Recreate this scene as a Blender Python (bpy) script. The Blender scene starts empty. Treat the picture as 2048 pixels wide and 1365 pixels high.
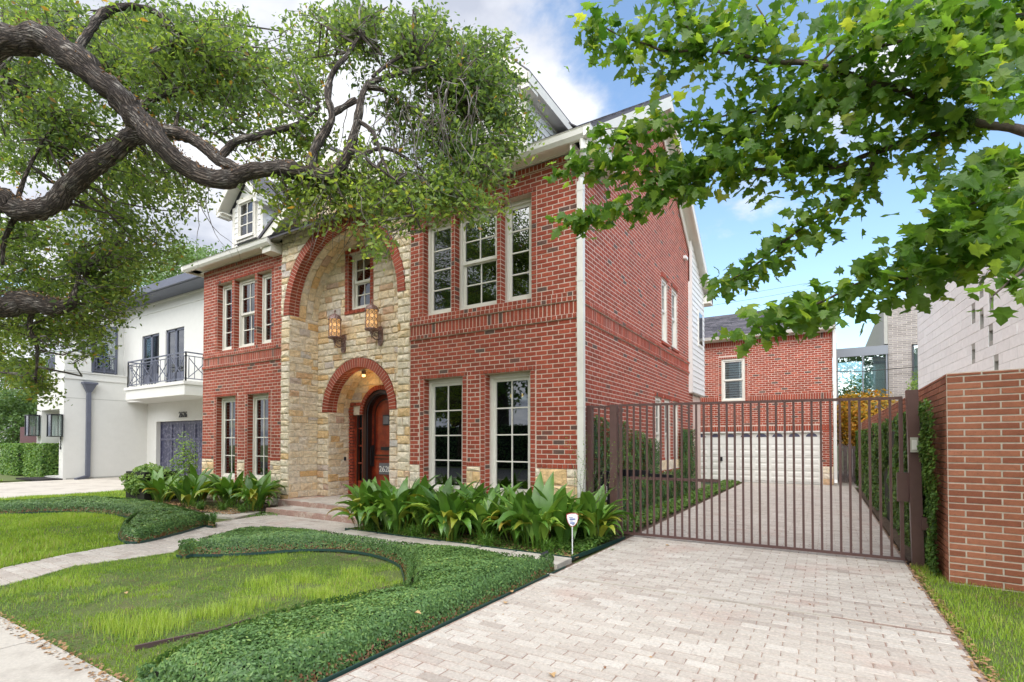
import bpy, math, random
import numpy as np
from mathutils import Vector, Matrix, noise
random.seed(7); rng=np.random.default_rng(7)
sc=bpy.context.scene
COL=sc.collection
R=math.radians
# ------------------------------------------------------------------ camera
CAM=(3.27,-7.28,1.40); YAW=R(31.5); PITCH=R(1.0); FPX=1021.0; PPX,PPY=1024.0,869.7
cd=bpy.data.cameras.new('camera'); cam=bpy.data.objects.new('camera',cd); COL.objects.link(cam)
cam.location=CAM; cam.rotation_euler=(R(90)+PITCH,0,YAW)
cd.sensor_width=36; cd.lens=36*FPX/2048; cd.shift_y=(PPY-682.5)/2048; cd.clip_end=2000; cd.clip_start=0.05
sc.camera=cam
# ------------------------------------------------------------------ view
sc.view_settings.view_transform='Standard'; sc.view_settings.look='None'; sc.view_settings.gamma=1
sc.view_settings.exposure=1.08
sc.view_settings.use_curve_mapping=False
sc.render.engine='CYCLES'
cy=sc.cycles
cy.max_bounces=7; cy.diffuse_bounces=4; cy.glossy_bounces=3; cy.transmission_bounces=4; cy.transparent_max_bounces=10
cy.sample_clamp_indirect=6; cy.use_denoising=True; cy.caustics_reflective=False; cy.caustics_refractive=False
# ------------------------------------------------------------------ world: Nishita sky with broken cloud
SUN_EL,SUN_AZ=R(50),R(165)      # azimuth clockwise from +Y
w=bpy.data.worlds.new('World'); sc.world=w; w.use_nodes=True
nt=w.node_tree; nt.nodes.clear()
def N(t,x=None,**k):
    n=nt.nodes.new(t)
    for a,b in k.items(): setattr(n,a,b)
    if x:
        for a,b in x.items(): n.inputs[a].default_value=b
    return n
def LK(a,b): nt.links.new(a,b)
out=N('ShaderNodeOutputWorld'); bg=N('ShaderNodeBackground',{'Strength':0.15})
sky=N('ShaderNodeTexSky',sky_type='NISHITA',sun_disc=False,sun_elevation=SUN_EL,sun_rotation=SUN_AZ,air_density=1.0,dust_density=1.5,ozone_density=1.5)
tc=N('ShaderNodeTexCoord')
sep=N('ShaderNodeSeparateXYZ'); LK(tc.outputs['Generated'],sep.inputs[0])
zz=N('ShaderNodeMath',{1:0.18},operation='ADD'); LK(sep.outputs['Z'],zz.inputs[0])
zm=N('ShaderNodeMath',{1:0.05},operation='MAXIMUM'); LK(zz.outputs[0],zm.inputs[0])
dx=N('ShaderNodeMath',operation='DIVIDE'); LK(sep.outputs['X'],dx.inputs[0]); LK(zm.outputs[0],dx.inputs[1])
dy=N('ShaderNodeMath',operation='DIVIDE'); LK(sep.outputs['Y'],dy.inputs[0]); LK(zm.outputs[0],dy.inputs[1])
cmb=N('ShaderNodeCombineXYZ'); LK(dx.outputs[0],cmb.inputs[0]); LK(dy.outputs[0],cmb.inputs[1])
n1=N('ShaderNodeTexNoise',{'Scale':1.15,'Detail':9,'Roughness':0.58,'Distortion':0.15}); LK(cmb.outputs[0],n1.inputs['Vector'])
# cloud cover thins out towards +X (the open blue right of the ridge)
cov=N('ShaderNodeMapRange',{'From Min':-0.52,'From Max':-0.20,'To Min':0.17,'To Max':-0.03}); 
covn=N('ShaderNodeMath',{1:0.25},operation='ADD'); LK(sep.outputs['X'],cov.inputs['Value'])
add=N('ShaderNodeMath',operation='ADD'); LK(n1.outputs['Fac'],add.inputs[0]); LK(cov.outputs[0],add.inputs[1])
cr=N('ShaderNodeMapRange',{'From Min':0.50,'From Max':0.60,'To Min':0.0,'To Max':1.0},interpolation_type='SMOOTHSTEP'); LK(add.outputs[0],cr.inputs['Value'])
n2=N('ShaderNodeTexNoise',{'Scale':2.2,'Detail':6,'Roughness':0.55}); LK(cmb.outputs[0],n2.inputs['Vector'])
ccr=N('ShaderNodeValToRGB'); ccr.color_ramp.elements[0].position=0.38; ccr.color_ramp.elements[0].color=(2.0,2.15,2.55,1)
ccr.color_ramp.elements[1].position=0.62; ccr.color_ramp.elements[1].color=(3.9,3.95,4.1,1); LK(n2.outputs['Fac'],ccr.inputs[0])
sm=N('ShaderNodeMix',data_type='RGBA',blend_type='MULTIPLY'); sm.inputs[0].default_value=1; LK(sky.outputs[0],sm.inputs[6]); sm.inputs[7].default_value=(1.0,1.05,1.03,1)
mx=N('ShaderNodeMix',data_type='RGBA'); LK(cr.outputs[0],mx.inputs[0]); LK(sm.outputs[2],mx.inputs[6]); LK(ccr.outputs[0],mx.inputs[7])
LK(mx.outputs[2],bg.inputs['Color']); LK(bg.outputs[0],out.inputs[0])
# ------------------------------------------------------------------ sun (soft: thin cloud over it)
sd=bpy.data.lights.new('sun','SUN'); sd.energy=2.5; sd.angle=R(95); sd.color=(1,0.95,0.87)
so=bpy.data.objects.new('sun',sd); COL.objects.link(so); so.location=(10,-10,20)
sv=Vector((math.sin(SUN_AZ)*math.cos(SUN_EL),math.cos(SUN_AZ)*math.cos(SUN_EL),math.sin(SUN_EL)))
so.rotation_euler=(-sv).to_track_quat('-Z','Y').to_euler()
# ------------------------------------------------------------------ survey helpers: sight lines of the photograph met with real planes
_r=np.array([math.cos(YAW),math.sin(YAW),0]); _f=np.array([-math.sin(YAW),math.cos(YAW),0]); _k=np.array([0,0,1.])
_fw=_f*math.cos(PITCH)+_k*math.sin(PITCH); _up=_k*math.cos(PITCH)-_f*math.sin(PITCH); _C=np.array(CAM)
def _ray(u,v): return _fw+_r*((u-PPX)/FPX)-_up*((v-PPY)/FPX)
def onaxis(u,v,ax,val):
    d=_ray(u,v); t=(val-_C[ax])/d[ax]; return _C+t*d
def G(u,v,z=0.0): p=onaxis(u,v,2,z); return (float(p[0]),float(p[1]))
def at(u,v,dist): return _C+_ray(u,v)*dist
def seen(p):
    d=np.asarray(p)-_C; w_=float(d@_fw)
    if w_<0.3: return None
    return (PPX+FPX*float(d@_r)/w_, PPY-FPX*float(d@_up)/w_, w_)
# ------------------------------------------------------------------ materials
MATS={}
def mat(name,base=(0.5,0.5,0.5),rough=0.7,metal=0.0,spec=0.5,noise_scale=0,noise_amt=0.0,bump=0.0,bump_scale=40,ramp=None,emit=None,emit_s=0,transl=0.0,alt=None,alt_scale=2.0,alt_lo=0.5,alt_hi=0.6,tint_amt=1.0,coat=0):
    m=bpy.data.materials.new(name); m.use_nodes=True; t=m.node_tree; ns=t.nodes; ns.clear()
    o=ns.new('ShaderNodeOutputMaterial'); b=ns.new('ShaderNodeBsdfPrincipled')
    b.inputs['Roughness'].default_value=rough; b.inputs['Metallic'].default_value=metal; b.inputs['Specular IOR Level'].default_value=spec
    if coat: b.inputs['Coat Weight'].default_value=coat
    tcn=ns.new('ShaderNodeTexCoord'); geo=ns.new('ShaderNodeNewGeometry')
    col=None
    if ramp:
        a=ns.new('ShaderNodeAttribute'); a.attribute_name='tint'
        rp=ns.new('ShaderNodeValToRGB'); e=rp.color_ramp.elements
        e[0].position=ramp[0][0]; e[0].color=(*ramp[0][1],1); e[1].position=ramp[-1][0]; e[1].color=(*ramp[-1][1],1)
        for p,c in ramp[1:-1]:
            x=e.new(p); x.color=(*c,1)
        t.links.new(a.outputs['Fac'],rp.inputs[0]); col=rp.outputs[0]
    else:
        rgb=ns.new('ShaderNodeRGB'); rgb.outputs[0].default_value=(*base,1); col=rgb.outputs[0]
    if alt:
        nz=ns.new('ShaderNodeTexNoise'); nz.inputs['Scale'].default_value=alt_scale; nz.inputs['Detail'].default_value=5; nz.inputs['Roughness'].default_value=0.65
        t.links.new(geo.outputs['Position'],nz.inputs['Vector'])
        mr=ns.new('ShaderNodeMapRange'); mr.inputs['From Min'].default_value=alt_lo; mr.inputs['From Max'].default_value=alt_hi
        t.links.new(nz.outputs['Fac'],mr.inputs['Value'])
        mxx=ns.new('ShaderNodeMix'); mxx.data_type='RGBA'; t.links.new(mr.outputs[0],mxx.inputs[0]); t.links.new(col,mxx.inputs[6]); mxx.inputs[7].default_value=(*alt,1)
        col=mxx.outputs[2]
    if noise_amt:
        nz=ns.new('ShaderNodeTexNoise'); nz.inputs['Scale'].default_value=noise_scale; nz.inputs['Detail'].default_value=6; nz.inputs['Roughness'].default_value=0.7
        t.links.new(geo.outputs['Position'],nz.inputs['Vector'])
        mr=ns.new('ShaderNodeMapRange'); mr.inputs['From Min'].default_value=0.3; mr.inputs['From Max'].default_value=0.7
        mr.inputs['To Min'].default_value=1-noise_amt; mr.inputs['To Max'].default_value=1+noise_amt
        t.links.new(nz.outputs['Fac'],mr.inputs['Value'])
        vm=ns.new('ShaderNodeVectorMath'); vm.operation='SCALE'; t.links.new(col,vm.inputs[0]); t.links.new(mr.outputs[0],vm.inputs['Scale']); col=vm.outputs[0]
    t.links.new(col,b.inputs['Base Color'])
    if bump:
        nz=ns.new('ShaderNodeTexNoise'); nz.inputs['Scale'].default_value=bump_scale; nz.inputs['Detail'].default_value=6; nz.inputs['Roughness'].default_value=0.65
        t.links.new(geo.outputs['Position'],nz.inputs['Vector'])
        bp=ns.new('ShaderNodeBump'); bp.inputs['Strength'].default_value=1.0; bp.inputs['Distance'].default_value=bump
        t.links.new(nz.outputs['Fac'],bp.inputs['Height']); t.links.new(bp.outputs[0],b.inputs['Normal'])
    if emit:
        b.inputs['Emission Color'].default_value=(*emit,1); b.inputs['Emission Strength'].default_value=emit_s
    surf=b.outputs[0]
    if transl:
        tr=ns.new('ShaderNodeBsdfTranslucent'); vs=ns.new('ShaderNodeVectorMath'); vs.operation='MULTIPLY'; t.links.new(col,vs.inputs[0]); vs.inputs[1].default_value=(1.6,1.5,0.7)
        t.links.new(vs.outputs[0],tr.inputs[0]); ms=ns.new('ShaderNodeMixShader'); ms.inputs[0].default_value=transl
        t.links.new(b.outputs[0],ms.inputs[1]); t.links.new(tr.outputs[0],ms.inputs[2]); surf=ms.outputs[0]
    t.links.new(surf,o.inputs[0]); MATS[name]=m; return m
def glass_mat(name,tint=(0.6,0.65,0.65),refl=0.10,rough=0.0):
    m=bpy.data.materials.new(name); m.use_nodes=True; t=m.node_tree; ns=t.nodes; ns.clear()
    o=ns.new('ShaderNodeOutputMaterial'); tr=ns.new('ShaderNodeBsdfTransparent'); tr.inputs[0].default_value=(*tint,1)
    gl=ns.new('ShaderNodeBsdfGlossy'); gl.inputs['Roughness'].default_value=rough; gl.inputs['Color'].default_value=(0.95,0.97,1,1)
    fr=ns.new('ShaderNodeFresnel'); fr.inputs['IOR'].default_value=1.5
    mr=ns.new('ShaderNodeMapRange'); mr.inputs['From Min'].default_value=0.04; mr.inputs['From Max'].default_value=1; mr.inputs['To Min'].default_value=refl; mr.inputs['To Max'].default_value=1
    t.links.new(fr.outputs[0],mr.inputs['Value'])
    ms=ns.new('ShaderNodeMixShader'); t.links.new(mr.outputs[0],ms.inputs[0]); t.links.new(tr.outputs[0],ms.inputs[1]); t.links.new(gl.outputs[0],ms.inputs[2]); t.links.new(ms.outputs[0],o.inputs[0])
    MATS[name]=m; return m
mat('brick',ramp=[(0,(0.12,0.07,0.055)),(0.10,(0.25,0.055,0.028)),(0.5,(0.315,0.056,0.029)),(1,(0.41,0.088,0.046))],rough=0.85,alt=(0.26,0.060,0.034),alt_scale=1.3,alt_lo=0.52,alt_hi=0.75,noise_scale=30,noise_amt=0.28,bump=0.003,bump_scale=120)
mat('mortar',(0.64,0.49,0.41),0.9,noise_scale=20,noise_amt=0.15,bump=0.002,bump_scale=150)
mat('stone',ramp=[(0,(0.78,0.69,0.57)),(0.45,(0.82,0.70,0.52)),(0.7,(0.80,0.60,0.36)),(0.88,(0.72,0.46,0.21)),(0.94,(0.60,0.43,0.34)),(1,(0.60,0.57,0.54))],rough=0.9,alt=(0.66,0.46,0.22),alt_scale=5.5,alt_lo=0.57,alt_hi=0.78,noise_scale=13,noise_amt=0.26,bump=0.035,bump_scale=13)
mat('stone_mortar',(0.70,0.62,0.50),0.9,noise_scale=20,noise_amt=0.2,bump=0.004,bump_scale=90)
mat('trim',(0.74,0.71,0.64),0.55,noise_scale=3,noise_amt=0.05)
mat('siding',(0.76,0.75,0.72),0.55,noise_scale=4,noise_amt=0.05)
mat('gutter',(0.74,0.72,0.67),0.4,noise_scale=2.5,noise_amt=0.08)
mat('shingle',ramp=[(0,(0.05,0.05,0.06)),(1,(0.15,0.14,0.16))],rough=0.95,noise_scale=60,noise_amt=0.3)
mat('paver',ramp=[(0,(0.36,0.31,0.27)),(0.3,(0.43,0.38,0.335)),(0.6,(0.48,0.435,0.385)),(1,(0.54,0.50,0.45))],rough=0.92,alt=(0.44,0.30,0.25),alt_scale=0.9,alt_lo=0.55,alt_hi=0.85,noise_scale=45,noise_amt=0.22,bump=0.004,bump_scale=70)
mat('joint',(0.27,0.19,0.155),0.95,alt=(0.36,0.28,0.22),alt_scale=6,noise_scale=60,noise_amt=0.3)
mat('step_mat',(0.42,0.27,0.22),0.9,alt=(0.56,0.46,0.38),alt_scale=4,noise_scale=35,noise_amt=0.25,bump=0.004,bump_scale=60)
mat('concrete',(0.50,0.46,0.40),0.9,alt=(0.40,0.36,0.31),alt_scale=1.5,noise_scale=50,noise_amt=0.12,bump=0.002,bump_scale=90)
mat('asphalt',(0.06,0.06,0.06),0.9,noise_scale=80,noise_amt=0.3)
mat('soil',(0.075,0.05,0.032),0.98,alt=(0.13,0.095,0.06),alt_scale=18,noise_scale=60,noise_amt=0.4,bump=0.01,bump_scale=40)
mat('lawn_soil',(0.10,0.13,0.035),0.98,alt=(0.13,0.10,0.05),alt_scale=2.4,alt_lo=0.55,alt_hi=0.68,noise_scale=60,noise_amt=0.4,bump=0.01,bump_scale=40)
mat('mulch',(0.02,0.017,0.017),0.98,noise_scale=80,noise_amt=0.5,bump=0.02,bump_scale=50)
mat('stucco',(0.64,0.635,0.60),0.9,noise_scale=5,noise_amt=0.03,bump=0.002,bump_scale=120)
mat('stucco_grey',(0.36,0.36,0.33),0.9,noise_scale=8,noise_amt=0.1)
mat('dark_metal',(0.035,0.038,0.045),0.45)
mat('blue_grey',(0.11,0.12,0.16),0.5,noise_scale=5,noise_amt=0.1)
mat('gate_paint',(0.115,0.062,0.055),0.42,spec=0.6,noise_scale=12,noise_amt=0.12)
mat('black_plastic',(0.015,0.016,0.02),0.35)
mat('keypad',(0.52,0.51,0.45),0.5)
mat('wood_door',(0.17,0.018,0.008),0.28,alt=(0.34,0.055,0.014),alt_scale=3,alt_lo=0.42,alt_hi=0.7,noise_scale=18,noise_amt=0.25,coat=0.6)
mat('wood_dark',(0.03,0.010,0.007),0.35,coat=0.4)
mat('garage_blue',(0.05,0.052,0.10),0.45,alt=(0.16,0.16,0.22),alt_scale=9,noise_scale=30,noise_amt=0.3,coat=0.3)
mat('white_paint',(0.80,0.79,0.75),0.45,noise_scale=3,noise_amt=0.04)
mat('reflector',(0.1,0.1,0.16),0.3)
mat('bronze',(0.20,0.12,0.10),0.5,metal=0.3,alt=(0.42,0.30,0.30),alt_scale=25)
mat('amber',(0.85,0.45,0.2),0.4,alt=(0.9,0.6,0.3),alt_scale=18,emit=(1.0,0.58,0.22),emit_s=0.25)
mat('lamp_glow',(0.9,0.6,0.2),0.5,emit=(1.0,0.62,0.2),emit_s=1.6)
mat('lamp_shade',(0.8,0.45,0.12),0.5,emit=(1.0,0.5,0.13),emit_s=1.2)
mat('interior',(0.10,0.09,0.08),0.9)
mat('blind',(0.85,0.85,0.84),0.6)
mat('curtain',(0.55,0.66,0.62),0.9)
mat('norman_brick',ramp=[(0,(0.27,0.088,0.048)),(0.5,(0.36,0.13,0.07)),(1,(0.44,0.175,0.10))],rough=0.85,alt=(0.15,0.05,0.035),alt_scale=60,alt_lo=0.6,alt_hi=0.72,noise_scale=20,noise_amt=0.15,bump=0.004,bump_scale=90)
mat('grey_mortar',(0.62,0.56,0.48),0.9,noise_scale=20,noise_amt=0.15)
mat('pale_block',ramp=[(0,(0.80,0.80,0.80)),(1,(0.88,0.88,0.88))],rough=0.85,noise_scale=9,noise_amt=0.07)
mat('grey_brick',ramp=[(0,(0.22,0.20,0.19)),(1,(0.36,0.33,0.32))],rough=0.9,noise_scale=20,noise_amt=0.12)
mat('bark',(0.155,0.12,0.095),0.98,alt=(0.34,0.31,0.27),alt_scale=7,alt_lo=0.48,alt_hi=0.68,noise_scale=40,noise_amt=0.45,bump=0.01,bump_scale=60)
mat('bark_rust',(0.10,0.042,0.02),0.98,noise_scale=40,noise_amt=0.5)
mat('twig',(0.10,0.08,0.068),0.95,alt=(0.30,0.28,0.26),alt_scale=5,alt_lo=0.5,alt_hi=0.65)
mat('maple_bark',(0.10,0.075,0.06),0.9,noise_scale=30,noise_amt=0.3,bump=0.005,bump_scale=60)
mat('oak_leaf',ramp=[(0,(0.065,0.12,0.042)),(0.5,(0.18,0.28,0.085)),(0.85,(0.32,0.42,0.10)),(0.95,(0.33,0.38,0.09)),(1,(0.36,0.22,0.06))],rough=0.42,transl=0.6)
mat('maple_leaf',ramp=[(0,(0.055,0.15,0.022)),(0.5,(0.135,0.255,0.045)),(0.8,(0.23,0.35,0.05)),(1,(0.34,0.40,0.07))],rough=0.38,transl=0.62,noise_scale=25,noise_amt=0.15)
mat('jasmine_leaf',ramp=[(0,(0.05,0.11,0.035)),(0.5,(0.13,0.25,0.075)),(0.85,(0.25,0.38,0.10)),(0.97,(0.36,0.42,0.12)),(1,(0.26,0.13,0.06))],rough=0.42,transl=0.25,spec=0.5)
mat('fig_leaf',ramp=[(0,(0.025,0.065,0.018)),(0.5,(0.10,0.21,0.04)),(0.85,(0.21,0.34,0.06)),(1,(0.20,0.15,0.06))],rough=0.45,transl=0.2)
mat('aspidistra',ramp=[(0,(0.035,0.10,0.02)),(0.5,(0.12,0.26,0.035)),(0.8,(0.24,0.38,0.055)),(0.93,(0.33,0.33,0.04)),(1,(0.42,0.22,0.06))],rough=0.33,transl=0.18,noise_scale=10,noise_amt=0.2,spec=0.6)
mat('grass_leaf',ramp=[(0,(0.07,0.15,0.02)),(0.4,(0.21,0.36,0.03)),(0.75,(0.36,0.52,0.05)),(0.93,(0.48,0.55,0.13)),(1,(0.42,0.34,0.18))],rough=0.55,transl=0.3)
mat('shrub_leaf',ramp=[(0,(0.04,0.10,0.02)),(0.5,(0.12,0.24,0.045)),(1,(0.27,0.40,0.09))],rough=0.5,transl=0.3)
mat('far_leaf',ramp=[(0,(0.05,0.10,0.03)),(1,(0.16,0.26,0.08))],rough=0.6,transl=0.3)
mat('autumn_leaf',ramp=[(0,(0.10,0.14,0.02)),(0.45,(0.45,0.30,0.02)),(1,(0.58,0.20,0.03))],rough=0.55,transl=0.3)
mat('dry_leaf',ramp=[(0,(0.20,0.09,0.04)),(1,(0.5,0.33,0.16))],rough=0.8)
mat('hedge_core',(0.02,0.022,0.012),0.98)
mat('edging',(0.022,0.06,0.05),0.45)
mat('lead_edging',(0.10,0.06,0.06),0.6)
mat('old_wood',(0.16,0.13,0.125),0.9,noise_scale=12,noise_amt=0.4)
mat('red_wood',(0.10,0.045,0.05),0.8,noise_scale=12,noise_amt=0.2)
mat('wire',(0.02,0.02,0.02),0.6)
mat('steel_grey',(0.20,0.22,0.25),0.5)
mat('sign_white',(0.82,0.82,0.84),0.35)
mat('sign_blue',(0.05,0.12,0.38),0.35)
mat('sign_red',(0.35,0.05,0.05),0.35)
mat('number_plate',(0.20,0.21,0.24),0.35,metal=0.5)
mat('number_pale',(0.75,0.75,0.72),0.4)
mat('wet_mat',(0.03,0.035,0.06),0.9)
mat('moss',(0.23,0.27,0.22),0.95)
mat('shingle_far',(0.14,0.135,0.15),0.95,noise_scale=8,noise_amt=0.3)
def furrow(name,su=15.0,sl=2.4,dark=(0.03,0.022,0.018),depth=0.018):
    m=MATS[name]; t=m.node_tree; ns=t.nodes; b=[x for x in ns if x.type=='BSDF_PRINCIPLED'][0]
    a=ns.new('ShaderNodeAttribute'); a.attribute_name='barkco'; mp_=ns.new('ShaderNodeMapping'); mp_.inputs['Scale'].default_value=(su,su,sl); t.links.new(a.outputs['Vector'],mp_.inputs['Vector'])
    nz=ns.new('ShaderNodeTexNoise'); nz.inputs['Scale'].default_value=1.6; nz.inputs['Detail'].default_value=4; t.links.new(mp_.outputs[0],nz.inputs['Vector'])
    va=ns.new('ShaderNodeVectorMath'); va.operation='MULTIPLY_ADD'; va.inputs[1].default_value=(0.9,0.9,0.9); t.links.new(nz.outputs['Color'],va.inputs[0]); t.links.new(mp_.outputs[0],va.inputs[2])
    v=ns.new('ShaderNodeTexVoronoi'); v.feature='DISTANCE_TO_EDGE'; v.inputs['Scale'].default_value=2.6; t.links.new(va.outputs[0],v.inputs['Vector'])
    mr=ns.new('ShaderNodeMapRange'); mr.inputs['From Min'].default_value=0.0; mr.inputs['From Max'].default_value=0.30; t.links.new(v.outputs['Distance'],mr.inputs['Value'])
    old=b.inputs['Base Color'].links[0].from_socket; mx_=ns.new('ShaderNodeMix'); mx_.data_type='RGBA'; t.links.new(mr.outputs[0],mx_.inputs[0]); mx_.inputs[6].default_value=(*dark,1); t.links.new(old,mx_.inputs[7]); t.links.new(mx_.outputs[2],b.inputs['Base Color'])  # crevice shade put into the colour, since the bump alone hardly shows
    bp=ns.new('ShaderNodeBump'); bp.inputs['Distance'].default_value=depth; bp.inputs['Strength'].default_value=1; t.links.new(mr.outputs[0],bp.inputs['Height'])
    if b.inputs['Normal'].links: t.links.new(b.inputs['Normal'].links[0].from_socket,bp.inputs['Normal'])
    t.links.new(bp.outputs[0],b.inputs['Normal'])
furrow('bark')
glass_mat('glass',(0.42,0.46,0.46),0.16)
glass_mat('glass_clear',(0.75,0.85,0.85),0.22)
# ------------------------------------------------------------------ object helpers
def link(name,me,parent=None,m=None):
    o=bpy.data.objects.new(name,me); COL.objects.link(o)
    if parent is not None:
        o.parent=parent; o.matrix_parent_inverse=Matrix.Translation(-parent_world(parent))
    return o
def parent_world(p):
    v=Vector(p.location)
    q=p.parent
    if q is not None and q.type=='EMPTY' : pass
    return WL.get(p.name,v)
WL={}
def thing(name,label,cat,loc=(0,0,0),group=None):
    o=bpy.data.objects.new(name,None); COL.objects.link(o); o.empty_display_size=0.2; o.location=loc; WL[o.name]=Vector(loc)
    o['label']=label; o['category']=cat
    if group: o['group']=group
    return o
def tag(o,label=None,cat=None,group=None,kind=None):
    if label: o['label']=label
    if cat: o['category']=cat
    if group: o['group']=group
    if kind: o['kind']=kind
    return o
class MB:
    """collects geometry in world coordinates; build() makes ONE mesh object"""
    def __init__(s): s.v=[];s.f=[];s.t=[];s.mi=[];s.bc=[]
    def add(s,vs,fs,t=0.5,mi=0):
        b=len(s.v); s.v.extend([tuple(map(float,q)) for q in vs]); s.f.extend([tuple(i+b for i in f) for f in fs]); s.t.extend([t]*len(fs)); s.mi.extend([mi]*len(fs)); return s
    def box(s,a,b,t=0.5,mi=0):
        x0,y0,z0=a;x1,y1,z1=b
        return s.add([(x0,y0,z0),(x1,y0,z0),(x1,y1,z0),(x0,y1,z0),(x0,y0,z1),(x1,y0,z1),(x1,y1,z1),(x0,y1,z1)],
          [(0,3,2,1),(4,5,6,7),(0,1,5,4),(1,2,6,5),(2,3,7,6),(3,0,4,7)],t,mi)
    def quad(s,a,b,c,d,t=0.5,mi=0): return s.add([a,b,c,d],[(0,1,2,3)],t,mi)
    def prism(s,poly,z0,z1,t=0.5):
        n=len(poly); vs=[(x,y,z0) for x,y in poly]+[(x,y,z1) for x,y in poly]
        return s.add(vs,[tuple(range(n))[::-1],tuple(range(n,2*n))]+[(i,(i+1)%n,n+(i+1)%n,n+i) for i in range(n)],t)
    def extr(s,poly,vec,t=0.5):
        """poly: 3D points, extruded along vec"""
        n=len(poly); p2=[(a[0]+vec[0],a[1]+vec[1],a[2]+vec[2]) for a in poly]
        return s.add(list(poly)+p2,[tuple(range(n))[::-1],tuple(range(n,2*n))]+[(i,(i+1)%n,n+(i+1)%n,n+i) for i in range(n)],t)
    def bar(s,a,b,w,h=None,t=0.5,up=(0,0,1)):
        h=h or w; a=Vector(a);b=Vector(b);d=(b-a).normalized(); up=Vector(up)
        if abs(d.dot(up))>0.98: up=Vector((1,0,0))
        x=d.cross(up).normalized()*w/2; y=x.cross(d).normalized()*h/2
        vs=[p+sx*x+sy*y for p in (a,b) for sx,sy in ((-1,-1),(1,-1),(1,1),(-1,1))]
        return s.add(vs,[(3,2,1,0),(4,5,6,7),(0,1,5,4),(1,2,6,5),(2,3,7,6),(3,0,4,7)],t)
    def tube(s,pts,rad,n=8,t=0.5,wob=0,cap=True):
        P=[Vector(p) for p in pts]; m=len(P)
        rr=rad if hasattr(rad,'__len__') else [rad]*m
        prev=None; vs=[]
        for i in range(m):
            d=(P[min(i+1,m-1)]-P[max(i-1,0)]).normalized()
            if prev is None:
                a=d.orthogonal().normalized()
            else:
                a=(prev-d*prev.dot(d)).normalized()
            prev=a; b=d.cross(a)
            for k in range(n):
                an=2*math.pi*k/n
                q=P[i]+(a*math.cos(an)+b*math.sin(an))*rr[i]
                if wob: q+= (a*math.cos(an)+b*math.sin(an))*rr[i]*wob*noise.noise(q*4.0/max(rr[i]*6,0.3))
                vs.append(q)
        if s.bc is not None and not s.v or s.bc:
            L_=random.uniform(0,50)
            for i in range(m):
                if i: L_+=(P[i]-P[i-1]).length
                for k in range(n):
                    an=2*math.pi*k/n; s.bc.append((math.cos(an)*rr[i],math.sin(an)*rr[i],L_))
        fs=[(i*n+k,i*n+(k+1)%n,(i+1)*n+(k+1)%n,(i+1)*n+k) for i in range(m-1) for k in range(n)]
        if cap: fs+= [tuple(range(n))[::-1],tuple((m-1)*n+k for k in range(n))]
        return s.add(vs,fs,t)
    def mesh(s,name,*ms,smooth=False):
        me=bpy.data.meshes.new(name); me.from_pydata(s.v,[],s.f)
        for m in ms: me.materials.append(MATS[m])
        if s.t:
            a=me.attributes.new('tint','FLOAT','FACE'); a.data.foreach_set('value',np.array(s.t,dtype=np.float32))
        if s.bc and len(s.bc)==len(s.v):
            a=me.attributes.new('barkco','FLOAT_VECTOR','POINT'); a.data.foreach_set('vector',np.array(s.bc,dtype=np.float32).ravel())
        if len(ms)>1: me.polygons.foreach_set('material_index',np.array(s.mi,dtype=np.int32))
        if smooth: me.polygons.foreach_set('use_smooth',np.ones(len(s.f),dtype=bool))
        me.update(); return me
    def build(s,name,m,parent=None,smooth=False):
        ms=m if isinstance(m,(tuple,list)) else (m,)
        return link(name,s.mesh(name,*ms,smooth=smooth),parent)
def structure(name,mb,m):
    o=mb.build(name,m); o['kind']='structure'; return o
def inst(name,V,F,pos,mats,tint,m,parent=None,smooth=False):
    """V (k,3), F (nf,c) template; pos (n,3); mats (n,3,3) columns = axes; tint (n,) -> one joined mesh"""
    n=len(pos); k=len(V); nf,c=F.shape
    W=np.einsum('nij,kj->nki',mats,V)+pos[:,None,:]
    W=W.reshape(-1,3).astype(np.float32)
    FF=(F[None]+ (np.arange(n)*k)[:,None,None]).reshape(-1).astype(np.int32)
    me=bpy.data.meshes.new(name); me.vertices.add(n*k); me.vertices.foreach_set('co',W.reshape(-1))
    me.loops.add(len(FF)); me.loops.foreach_set('vertex_index',FF)
    me.polygons.add(n*nf); me.polygons.foreach_set('loop_start',np.arange(0,n*nf*c,c,dtype=np.int32)); me.polygons.foreach_set('loop_total',np.full(n*nf,c,dtype=np.int32))
    if smooth: me.polygons.foreach_set('use_smooth',np.ones(n*nf,dtype=bool))
    a=me.attributes.new('tint','FLOAT','FACE'); a.data.foreach_set('value',np.repeat(np.clip(tint,0,1),nf).astype(np.float32))
    me.materials.append(MATS[m]); me.update(calc_edges=True)
    return link(name,me,parent)
def rand_frames(n,up_bias=0.0,size=None,nrm=None,spread=1.0):
    """random orthonormal frames; third column = leaf normal, biased to nrm or +Z"""
    a=rng.normal(size=(n,3)); a/=np.linalg.norm(a,axis=1)[:,None]
    base=np.array([0,0,1.]) if nrm is None else nrm
    z=a*spread+base*up_bias; z/=np.linalg.norm(z,axis=1)[:,None]
    b=rng.normal(size=(n,3)); x=b-(b*z).sum(1)[:,None]*z; x/=np.linalg.norm(x,axis=1)[:,None]
    y=np.cross(z,x); M=np.stack([x,y,z],axis=2)
    if size is not None: M=M*np.asarray(size)[:,None,None]
    return M
LEAF_V=np.array([[-0.5,0,0],[-0.12,0.22,0.06],[0.5,0,0.0],[-0.12,-0.22,0.06]]); LEAF_F=np.array([[0,1,2],[0,2,3]])
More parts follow.
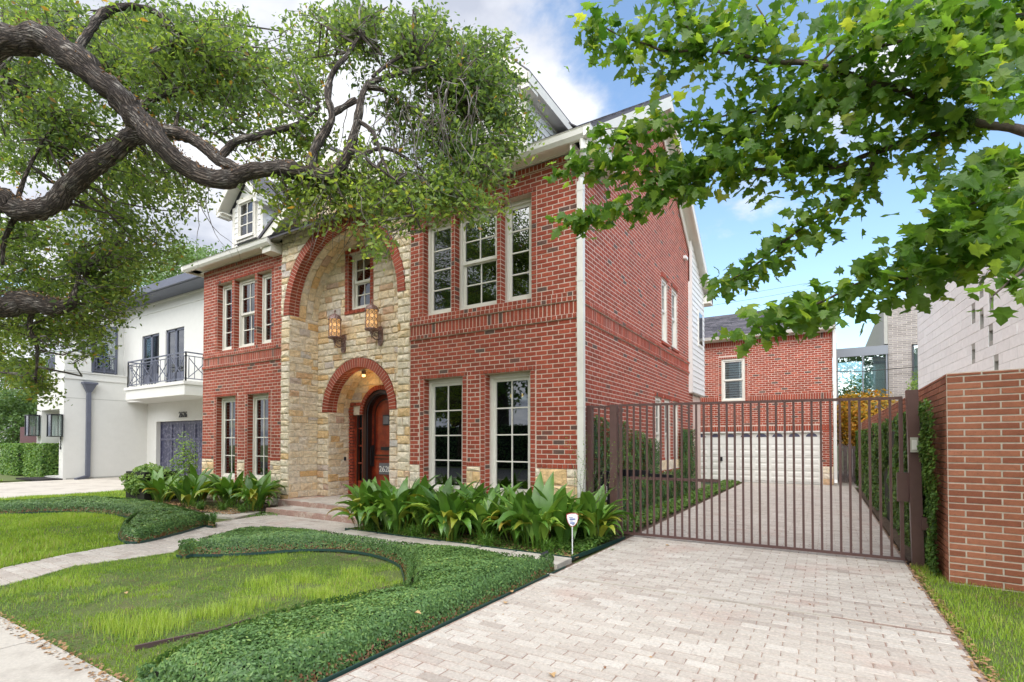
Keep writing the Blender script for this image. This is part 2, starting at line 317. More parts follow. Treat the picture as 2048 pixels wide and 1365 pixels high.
# ------------------------------------------------------------------ masonry
def sub(iv,h):
    o=[]
    for a,b in iv:
        if h[1]<=a or h[0]>=b: o.append((a,b))
        else:
            if h[0]-a>0: o.append((a,h[0]))
            if b-h[1]>0: o.append((h[1],b))
    return o
class Plane:
    """local u (horizontal), z (up) on a vertical plane; n = outward normal"""
    def __init__(s,o,u,n): s.o=Vector(o); s.u=Vector(u).normalized(); s.n=Vector(n).normalized()
    def p(s,u,z,d=0): return s.o+s.u*u+Vector((0,0,z))+s.n*d
def courses(x0,x1,z0,z1,holes=(),pitch=0.2032,ch=0.0762,j=0.0140,shift=0,ju=None,clip=None,bond=0.5,slack=0.003):
    """returns cells (u0,u1,z0,z1) of running bond"""
    out=[]; k=0; z=z0
    while z<z1-0.012:
        zt=min(z+ch,z1)
        a=x0-pitch*(((k*bond+shift)%1.0)); 
        iv=[(x0,x1)]
        if clip:
            c=clip(0.5*(z+zt)); iv=[(max(x0,c[0]),min(x1,c[1]))] if c[1]-c[0]>0.02 else []
        for h in holes:
            if h[2]<zt-0.01 and h[3]>z+0.01: iv=sub(iv,(h[0],h[1]))
        while a<x1:
            for s_,e_ in iv:
                u0=max(a,s_);u1=min(a+pitch,e_)
                q_=j if ju is None else ju
                if u1-u0>0.035: out.append((u0+q_/2,u1-q_/2,z+j/2,zt-j/2))
                elif u1-u0>0.012 and False: pass
            a+=pitch
        z=zt;k+=1
    return out
def chamfer_box(pl,c,d0,d1,ch=0.003):
    u0,u1,z0,z1=c
    q=lambda a,b,d: pl.p(a,b,d)
    vs=[q(u0,z0,d0),q(u1,z0,d0),q(u1,z1,d0),q(u0,z1,d0),q(u0,z0,d1-ch),q(u1,z0,d1-ch),q(u1,z1,d1-ch),q(u0,z1,d1-ch),
        q(u0+ch,z0+ch,d1),q(u1-ch,z0+ch,d1),q(u1-ch,z1-ch,d1),q(u0+ch,z1-ch,d1)]
    fs=[(8,9,10,11)]+[(i,(i+1)%4,4+(i+1)%4,4+i) for i in range(4)]+[(4+i,4+(i+1)%4,8+(i+1)%4,8+i) for i in range(4)]
    return vs,fs
class Masonry:
    def __init__(s): s.items=[]   # (plane, cell, d0, d1, tint)
    def lay(s,pl,cells,d1=0.0,d0=-0.02,tint=None,jit=0.0025):
        for c in cells:
            t=tint if tint is not None else (random.random()*0.85+0.12 if random.random()>0.035 else 0.0)
            s.items.append((pl,c,d0,d1+random.uniform(-jit,jit),t))
    def finish(s,parent,m,n_single,name='brick',rest='brickwork',ch=0.003):
        def key(it):
            pl,c,_,_,_=it; q=seen(pl.p((c[0]+c[1])/2,(c[2]+c[3])/2,0))
            if q is None or not(0<q[0]<2048 and 0<q[1]<1365): return 1e9
            return q[2]/max(0.02,(c[1]-c[0])*(c[3]-c[2]))**0.5
        its=sorted(s.items,key=key)
        cache={}
        for pl,c,d0,d1,t in its[:n_single]:
            w_=round(c[1]-c[0],3);h_=round(c[3]-c[2],3);tq=round(t*8)/8; dd=round(d1-d0,3)
            kk=(w_,h_,tq,dd)
            if kk not in cache:
                P0=Plane((0,0,0),(1,0,0),(0,-1,0)); vs,fs=chamfer_box(P0,(0,w_,0,h_),0,dd,ch)
                mb=MB().add(vs,fs,tq); cache[kk]=mb.mesh(name,m)
            o=bpy.data.objects.new(name,cache[kk]); COL.objects.link(o); o.parent=parent; o.matrix_parent_inverse=Matrix.Translation(-WL.get(parent.name,Vector((0,0,0))))
            M=Matrix.Identity(4); yv=-pl.n
            for i in range(3): M[i][0]=pl.u[i]; M[i][1]=yv[i]; M[i][2]=(0,0,1)[i]
            p=pl.p(c[0],c[2],d0)
            M[0][3],M[1][3],M[2][3]=p; o.matrix_basis=M
        mb=MB()
        for pl,c,d0,d1,t in its[n_single:]:
            vs,fs=chamfer_box(pl,c,d0,d1,ch); mb.add(vs,fs,t)
        if mb.v:
            o=mb.build(rest,m,parent); o['kind']='stuff'
def holed_wall(mb,pl,x0,x1,z0,z1,holes,d=-0.005,reveal=0.2,depth=None):
    """flat backing with rectangular openings and their reveals"""
    xs=sorted({x0,x1,*[min(max(h[0],x0),x1) for h in holes],*[min(max(h[1],x0),x1) for h in holes]})
    zs=sorted({z0,z1,*[min(max(h[2],z0),z1) for h in holes],*[min(max(h[3],z0),z1) for h in holes]})
    for a,b in zip(xs,xs[1:]):
        for c,e in zip(zs,zs[1:]):
            cx,cz=(a+b)/2,(c+e)/2
            if any(h[0]<cx<h[1] and h[2]<cz<h[3] for h in holes): continue
            mb.quad(pl.p(a,c,d),pl.p(b,c,d),pl.p(b,e,d),pl.p(a,e,d))
    for h in holes:
        a,b,c,e=h[:4]; r=-reveal
        mb.quad(pl.p(a,c,d),pl.p(a,e,d),pl.p(a,e,r),pl.p(a,c,r)); mb.quad(pl.p(b,c,d),pl.p(b,c,r),pl.p(b,e,r),pl.p(b,e,d))
        mb.quad(pl.p(a,e,d),pl.p(b,e,d),pl.p(b,e,r),pl.p(a,e,r)); mb.quad(pl.p(a,c,d),pl.p(a,c,r),pl.p(b,c,r),pl.p(b,c,d))
def clip_poly(poly,a,b,c):
    """keep a*x+b*y>=c"""
    out=[]; n=len(poly)
    for i in range(n):
        p,q=poly[i],poly[(i+1)%n]; fp=a*p[0]+b*p[1]-c; fq=a*q[0]+b*q[1]-c
        if fp>=0: out.append(p)
        if (fp>=0)!=(fq>=0):
            t=fp/(fp-fq); out.append((p[0]+t*(q[0]-p[0]),p[1]+t*(q[1]-p[1])))
    return out
def poly_area(p): return 0.5*abs(sum(p[i][0]*p[(i+1)%len(p)][1]-p[(i+1)%len(p)][0]*p[i][1] for i in range(len(p))))
def stone_cells(x0,x1,z0,z1,h=(0.13,0.19),w=(0.22,0.5),j=0.014):
    out=[]; z=z0
    while z<z1-0.03:
        hh=random.uniform(*h); zt=z+hh
        if z1-zt<0.07: zt=z1
        x=x0-random.uniform(0,0.2)
        while x<x1:
            ww=random.uniform(*w)
            if x1-(x+ww)<0.12: ww=x1-x
            a=max(x,x0);b=min(x+ww,x1)
            if b-a>0.05:
                g=lambda: random.uniform(-0.006,0.006)
                if zt-z>0.15 and ww<0.34 and random.random()<0.10:
                    zm=(z+zt)/2; out.append([(a+j/2,z+j/2),(b-j/2,z+j/2),(b-j/2,zm-j/2),(a+j/2,zm-j/2)]); out.append([(a+j/2,zm+j/2),(b-j/2,zm+j/2),(b-j/2,zt-j/2),(a+j/2,zt-j/2)])
                else: out.append([(a+j/2+g(),z+j/2+g()),(b-j/2+g(),z+j/2+g()),(b-j/2+g(),zt-j/2+g()),(a+j/2+g(),zt-j/2+g())])
            x+=ww
        z=zt
    return out
def clip_out_circle(poly,cx,cz,r,zmin=-1e9):
    mx=sum(p[0] for p in poly)/len(poly); mz=sum(p[1] for p in poly)/len(poly)
    if mz<zmin-0.05: return poly
    if all((p[0]-cx)**2+(p[1]-cz)**2>=r*r for p in poly): return poly
    dx_,dz_=mx-cx,max(mz-cz,0.001); L=math.hypot(dx_,dz_)
    if L<1e-6: return []
    dx_/=L;dz_/=L
    return clip_poly(poly,dx_,dz_,dx_*cx+dz_*cz+r)
def clip_in_circle(poly,cx,cz,r):
    for k in range(0,181,15):
        a=R(k); poly=clip_poly(poly,-math.cos(a),-math.sin(a),-(math.cos(a)*cx+math.sin(a)*cz+r))
        if len(poly)<3: return []
    return poly
def stone_geo(pl,poly,depth=0.03,back=-0.02,rough=0.010):
    n=len(poly); cx=sum(p[0] for p in poly)/n; cz=sum(p[1] for p in poly)/n
    pts=[]
    for i in range(n):
        p,q=poly[i],poly[(i+1)%n]; L=math.hypot(q[0]-p[0],q[1]-p[1]); k=max(1,int(L/0.11))
        for s_ in range(k): pts.append((p[0]+(q[0]-p[0])*s_/k,p[1]+(q[1]-p[1])*s_/k))
    n=len(pts); rd=lambda a: random.uniform(-a,a)
    o=[(p[0]+rd(0.004),p[1]+rd(0.004)) for p in pts]
    vs=[pl.p(p[0],p[1],back) for p in o]+[pl.p(p[0],p[1],depth*0.35+rd(0.004)) for p in o]
    vs+=[pl.p(cx+(p[0]-cx)*0.80+rd(0.006),cz+(p[1]-cz)*0.72+rd(0.006),depth*0.85+rd(rough)) for p in pts]
    vs.append(pl.p(cx,cz,depth+rd(rough)))
    fs=[]
    for i in range(n):
        k=(i+1)%n; fs.append((i,k,n+k,n+i)); fs.append((n+i,n+k,2*n+k,2*n+i)); fs.append((2*n+i,2*n+k,3*n))
    return vs,fs
def stone_build(items,parent,n_single,m='stone',name='stone',rest='stonework'):
    def key(it):
        pl,poly,d=it; cx=sum(p[0] for p in poly)/len(poly); cz=sum(p[1] for p in poly)/len(poly)
        q=seen(pl.p(cx,cz,0)); 
        if q is None: return 1e9
        return -poly_area(poly)/q[2]**2*abs(pl.n.dot(Vector(_C)-pl.p(cx,cz,0)))/q[2]
    items=[it for it in items if len(it[1])>=3 and poly_area(it[1])>0.0008]
    items.sort(key=key); mb=MB()
    for i,(pl,poly,d) in enumerate(items):
        vs,fs=stone_geo(pl,poly,d); t=random.choice([random.uniform(0,0.55),random.uniform(0,0.65),random.uniform(0.4,0.92),random.uniform(0.9,1) if random.random()<0.25 else 0.3])
        if i<n_single:
            MB().add(vs,fs,t).build(name,m,parent)
        else: mb.add(vs,fs,t)
    if mb.v: o=mb.build(rest,m,parent); o['kind']='stuff'
def arch_ring(pl,cx,cz,r0,r1,n,d0,d1,ms,gap=0.1,a0=0,a1=math.pi,tint=None):
    """radial bricks; n pieces between a0..a1; ms=list to append (verts,faces,tint)"""
    for i in range(n):
        b0=a0+(a1-a0)*(i+gap/2)/n; b1=a0+(a1-a0)*(i+1-gap/2)/n
        P=lambda r,a,d: pl.p(cx-r*math.cos(a),cz+r*math.sin(a),d)
        vs=[P(r0,b0,d0),P(r1,b0,d0),P(r1,b1,d0),P(r0,b1,d0),P(r0,b0,d1),P(r1,b0,d1),P(r1,b1,d1),P(r0,b1,d1)]
        fs=[(4,5,6,7),(0,1,5,4),(1,2,6,5),(2,3,7,6),(3,0,4,7),(3,2,1,0)]
        ms.append((vs,fs,tint if tint is not None else random.random()*0.75+0.1))
def pieces(ms,name,m,parent):
    for vs,fs,t in ms: MB().add(vs,fs,t).build(name,m,parent)
# ================================================================== SETTING
def sheet(name,polys,z,m,thick=0.0):
    mb=MB()
    for p in polys:
        if thick: mb.prism(p,z-thick,z)
        else: mb.add([(x,y,z) for x,y in p],[tuple(range(len(p)))])
    return structure(name,mb,m)
GZ=-0.07
sheet('ground',[[(-400,-400),(400,-400),(400,400),(-400,400)]],GZ-0.06,'lawn_soil')
sheet('front_lawn',[[(-15.4,-5.86),(0.66,-5.86),(0.66,0.0),(-15.4,0.0)]],GZ,'lawn_soil')
sheet('side_lawn',[[(4.07,-5.86),(14,-5.86),(14,0.2),(4.07,0.2)]],-0.02,'lawn_soil')
sheet('side_bed',[[(0.0,0.0),(0.77,0.0),(0.77,12.9),(0.0,12.9)]],-0.03,'soil')
sheet('narrow_bed',[[(4.07,0.2),(4.4,0.2),(4.4,13),(4.07,13)]],-0.025,'soil')
sheet('planting_bed',[[(-12,-1.55),(-6.85,-1.55),(-6.85,0),(-12,0)],[(-3.55,-1.5),(0.62,-1.5),(0.62,0.0),(-3.55,0.0)]],-0.035,'soil')
swk=sheet('sidewalk',[[(-60,-7.4),(30,-7.4),(30,-5.86),(-60,-5.86)]],-0.047,'joint',0.1)
for k in range(26): MB().prism([(-34.2+k*1.55+a,b) for a,b in ((0,-7.4),(1.538,-7.4),(1.538,-5.862),(0,-5.862))],-0.06,-0.035).build('slab','concrete',swk)
# joint lines in the sidewalk
sheet('grass_verge',[[(-60,-9.2),(30,-9.2),(30,-7.4),(-60,-7.4)]],-0.05,'lawn_soil')
sheet('street',[[(-200,-17),(200,-17),(200,-9.35),(-200,-9.35)]],-0.22+0.14,'asphalt')
sheet('kerb',[[(-200,-9.35),(200,-9.35),(200,-9.2),(-200,-9.2)]],0.0,'concrete',0.2)
sheet('neighbor_driveway',[[(-23.3,-5.86),(-15.45,-5.86),(-15.45,3.9),(-23.3,3.9)]],-0.085,'concrete')
sheet('neighbor_lawn',[[(-60,-5.86),(-24.6,-5.86),(-24.6,6),(-60,6)]],-0.1,'lawn_soil')
sheet('back_pavement',[[(3.2,12.6),(4.3,12.6),(4.3,24),(3.2,24)]],-0.02,'concrete')
# ---- driveway: bed of joint sand and laid pavers
dr=sheet('driveway',[[(0.76,-7.6),(4.075,-7.6),(4.075,12.97),(0.76,12.97)]],-0.006,'joint')
class Flat:
    """plane whose 'z' runs along +Y: reuse the masonry machinery for paving"""
    def __init__(s,z): s.zz=z; s.u=Vector((1,0,0)); s.n=Vector((0,0,1))
    def p(s,u,v,d=0): return Vector((u,v,s.zz+d))
def paving(parent,rects,z,pitch,ch,n_single,m='paver',holes=(),clipf=None,name='paver',rest='paver_field'):
    pl=Flat(z); its=[]
    for (x0,x1,y0,y1) in rects:
        cs=courses(x0,x1,y0,y1,holes,pitch,ch,0.011,shift=random.random(),ju=0.0045)
        for c in cs:
            poly=[(c[0],c[2]),(c[1],c[2]),(c[1],c[3]),(c[0],c[3])]
            if clipf: poly=clipf(poly)
            if len(poly)>=3 and poly_area(poly)>0.0015: its.append(poly)
    def key(p):
        cx=sum(q[0] for q in p)/len(p);cy_=sum(q[1] for q in p)/len(p); s_=seen((cx,cy_,z))
        return 1e9 if s_ is None or not(0<s_[0]<2048 and 0<s_[1]<1365) else s_[2]
    its.sort(key=key); mb=MB()
    for i,p in enumerate(its):
        n=len(p);cx=sum(q[0] for q in p)/n;cy_=sum(q[1] for q in p)/n; d=random.uniform(-0.0015,0.0015); jx=lambda: random.uniform(-0.004,0.004)
        tl=[random.uniform(-0.001,0.001) for _ in p]
        pj=[(q[0]+jx(),q[1]+jx()*0.6) for q in p]
        ins=[]
        for q in pj:
            vx,vy=cx-q[0],cy_-q[1]; L=math.hypot(vx,vy)+1e-6; ins.append((q[0]+vx/L*0.009,q[1]+vy/L*0.007))
        vs=[(q[0],q[1],z-0.02) for q in pj]+[(q[0],q[1],z-0.006+d) for q in pj]+[(q[0],q[1],z+d+e) for q,e in zip(ins,tl)]
        fs=[tuple(range(2*n,3*n))]+[(k,(k+1)%n,n+(k+1)%n,n+k) for k in range(n)]+[(n+k,n+(k+1)%n,2*n+(k+1)%n,2*n+k) for k in range(n)]
        t=min(1,max(0,random.gauss(0.58,0.22)))
        if i<n_single: MB().add(vs,fs,t).build(name,m,parent)
        else: mb.add(vs,fs,t)
    if mb.v: o=mb.build(rest,m,parent); o['kind']='stuff'
paving(dr,[(0.78,4.06,-2.36,12.95),(0.78,4.06,-7.55,-2.41)],0.0,0.205,0.093,300)
j=MB().box((0.72,-2.40,-0.012),(3.3,-2.37,0.006)).build('expansion_joint','concrete',dr); 
# ---- walk from the sidewalk to the steps
WZ=-0.055
wfar=[G(u,v,WZ) for u,v in [(0,1137),(130,1109),(240,1090),(262,1088),(330,1073),(430,1045),(480,1038),(535,1029)]]
wnear=[G(u,v,WZ) for u,v in [(0,1172),(60,1157),(150,1131),(250,1118),(348,1104),(380,1080)]]+[(-3.95,-3.2),(-3.72,-2.6),(-3.62,-2.05),(-3.55,-0.8)]
walk_poly=[(wfar[0][0]-0.15,-5.86)]+wfar[::1]+[(-6.75,-0.9),(-3.55,-0.6)]+wnear[::-1]+[(wnear[0][0]-0.05,-5.86)]
wk=sheet('front_walk',[walk_poly],WZ-0.012,'joint')
def inpoly(p,poly):
    x,y=p; c=False; n=len(poly); jn=n-1
    for i in range(n):
        if (poly[i][1]>y)!=(poly[jn][1]>y) and x<(poly[jn][0]-poly[i][0])*(y-poly[i][1])/(poly[jn][1]-poly[i][1])+poly[i][0]: c=not c
        jn=i
    return c
def walk_clip(p):
    x0=min(q[0] for q in p);x1=max(q[0] for q in p);y0=min(q[1] for q in p);y1=max(q[1] for q in p); w_=walk_poly
    for (A,B,Cc) in ((1,0,x0),(-1,0,-x1),(0,1,y0),(0,-1,-y1)):
        w_=clip_poly(w_,A,B,Cc)
        if len(w_)<3: return []
    out=[]
    for q in w_:
        if not out or math.hypot(q[0]-out[-1][0],q[1]-out[-1][1])>0.004: out.append(q)
    return out if poly_area(out)>0.004 else []
    m_=[sum(inpoly(q,walk_poly) for q in p)]
    if m_[0]==len(p): return p
    cx=sum(q[0] for q in p)/4;cy_=sum(q[1] for q in p)/4
    if not inpoly((cx,cy_),walk_poly): return []
    # shrink outlying corners on to the edge
    o=[]
    for q in p:
        t=1.0
        while t>0.05 and not inpoly((cx+(q[0]-cx)*t,cy_+(q[1]-cy_)*t),walk_poly): t-=0.1
        o.append((cx+(q[0]-cx)*t,cy_+(q[1]-cy_)*t))
    return o
paving(wk,[(-7,-3.3,-5.84,-0.84)],WZ,0.21,0.135,200,clipf=walk_clip)
# ---- stepping slabs between hedge and bed
SB=MB(); slab=sheet('edging_path',[[(-3.35,-1.98),(0.68,-1.98),(0.68,-1.53),(-3.35,-1.53)]],-0.06,'soil')
x=-3.3
for wd in (0.62,0.66,0.60,0.72,0.55,0.80):
    MB().prism([(x,-1.96),(x+wd-0.03,-1.96),(x+wd-0.03,-1.56),(x,-1.56)],-0.06,0.004+random.uniform(-0.008,0.004)).build('slab','concrete',slab); x+=wd
for (u0,v0,u1,v1) in [(425,1024,475,1036)]:
    pass
MB().prism([G(400,1030,-0.03),G(470,1036,-0.03),G(520,1024,-0.03),G(455,1018,-0.03)],-0.07,-0.03).build('slab','concrete',slab)
# ---- porch and steps
PZ=0.15
stp=structure('porch_slab',MB().prism([(-7.12,-0.30),(-3.62,-0.22),(-3.62,0.0),(-3.8,0.0),(-3.8,1.6),(-7.16,1.6),(-7.16,0.0),(-7.12,0.0)],-0.1,PZ),'step_mat')
structure('lower_step',MB().prism([(-6.75,-0.82),(-3.58,-0.80),(-3.58,-0.24),(-6.75,-0.32)],-0.1,0.045),'step_mat')
pav2=stp
for nm,z,x0,x1,y0,y1,par in (('paver',PZ+0.004,-6.95,-3.7,-0.27,0.0,stp),('paver',PZ+0.004,-6.75,-4.8,0.0,1.45,stp),('paver',0.049,-6.68,-3.6,-0.78,-0.26,bpy.data.objects['lower_step'])):
    paving(par,[(x0,x1,y0,y1)],z,0.225,0.105,90)
tag(MB().box((-6.35,0.95,PZ+0.006),(-4.95,1.38,PZ+0.02)).build('door_mat','wet_mat'),'dark blue grey door mat in front of the arched door','door mat')

# ================================================================== RED BRICK HOUSE
house=thing('brick_house','red brick house with stone entrance bay, white dormers and arched wooden door','house',(-5.4,4.6,0))
FR=Plane((0,0,0),(1,0,0),(0,-1,0)); SD=Plane((0,0,0),(0,1,0),(1,0,0))
ZT=5.965; CZ0=1.0; CH=0.0762
RW=[(-3.13,-2.23,0.5,2.60),(-1.74,-0.845,0.5,2.60)]; RU=[(-3.16,-2.49,3.787,5.54),(-2.41,-1.50,3.787,5.54),(-1.42,-0.82,3.787,5.54)]
LW=[(-10.20,-9.33,0.5,2.60),(-8.81,-7.96,0.5,2.60)]; LU=[(-10.2,-9.53,3.787,5.54),(-9.44,-8.55,3.787,5.54),(-8.46,-7.87,3.787,5.54)]
SW=[(4.85,5.38,3.84,5.36),(5.78,6.37,3.84,5.36),(4.28,4.80,0.78,2.47),(5.05,5.60,0.78,2.47),(5.86,6.40,0.78,2.47)]
GA=(4.6,9.42)   # gable apex (y,z) of the brick face
def gable_clip(z):
    if z<6.05: return (0,99)
    t=(z-5.95)/ (GA[1]-5.95); return (0.02+t*4.45, 9.2-t*4.5)
wall=MB()
holed_wall(wall,FR,-3.475,0,0,ZT,RW+RU,d=-0.004,reveal=0.20)
holed_wall(wall,FR,-10.86,-7.46,0,ZT,LW+LU,d=-0.004,reveal=0.20)
holed_wall(wall,SD,0,8.16,0,ZT,SW,d=-0.001,reveal=0.20)
wall.add([SD.p(0,ZT,-0.001),SD.p(9.2,ZT,-0.001),SD.p(GA[0],GA[1]+0.06,-0.001)],[(0,1,2)])
# left, back walls (plain) and left gable
wall.quad((-10.86,0.0,0),(-10.86,9.2,0),(-10.86,9.2,ZT),(-10.86,0.0,ZT)); wall.add([(-10.86,0,ZT),(-10.86,9.2,ZT),(-10.86,GA[0],GA[1])],[(0,1,2)])
wall.quad((-10.86,9.2,0),(0,9.2,0),(0,9.2,ZT),(-10.86,9.2,ZT)); wall.quad((0,8.16,0),(0,9.2,0),(0,9.2,2.8),(0,8.16,2.8))
wo=wall.build('wall','mortar',house)
# rooms behind the windows
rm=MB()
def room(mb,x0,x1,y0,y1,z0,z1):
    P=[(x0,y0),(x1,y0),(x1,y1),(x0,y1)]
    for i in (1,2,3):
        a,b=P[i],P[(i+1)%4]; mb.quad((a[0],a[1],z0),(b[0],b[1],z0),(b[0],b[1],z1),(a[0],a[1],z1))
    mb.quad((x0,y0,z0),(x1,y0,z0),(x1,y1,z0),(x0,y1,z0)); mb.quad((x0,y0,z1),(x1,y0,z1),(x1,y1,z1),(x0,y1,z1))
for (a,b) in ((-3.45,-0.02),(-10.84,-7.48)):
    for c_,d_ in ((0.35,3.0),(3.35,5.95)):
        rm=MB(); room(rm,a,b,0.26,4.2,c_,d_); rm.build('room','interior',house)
BR=Masonry(); bands=[]
def belt(pl,x0,x1,holes_top=()):
    """header / soldier / header / header bands between the storeys"""
    for za,zb,d in ((3.362,3.438,0.023),(3.438,3.635,0.0),(3.635,3.711,0.025),(3.711,3.787,0.011))[:4 if pl is FR else 3]:
        bands.append((pl,x0,x1,za,zb,d))
    BR.lay(pl,courses(x0,x1,3.362,3.438,pitch=0.092,bond=0),0.028)
    BR.lay(pl,courses(x0,x1,3.438,3.635,pitch=0.0775,ch=0.2,bond=0),0.004)
    BR.lay(pl,courses(x0,x1,3.635,3.711,pitch=0.092,bond=0),0.030)
for (x0,x1,lw,up) in ((-3.475,0.0,RW,RU),(-10.86,-7.46,LW,LU)):
    hl=lw+[(h[0]-0.11,h[1]+0.11,CZ0-0.0,2.62) for h in lw]; 
    BR.lay(FR,courses(x0,x1,CZ0+CH,3.362,holes=hl+[(h[0]-0.11,h[1]+0.11,2.59,2.68) for h in lw]))
    # header course on top of the stone base
    hx=[(h[0]-0.10,h[1]+0.10,0,1.08) for h in lw]
    BR.lay(FR,courses(x0,x1,CZ0,CZ0+CH,holes=hx,pitch=0.092,bond=0),0.014)
    for h in lw:
        BR.lay(FR,courses(h[0]-0.11,h[1]+0.11,2.60,2.60+CH,pitch=0.088,bond=0),0.012)
        for a,b in ((h[0]-0.10,h[0]),(h[1],h[1]+0.10)): BR.lay(FR,courses(a,b,0.40,2.60,pitch=0.10,bond=0),0.004)
    belt(FR,x0,x1)
    BR.lay(FR,courses(x0,x1,3.711,3.787,holes=[],pitch=0.092,bond=0),0.016)
    g0,g1=up[0][0],up[-1][1]; hu=[(g0-0.10,g1+0.10,3.70,5.62)]
    BR.lay(FR,courses(x0,x1,3.787,5.87,holes=hu))
    BR.lay(FR,courses(g0-0.10,g1+0.10,5.54,5.616,pitch=0.088,bond=0),0.012)
    for a,b in ((g0-0.10,g0),(up[0][1],up[1][0]),(up[1][1],up[2][0]),(g1,g1+0.10)): BR.lay(FR,courses(a,b,3.787,5.54,pitch=b-a,bond=0),0.004)
    BR.lay(FR,courses(x0,x1,5.87,ZT,pitch=0.075,ch=0.11,bond=0),0.012)
    # reveals: half bricks return into every opening
    for h in lw+up:
        rl=Plane((h[0],0,0),(0,1,0),(1,0,0)); rr=Plane((h[1],0,0),(0,1,0),(-1,0,0))
        for rp in (rl,rr): BR.lay(rp,courses(0.0,0.17,h[2],h[3],pitch=0.17,bond=0),0.004,-0.01)
# side wall
sh=[(h[0],h[1],h[2],h[3]) for h in SW]
BR.lay(SD,courses(0.0,8.14,CZ0+CH,3.362,holes=sh,shift=0.5),0.0022,jit=0.0008)
BR.lay(SD,courses(0.0,8.14,CZ0,CZ0+CH,holes=sh,pitch=0.092,bond=0),0.014)
belt(SD,0.0,8.14)
BR.lay(SD,courses(0.0,9.3,3.711,9.4,holes=sh+[(8.14,9.9,0,6.2)],clip=gable_clip,shift=0.5),0.0022,jit=0.0008)
for h in SW:
    BR.lay(SD,courses(h[0]-0.06,h[1]+0.06,h[3]+0.003,h[3]+0.1,pitch=0.075,ch=0.1,bond=0),0.02); BR.lay(SD,courses(h[0]-0.06,h[1]+0.06,h[2]-0.08,h[2]-0.003,pitch=0.092,bond=0),0.035)
    for s_,o in ((h[0],1),(h[1],-1)): BR.lay(Plane((0,s_,0),(-1,0,0),(0,o,0)),courses(0.0,0.17,h[2],h[3],pitch=0.17,bond=0),0.004,-0.01)
# quoin panels stand slightly proud, alternating six courses out and one back
for (a,b) in ((-0.62,0.012),):
    for k in range(4): pass
for (x0,x1) in ((-3.475,0.0),(-10.86,-7.46)): bands+= [(FR,x0,x1,5.87,ZT-0.002,0.008)]
def strips(bands,parent):
    for pl,x0,x1,za,zb,d in bands:
        vs,fs=chamfer_box(pl,(x0+0.001,x1-0.001,za+0.001,zb-0.001),-0.003,d,0.0005); MB().add(vs,fs).build('mortar_band','mortar',parent)
strips(bands,wo)
BR.finish(wo,'brick',300)
# ---------------- stone base, piers, gable and niche
ST=[]
def put(pl,cells,d=0.03,clips=()):
    for c in cells:
        p=c
        for f in clips:
            p=f(p)
            if len(p)<3: break
        if len(p)>=3: ST.append((pl,p,d))
for (x0,x1,lw) in ((-3.475,0.0,RW),(-10.86,-7.46,LW)):
    xs=[x0]+[q for h in lw for q in (h[0]-0.10,h[1]+0.10)]+[x1]
    for a,b in zip(xs[::2],xs[1::2]): put(FR,stone_cells(a,b,-0.05,1.0,h=(0.17,0.22)),0.022)
put(SD,stone_cells(0.0,8.14,-0.05,1.0,h=(0.17,0.22)),0.022,[lambda p:p])
XL,XR=-7.46,-3.475; NL,NR=-7.17,-3.79; ACX,ACZ,ARI,ARO=-5.48,4.345,1.69,1.885; ND=0.78
SAX,SAZ,SRI,SRO=-5.785,2.14,1.0,1.205; DW=1.42
GPK=(-5.47,8.25)  # gable peak; rakes fall at the same pitch as the photo's return
def gcl(p):
    s_=0.6
    p=clip_poly(p,s_,-1,s_*(-7.62)-6.06)          # left rake
    if len(p)<3: return p
    return clip_poly(p,-s_,-1,-s_*(-3.32)-6.06)
for a,b in ((XL,NL),(NR,XR)): put(FR,stone_cells(a,b,PZ-0.25,ACZ),0.035)
put(FR,stone_cells(XL,XR,ACZ,8.3),0.035,[lambda p:clip_out_circle(p,ACX,ACZ,ARO+0.01,ACZ),gcl])
NB=Plane((0,ND,0),(1,0,0),(0,-1,0))
# small window hole in the niche back wall
NW=(-6.10,-5.38,4.46,5.78)
def hole_cl(p):
    cx=sum(q[0] for q in p)/len(p); cz=sum(q[1] for q in p)/len(p); h=(NW[0]-0.10,NW[1]+0.10,NW[2]-0.09,NW[3]+0.09)
    xs=[q[0] for q in p]; zs=[q[1] for q in p]
    if max(xs)<=h[0] or min(xs)>=h[1] or max(zs)<=h[2] or min(zs)>=h[3]: return p
    opts=[clip_poly(p,-1,0,-h[0]),clip_poly(p,1,0,h[1]),clip_poly(p,0,-1,-h[2]),clip_poly(p,0,1,h[3])]
    opts=[o for o in opts if len(o)>=3]
    return max(opts,key=poly_area) if opts else []
SJL,SJR=SAX-SRI,SAX+SRI
put(NB,stone_cells(NL,SJL,PZ,SAZ),0.03); put(NB,stone_cells(SJR,NR,PZ,SAZ),0.03)
put(NB,stone_cells(NL,NR,SAZ,6.2),0.03,[lambda p:clip_out_circle(p,SAX,SAZ,SRO+0.01,SAZ),hole_cl,lambda p:p if (sum(q[1] for q in p)/len(p))<ACZ else clip_in_circle(p,ACX,ACZ,ARI+0.05)])
JL=Plane((NL,0,0),(0,1,0),(1,0,0)); JR=Plane((NR,0,0),(0,1,0),(-1,0,0))
put(JL,stone_cells(0.0,ND,PZ,ACZ),0.012); put(JR,stone_cells(0,ND,PZ,ACZ),0.012)
PJL=Plane((SJL,ND,0),(0,1,0),(1,0,0)); PJR=Plane((SJR,ND,0),(0,1,0),(-1,0,0))
put(PJL,stone_cells(0,DW-ND,PZ,SAZ,w=(0.2,0.4)),0.012); put(PJR,stone_cells(0,DW-ND,PZ,SAZ,w=(0.2,0.4)),0.012)
DP=Plane((0,DW,0),(1,0,0),(0,-1,0))
DCX,DCZ,DRI,DRO=-5.72,2.10,0.585,0.685
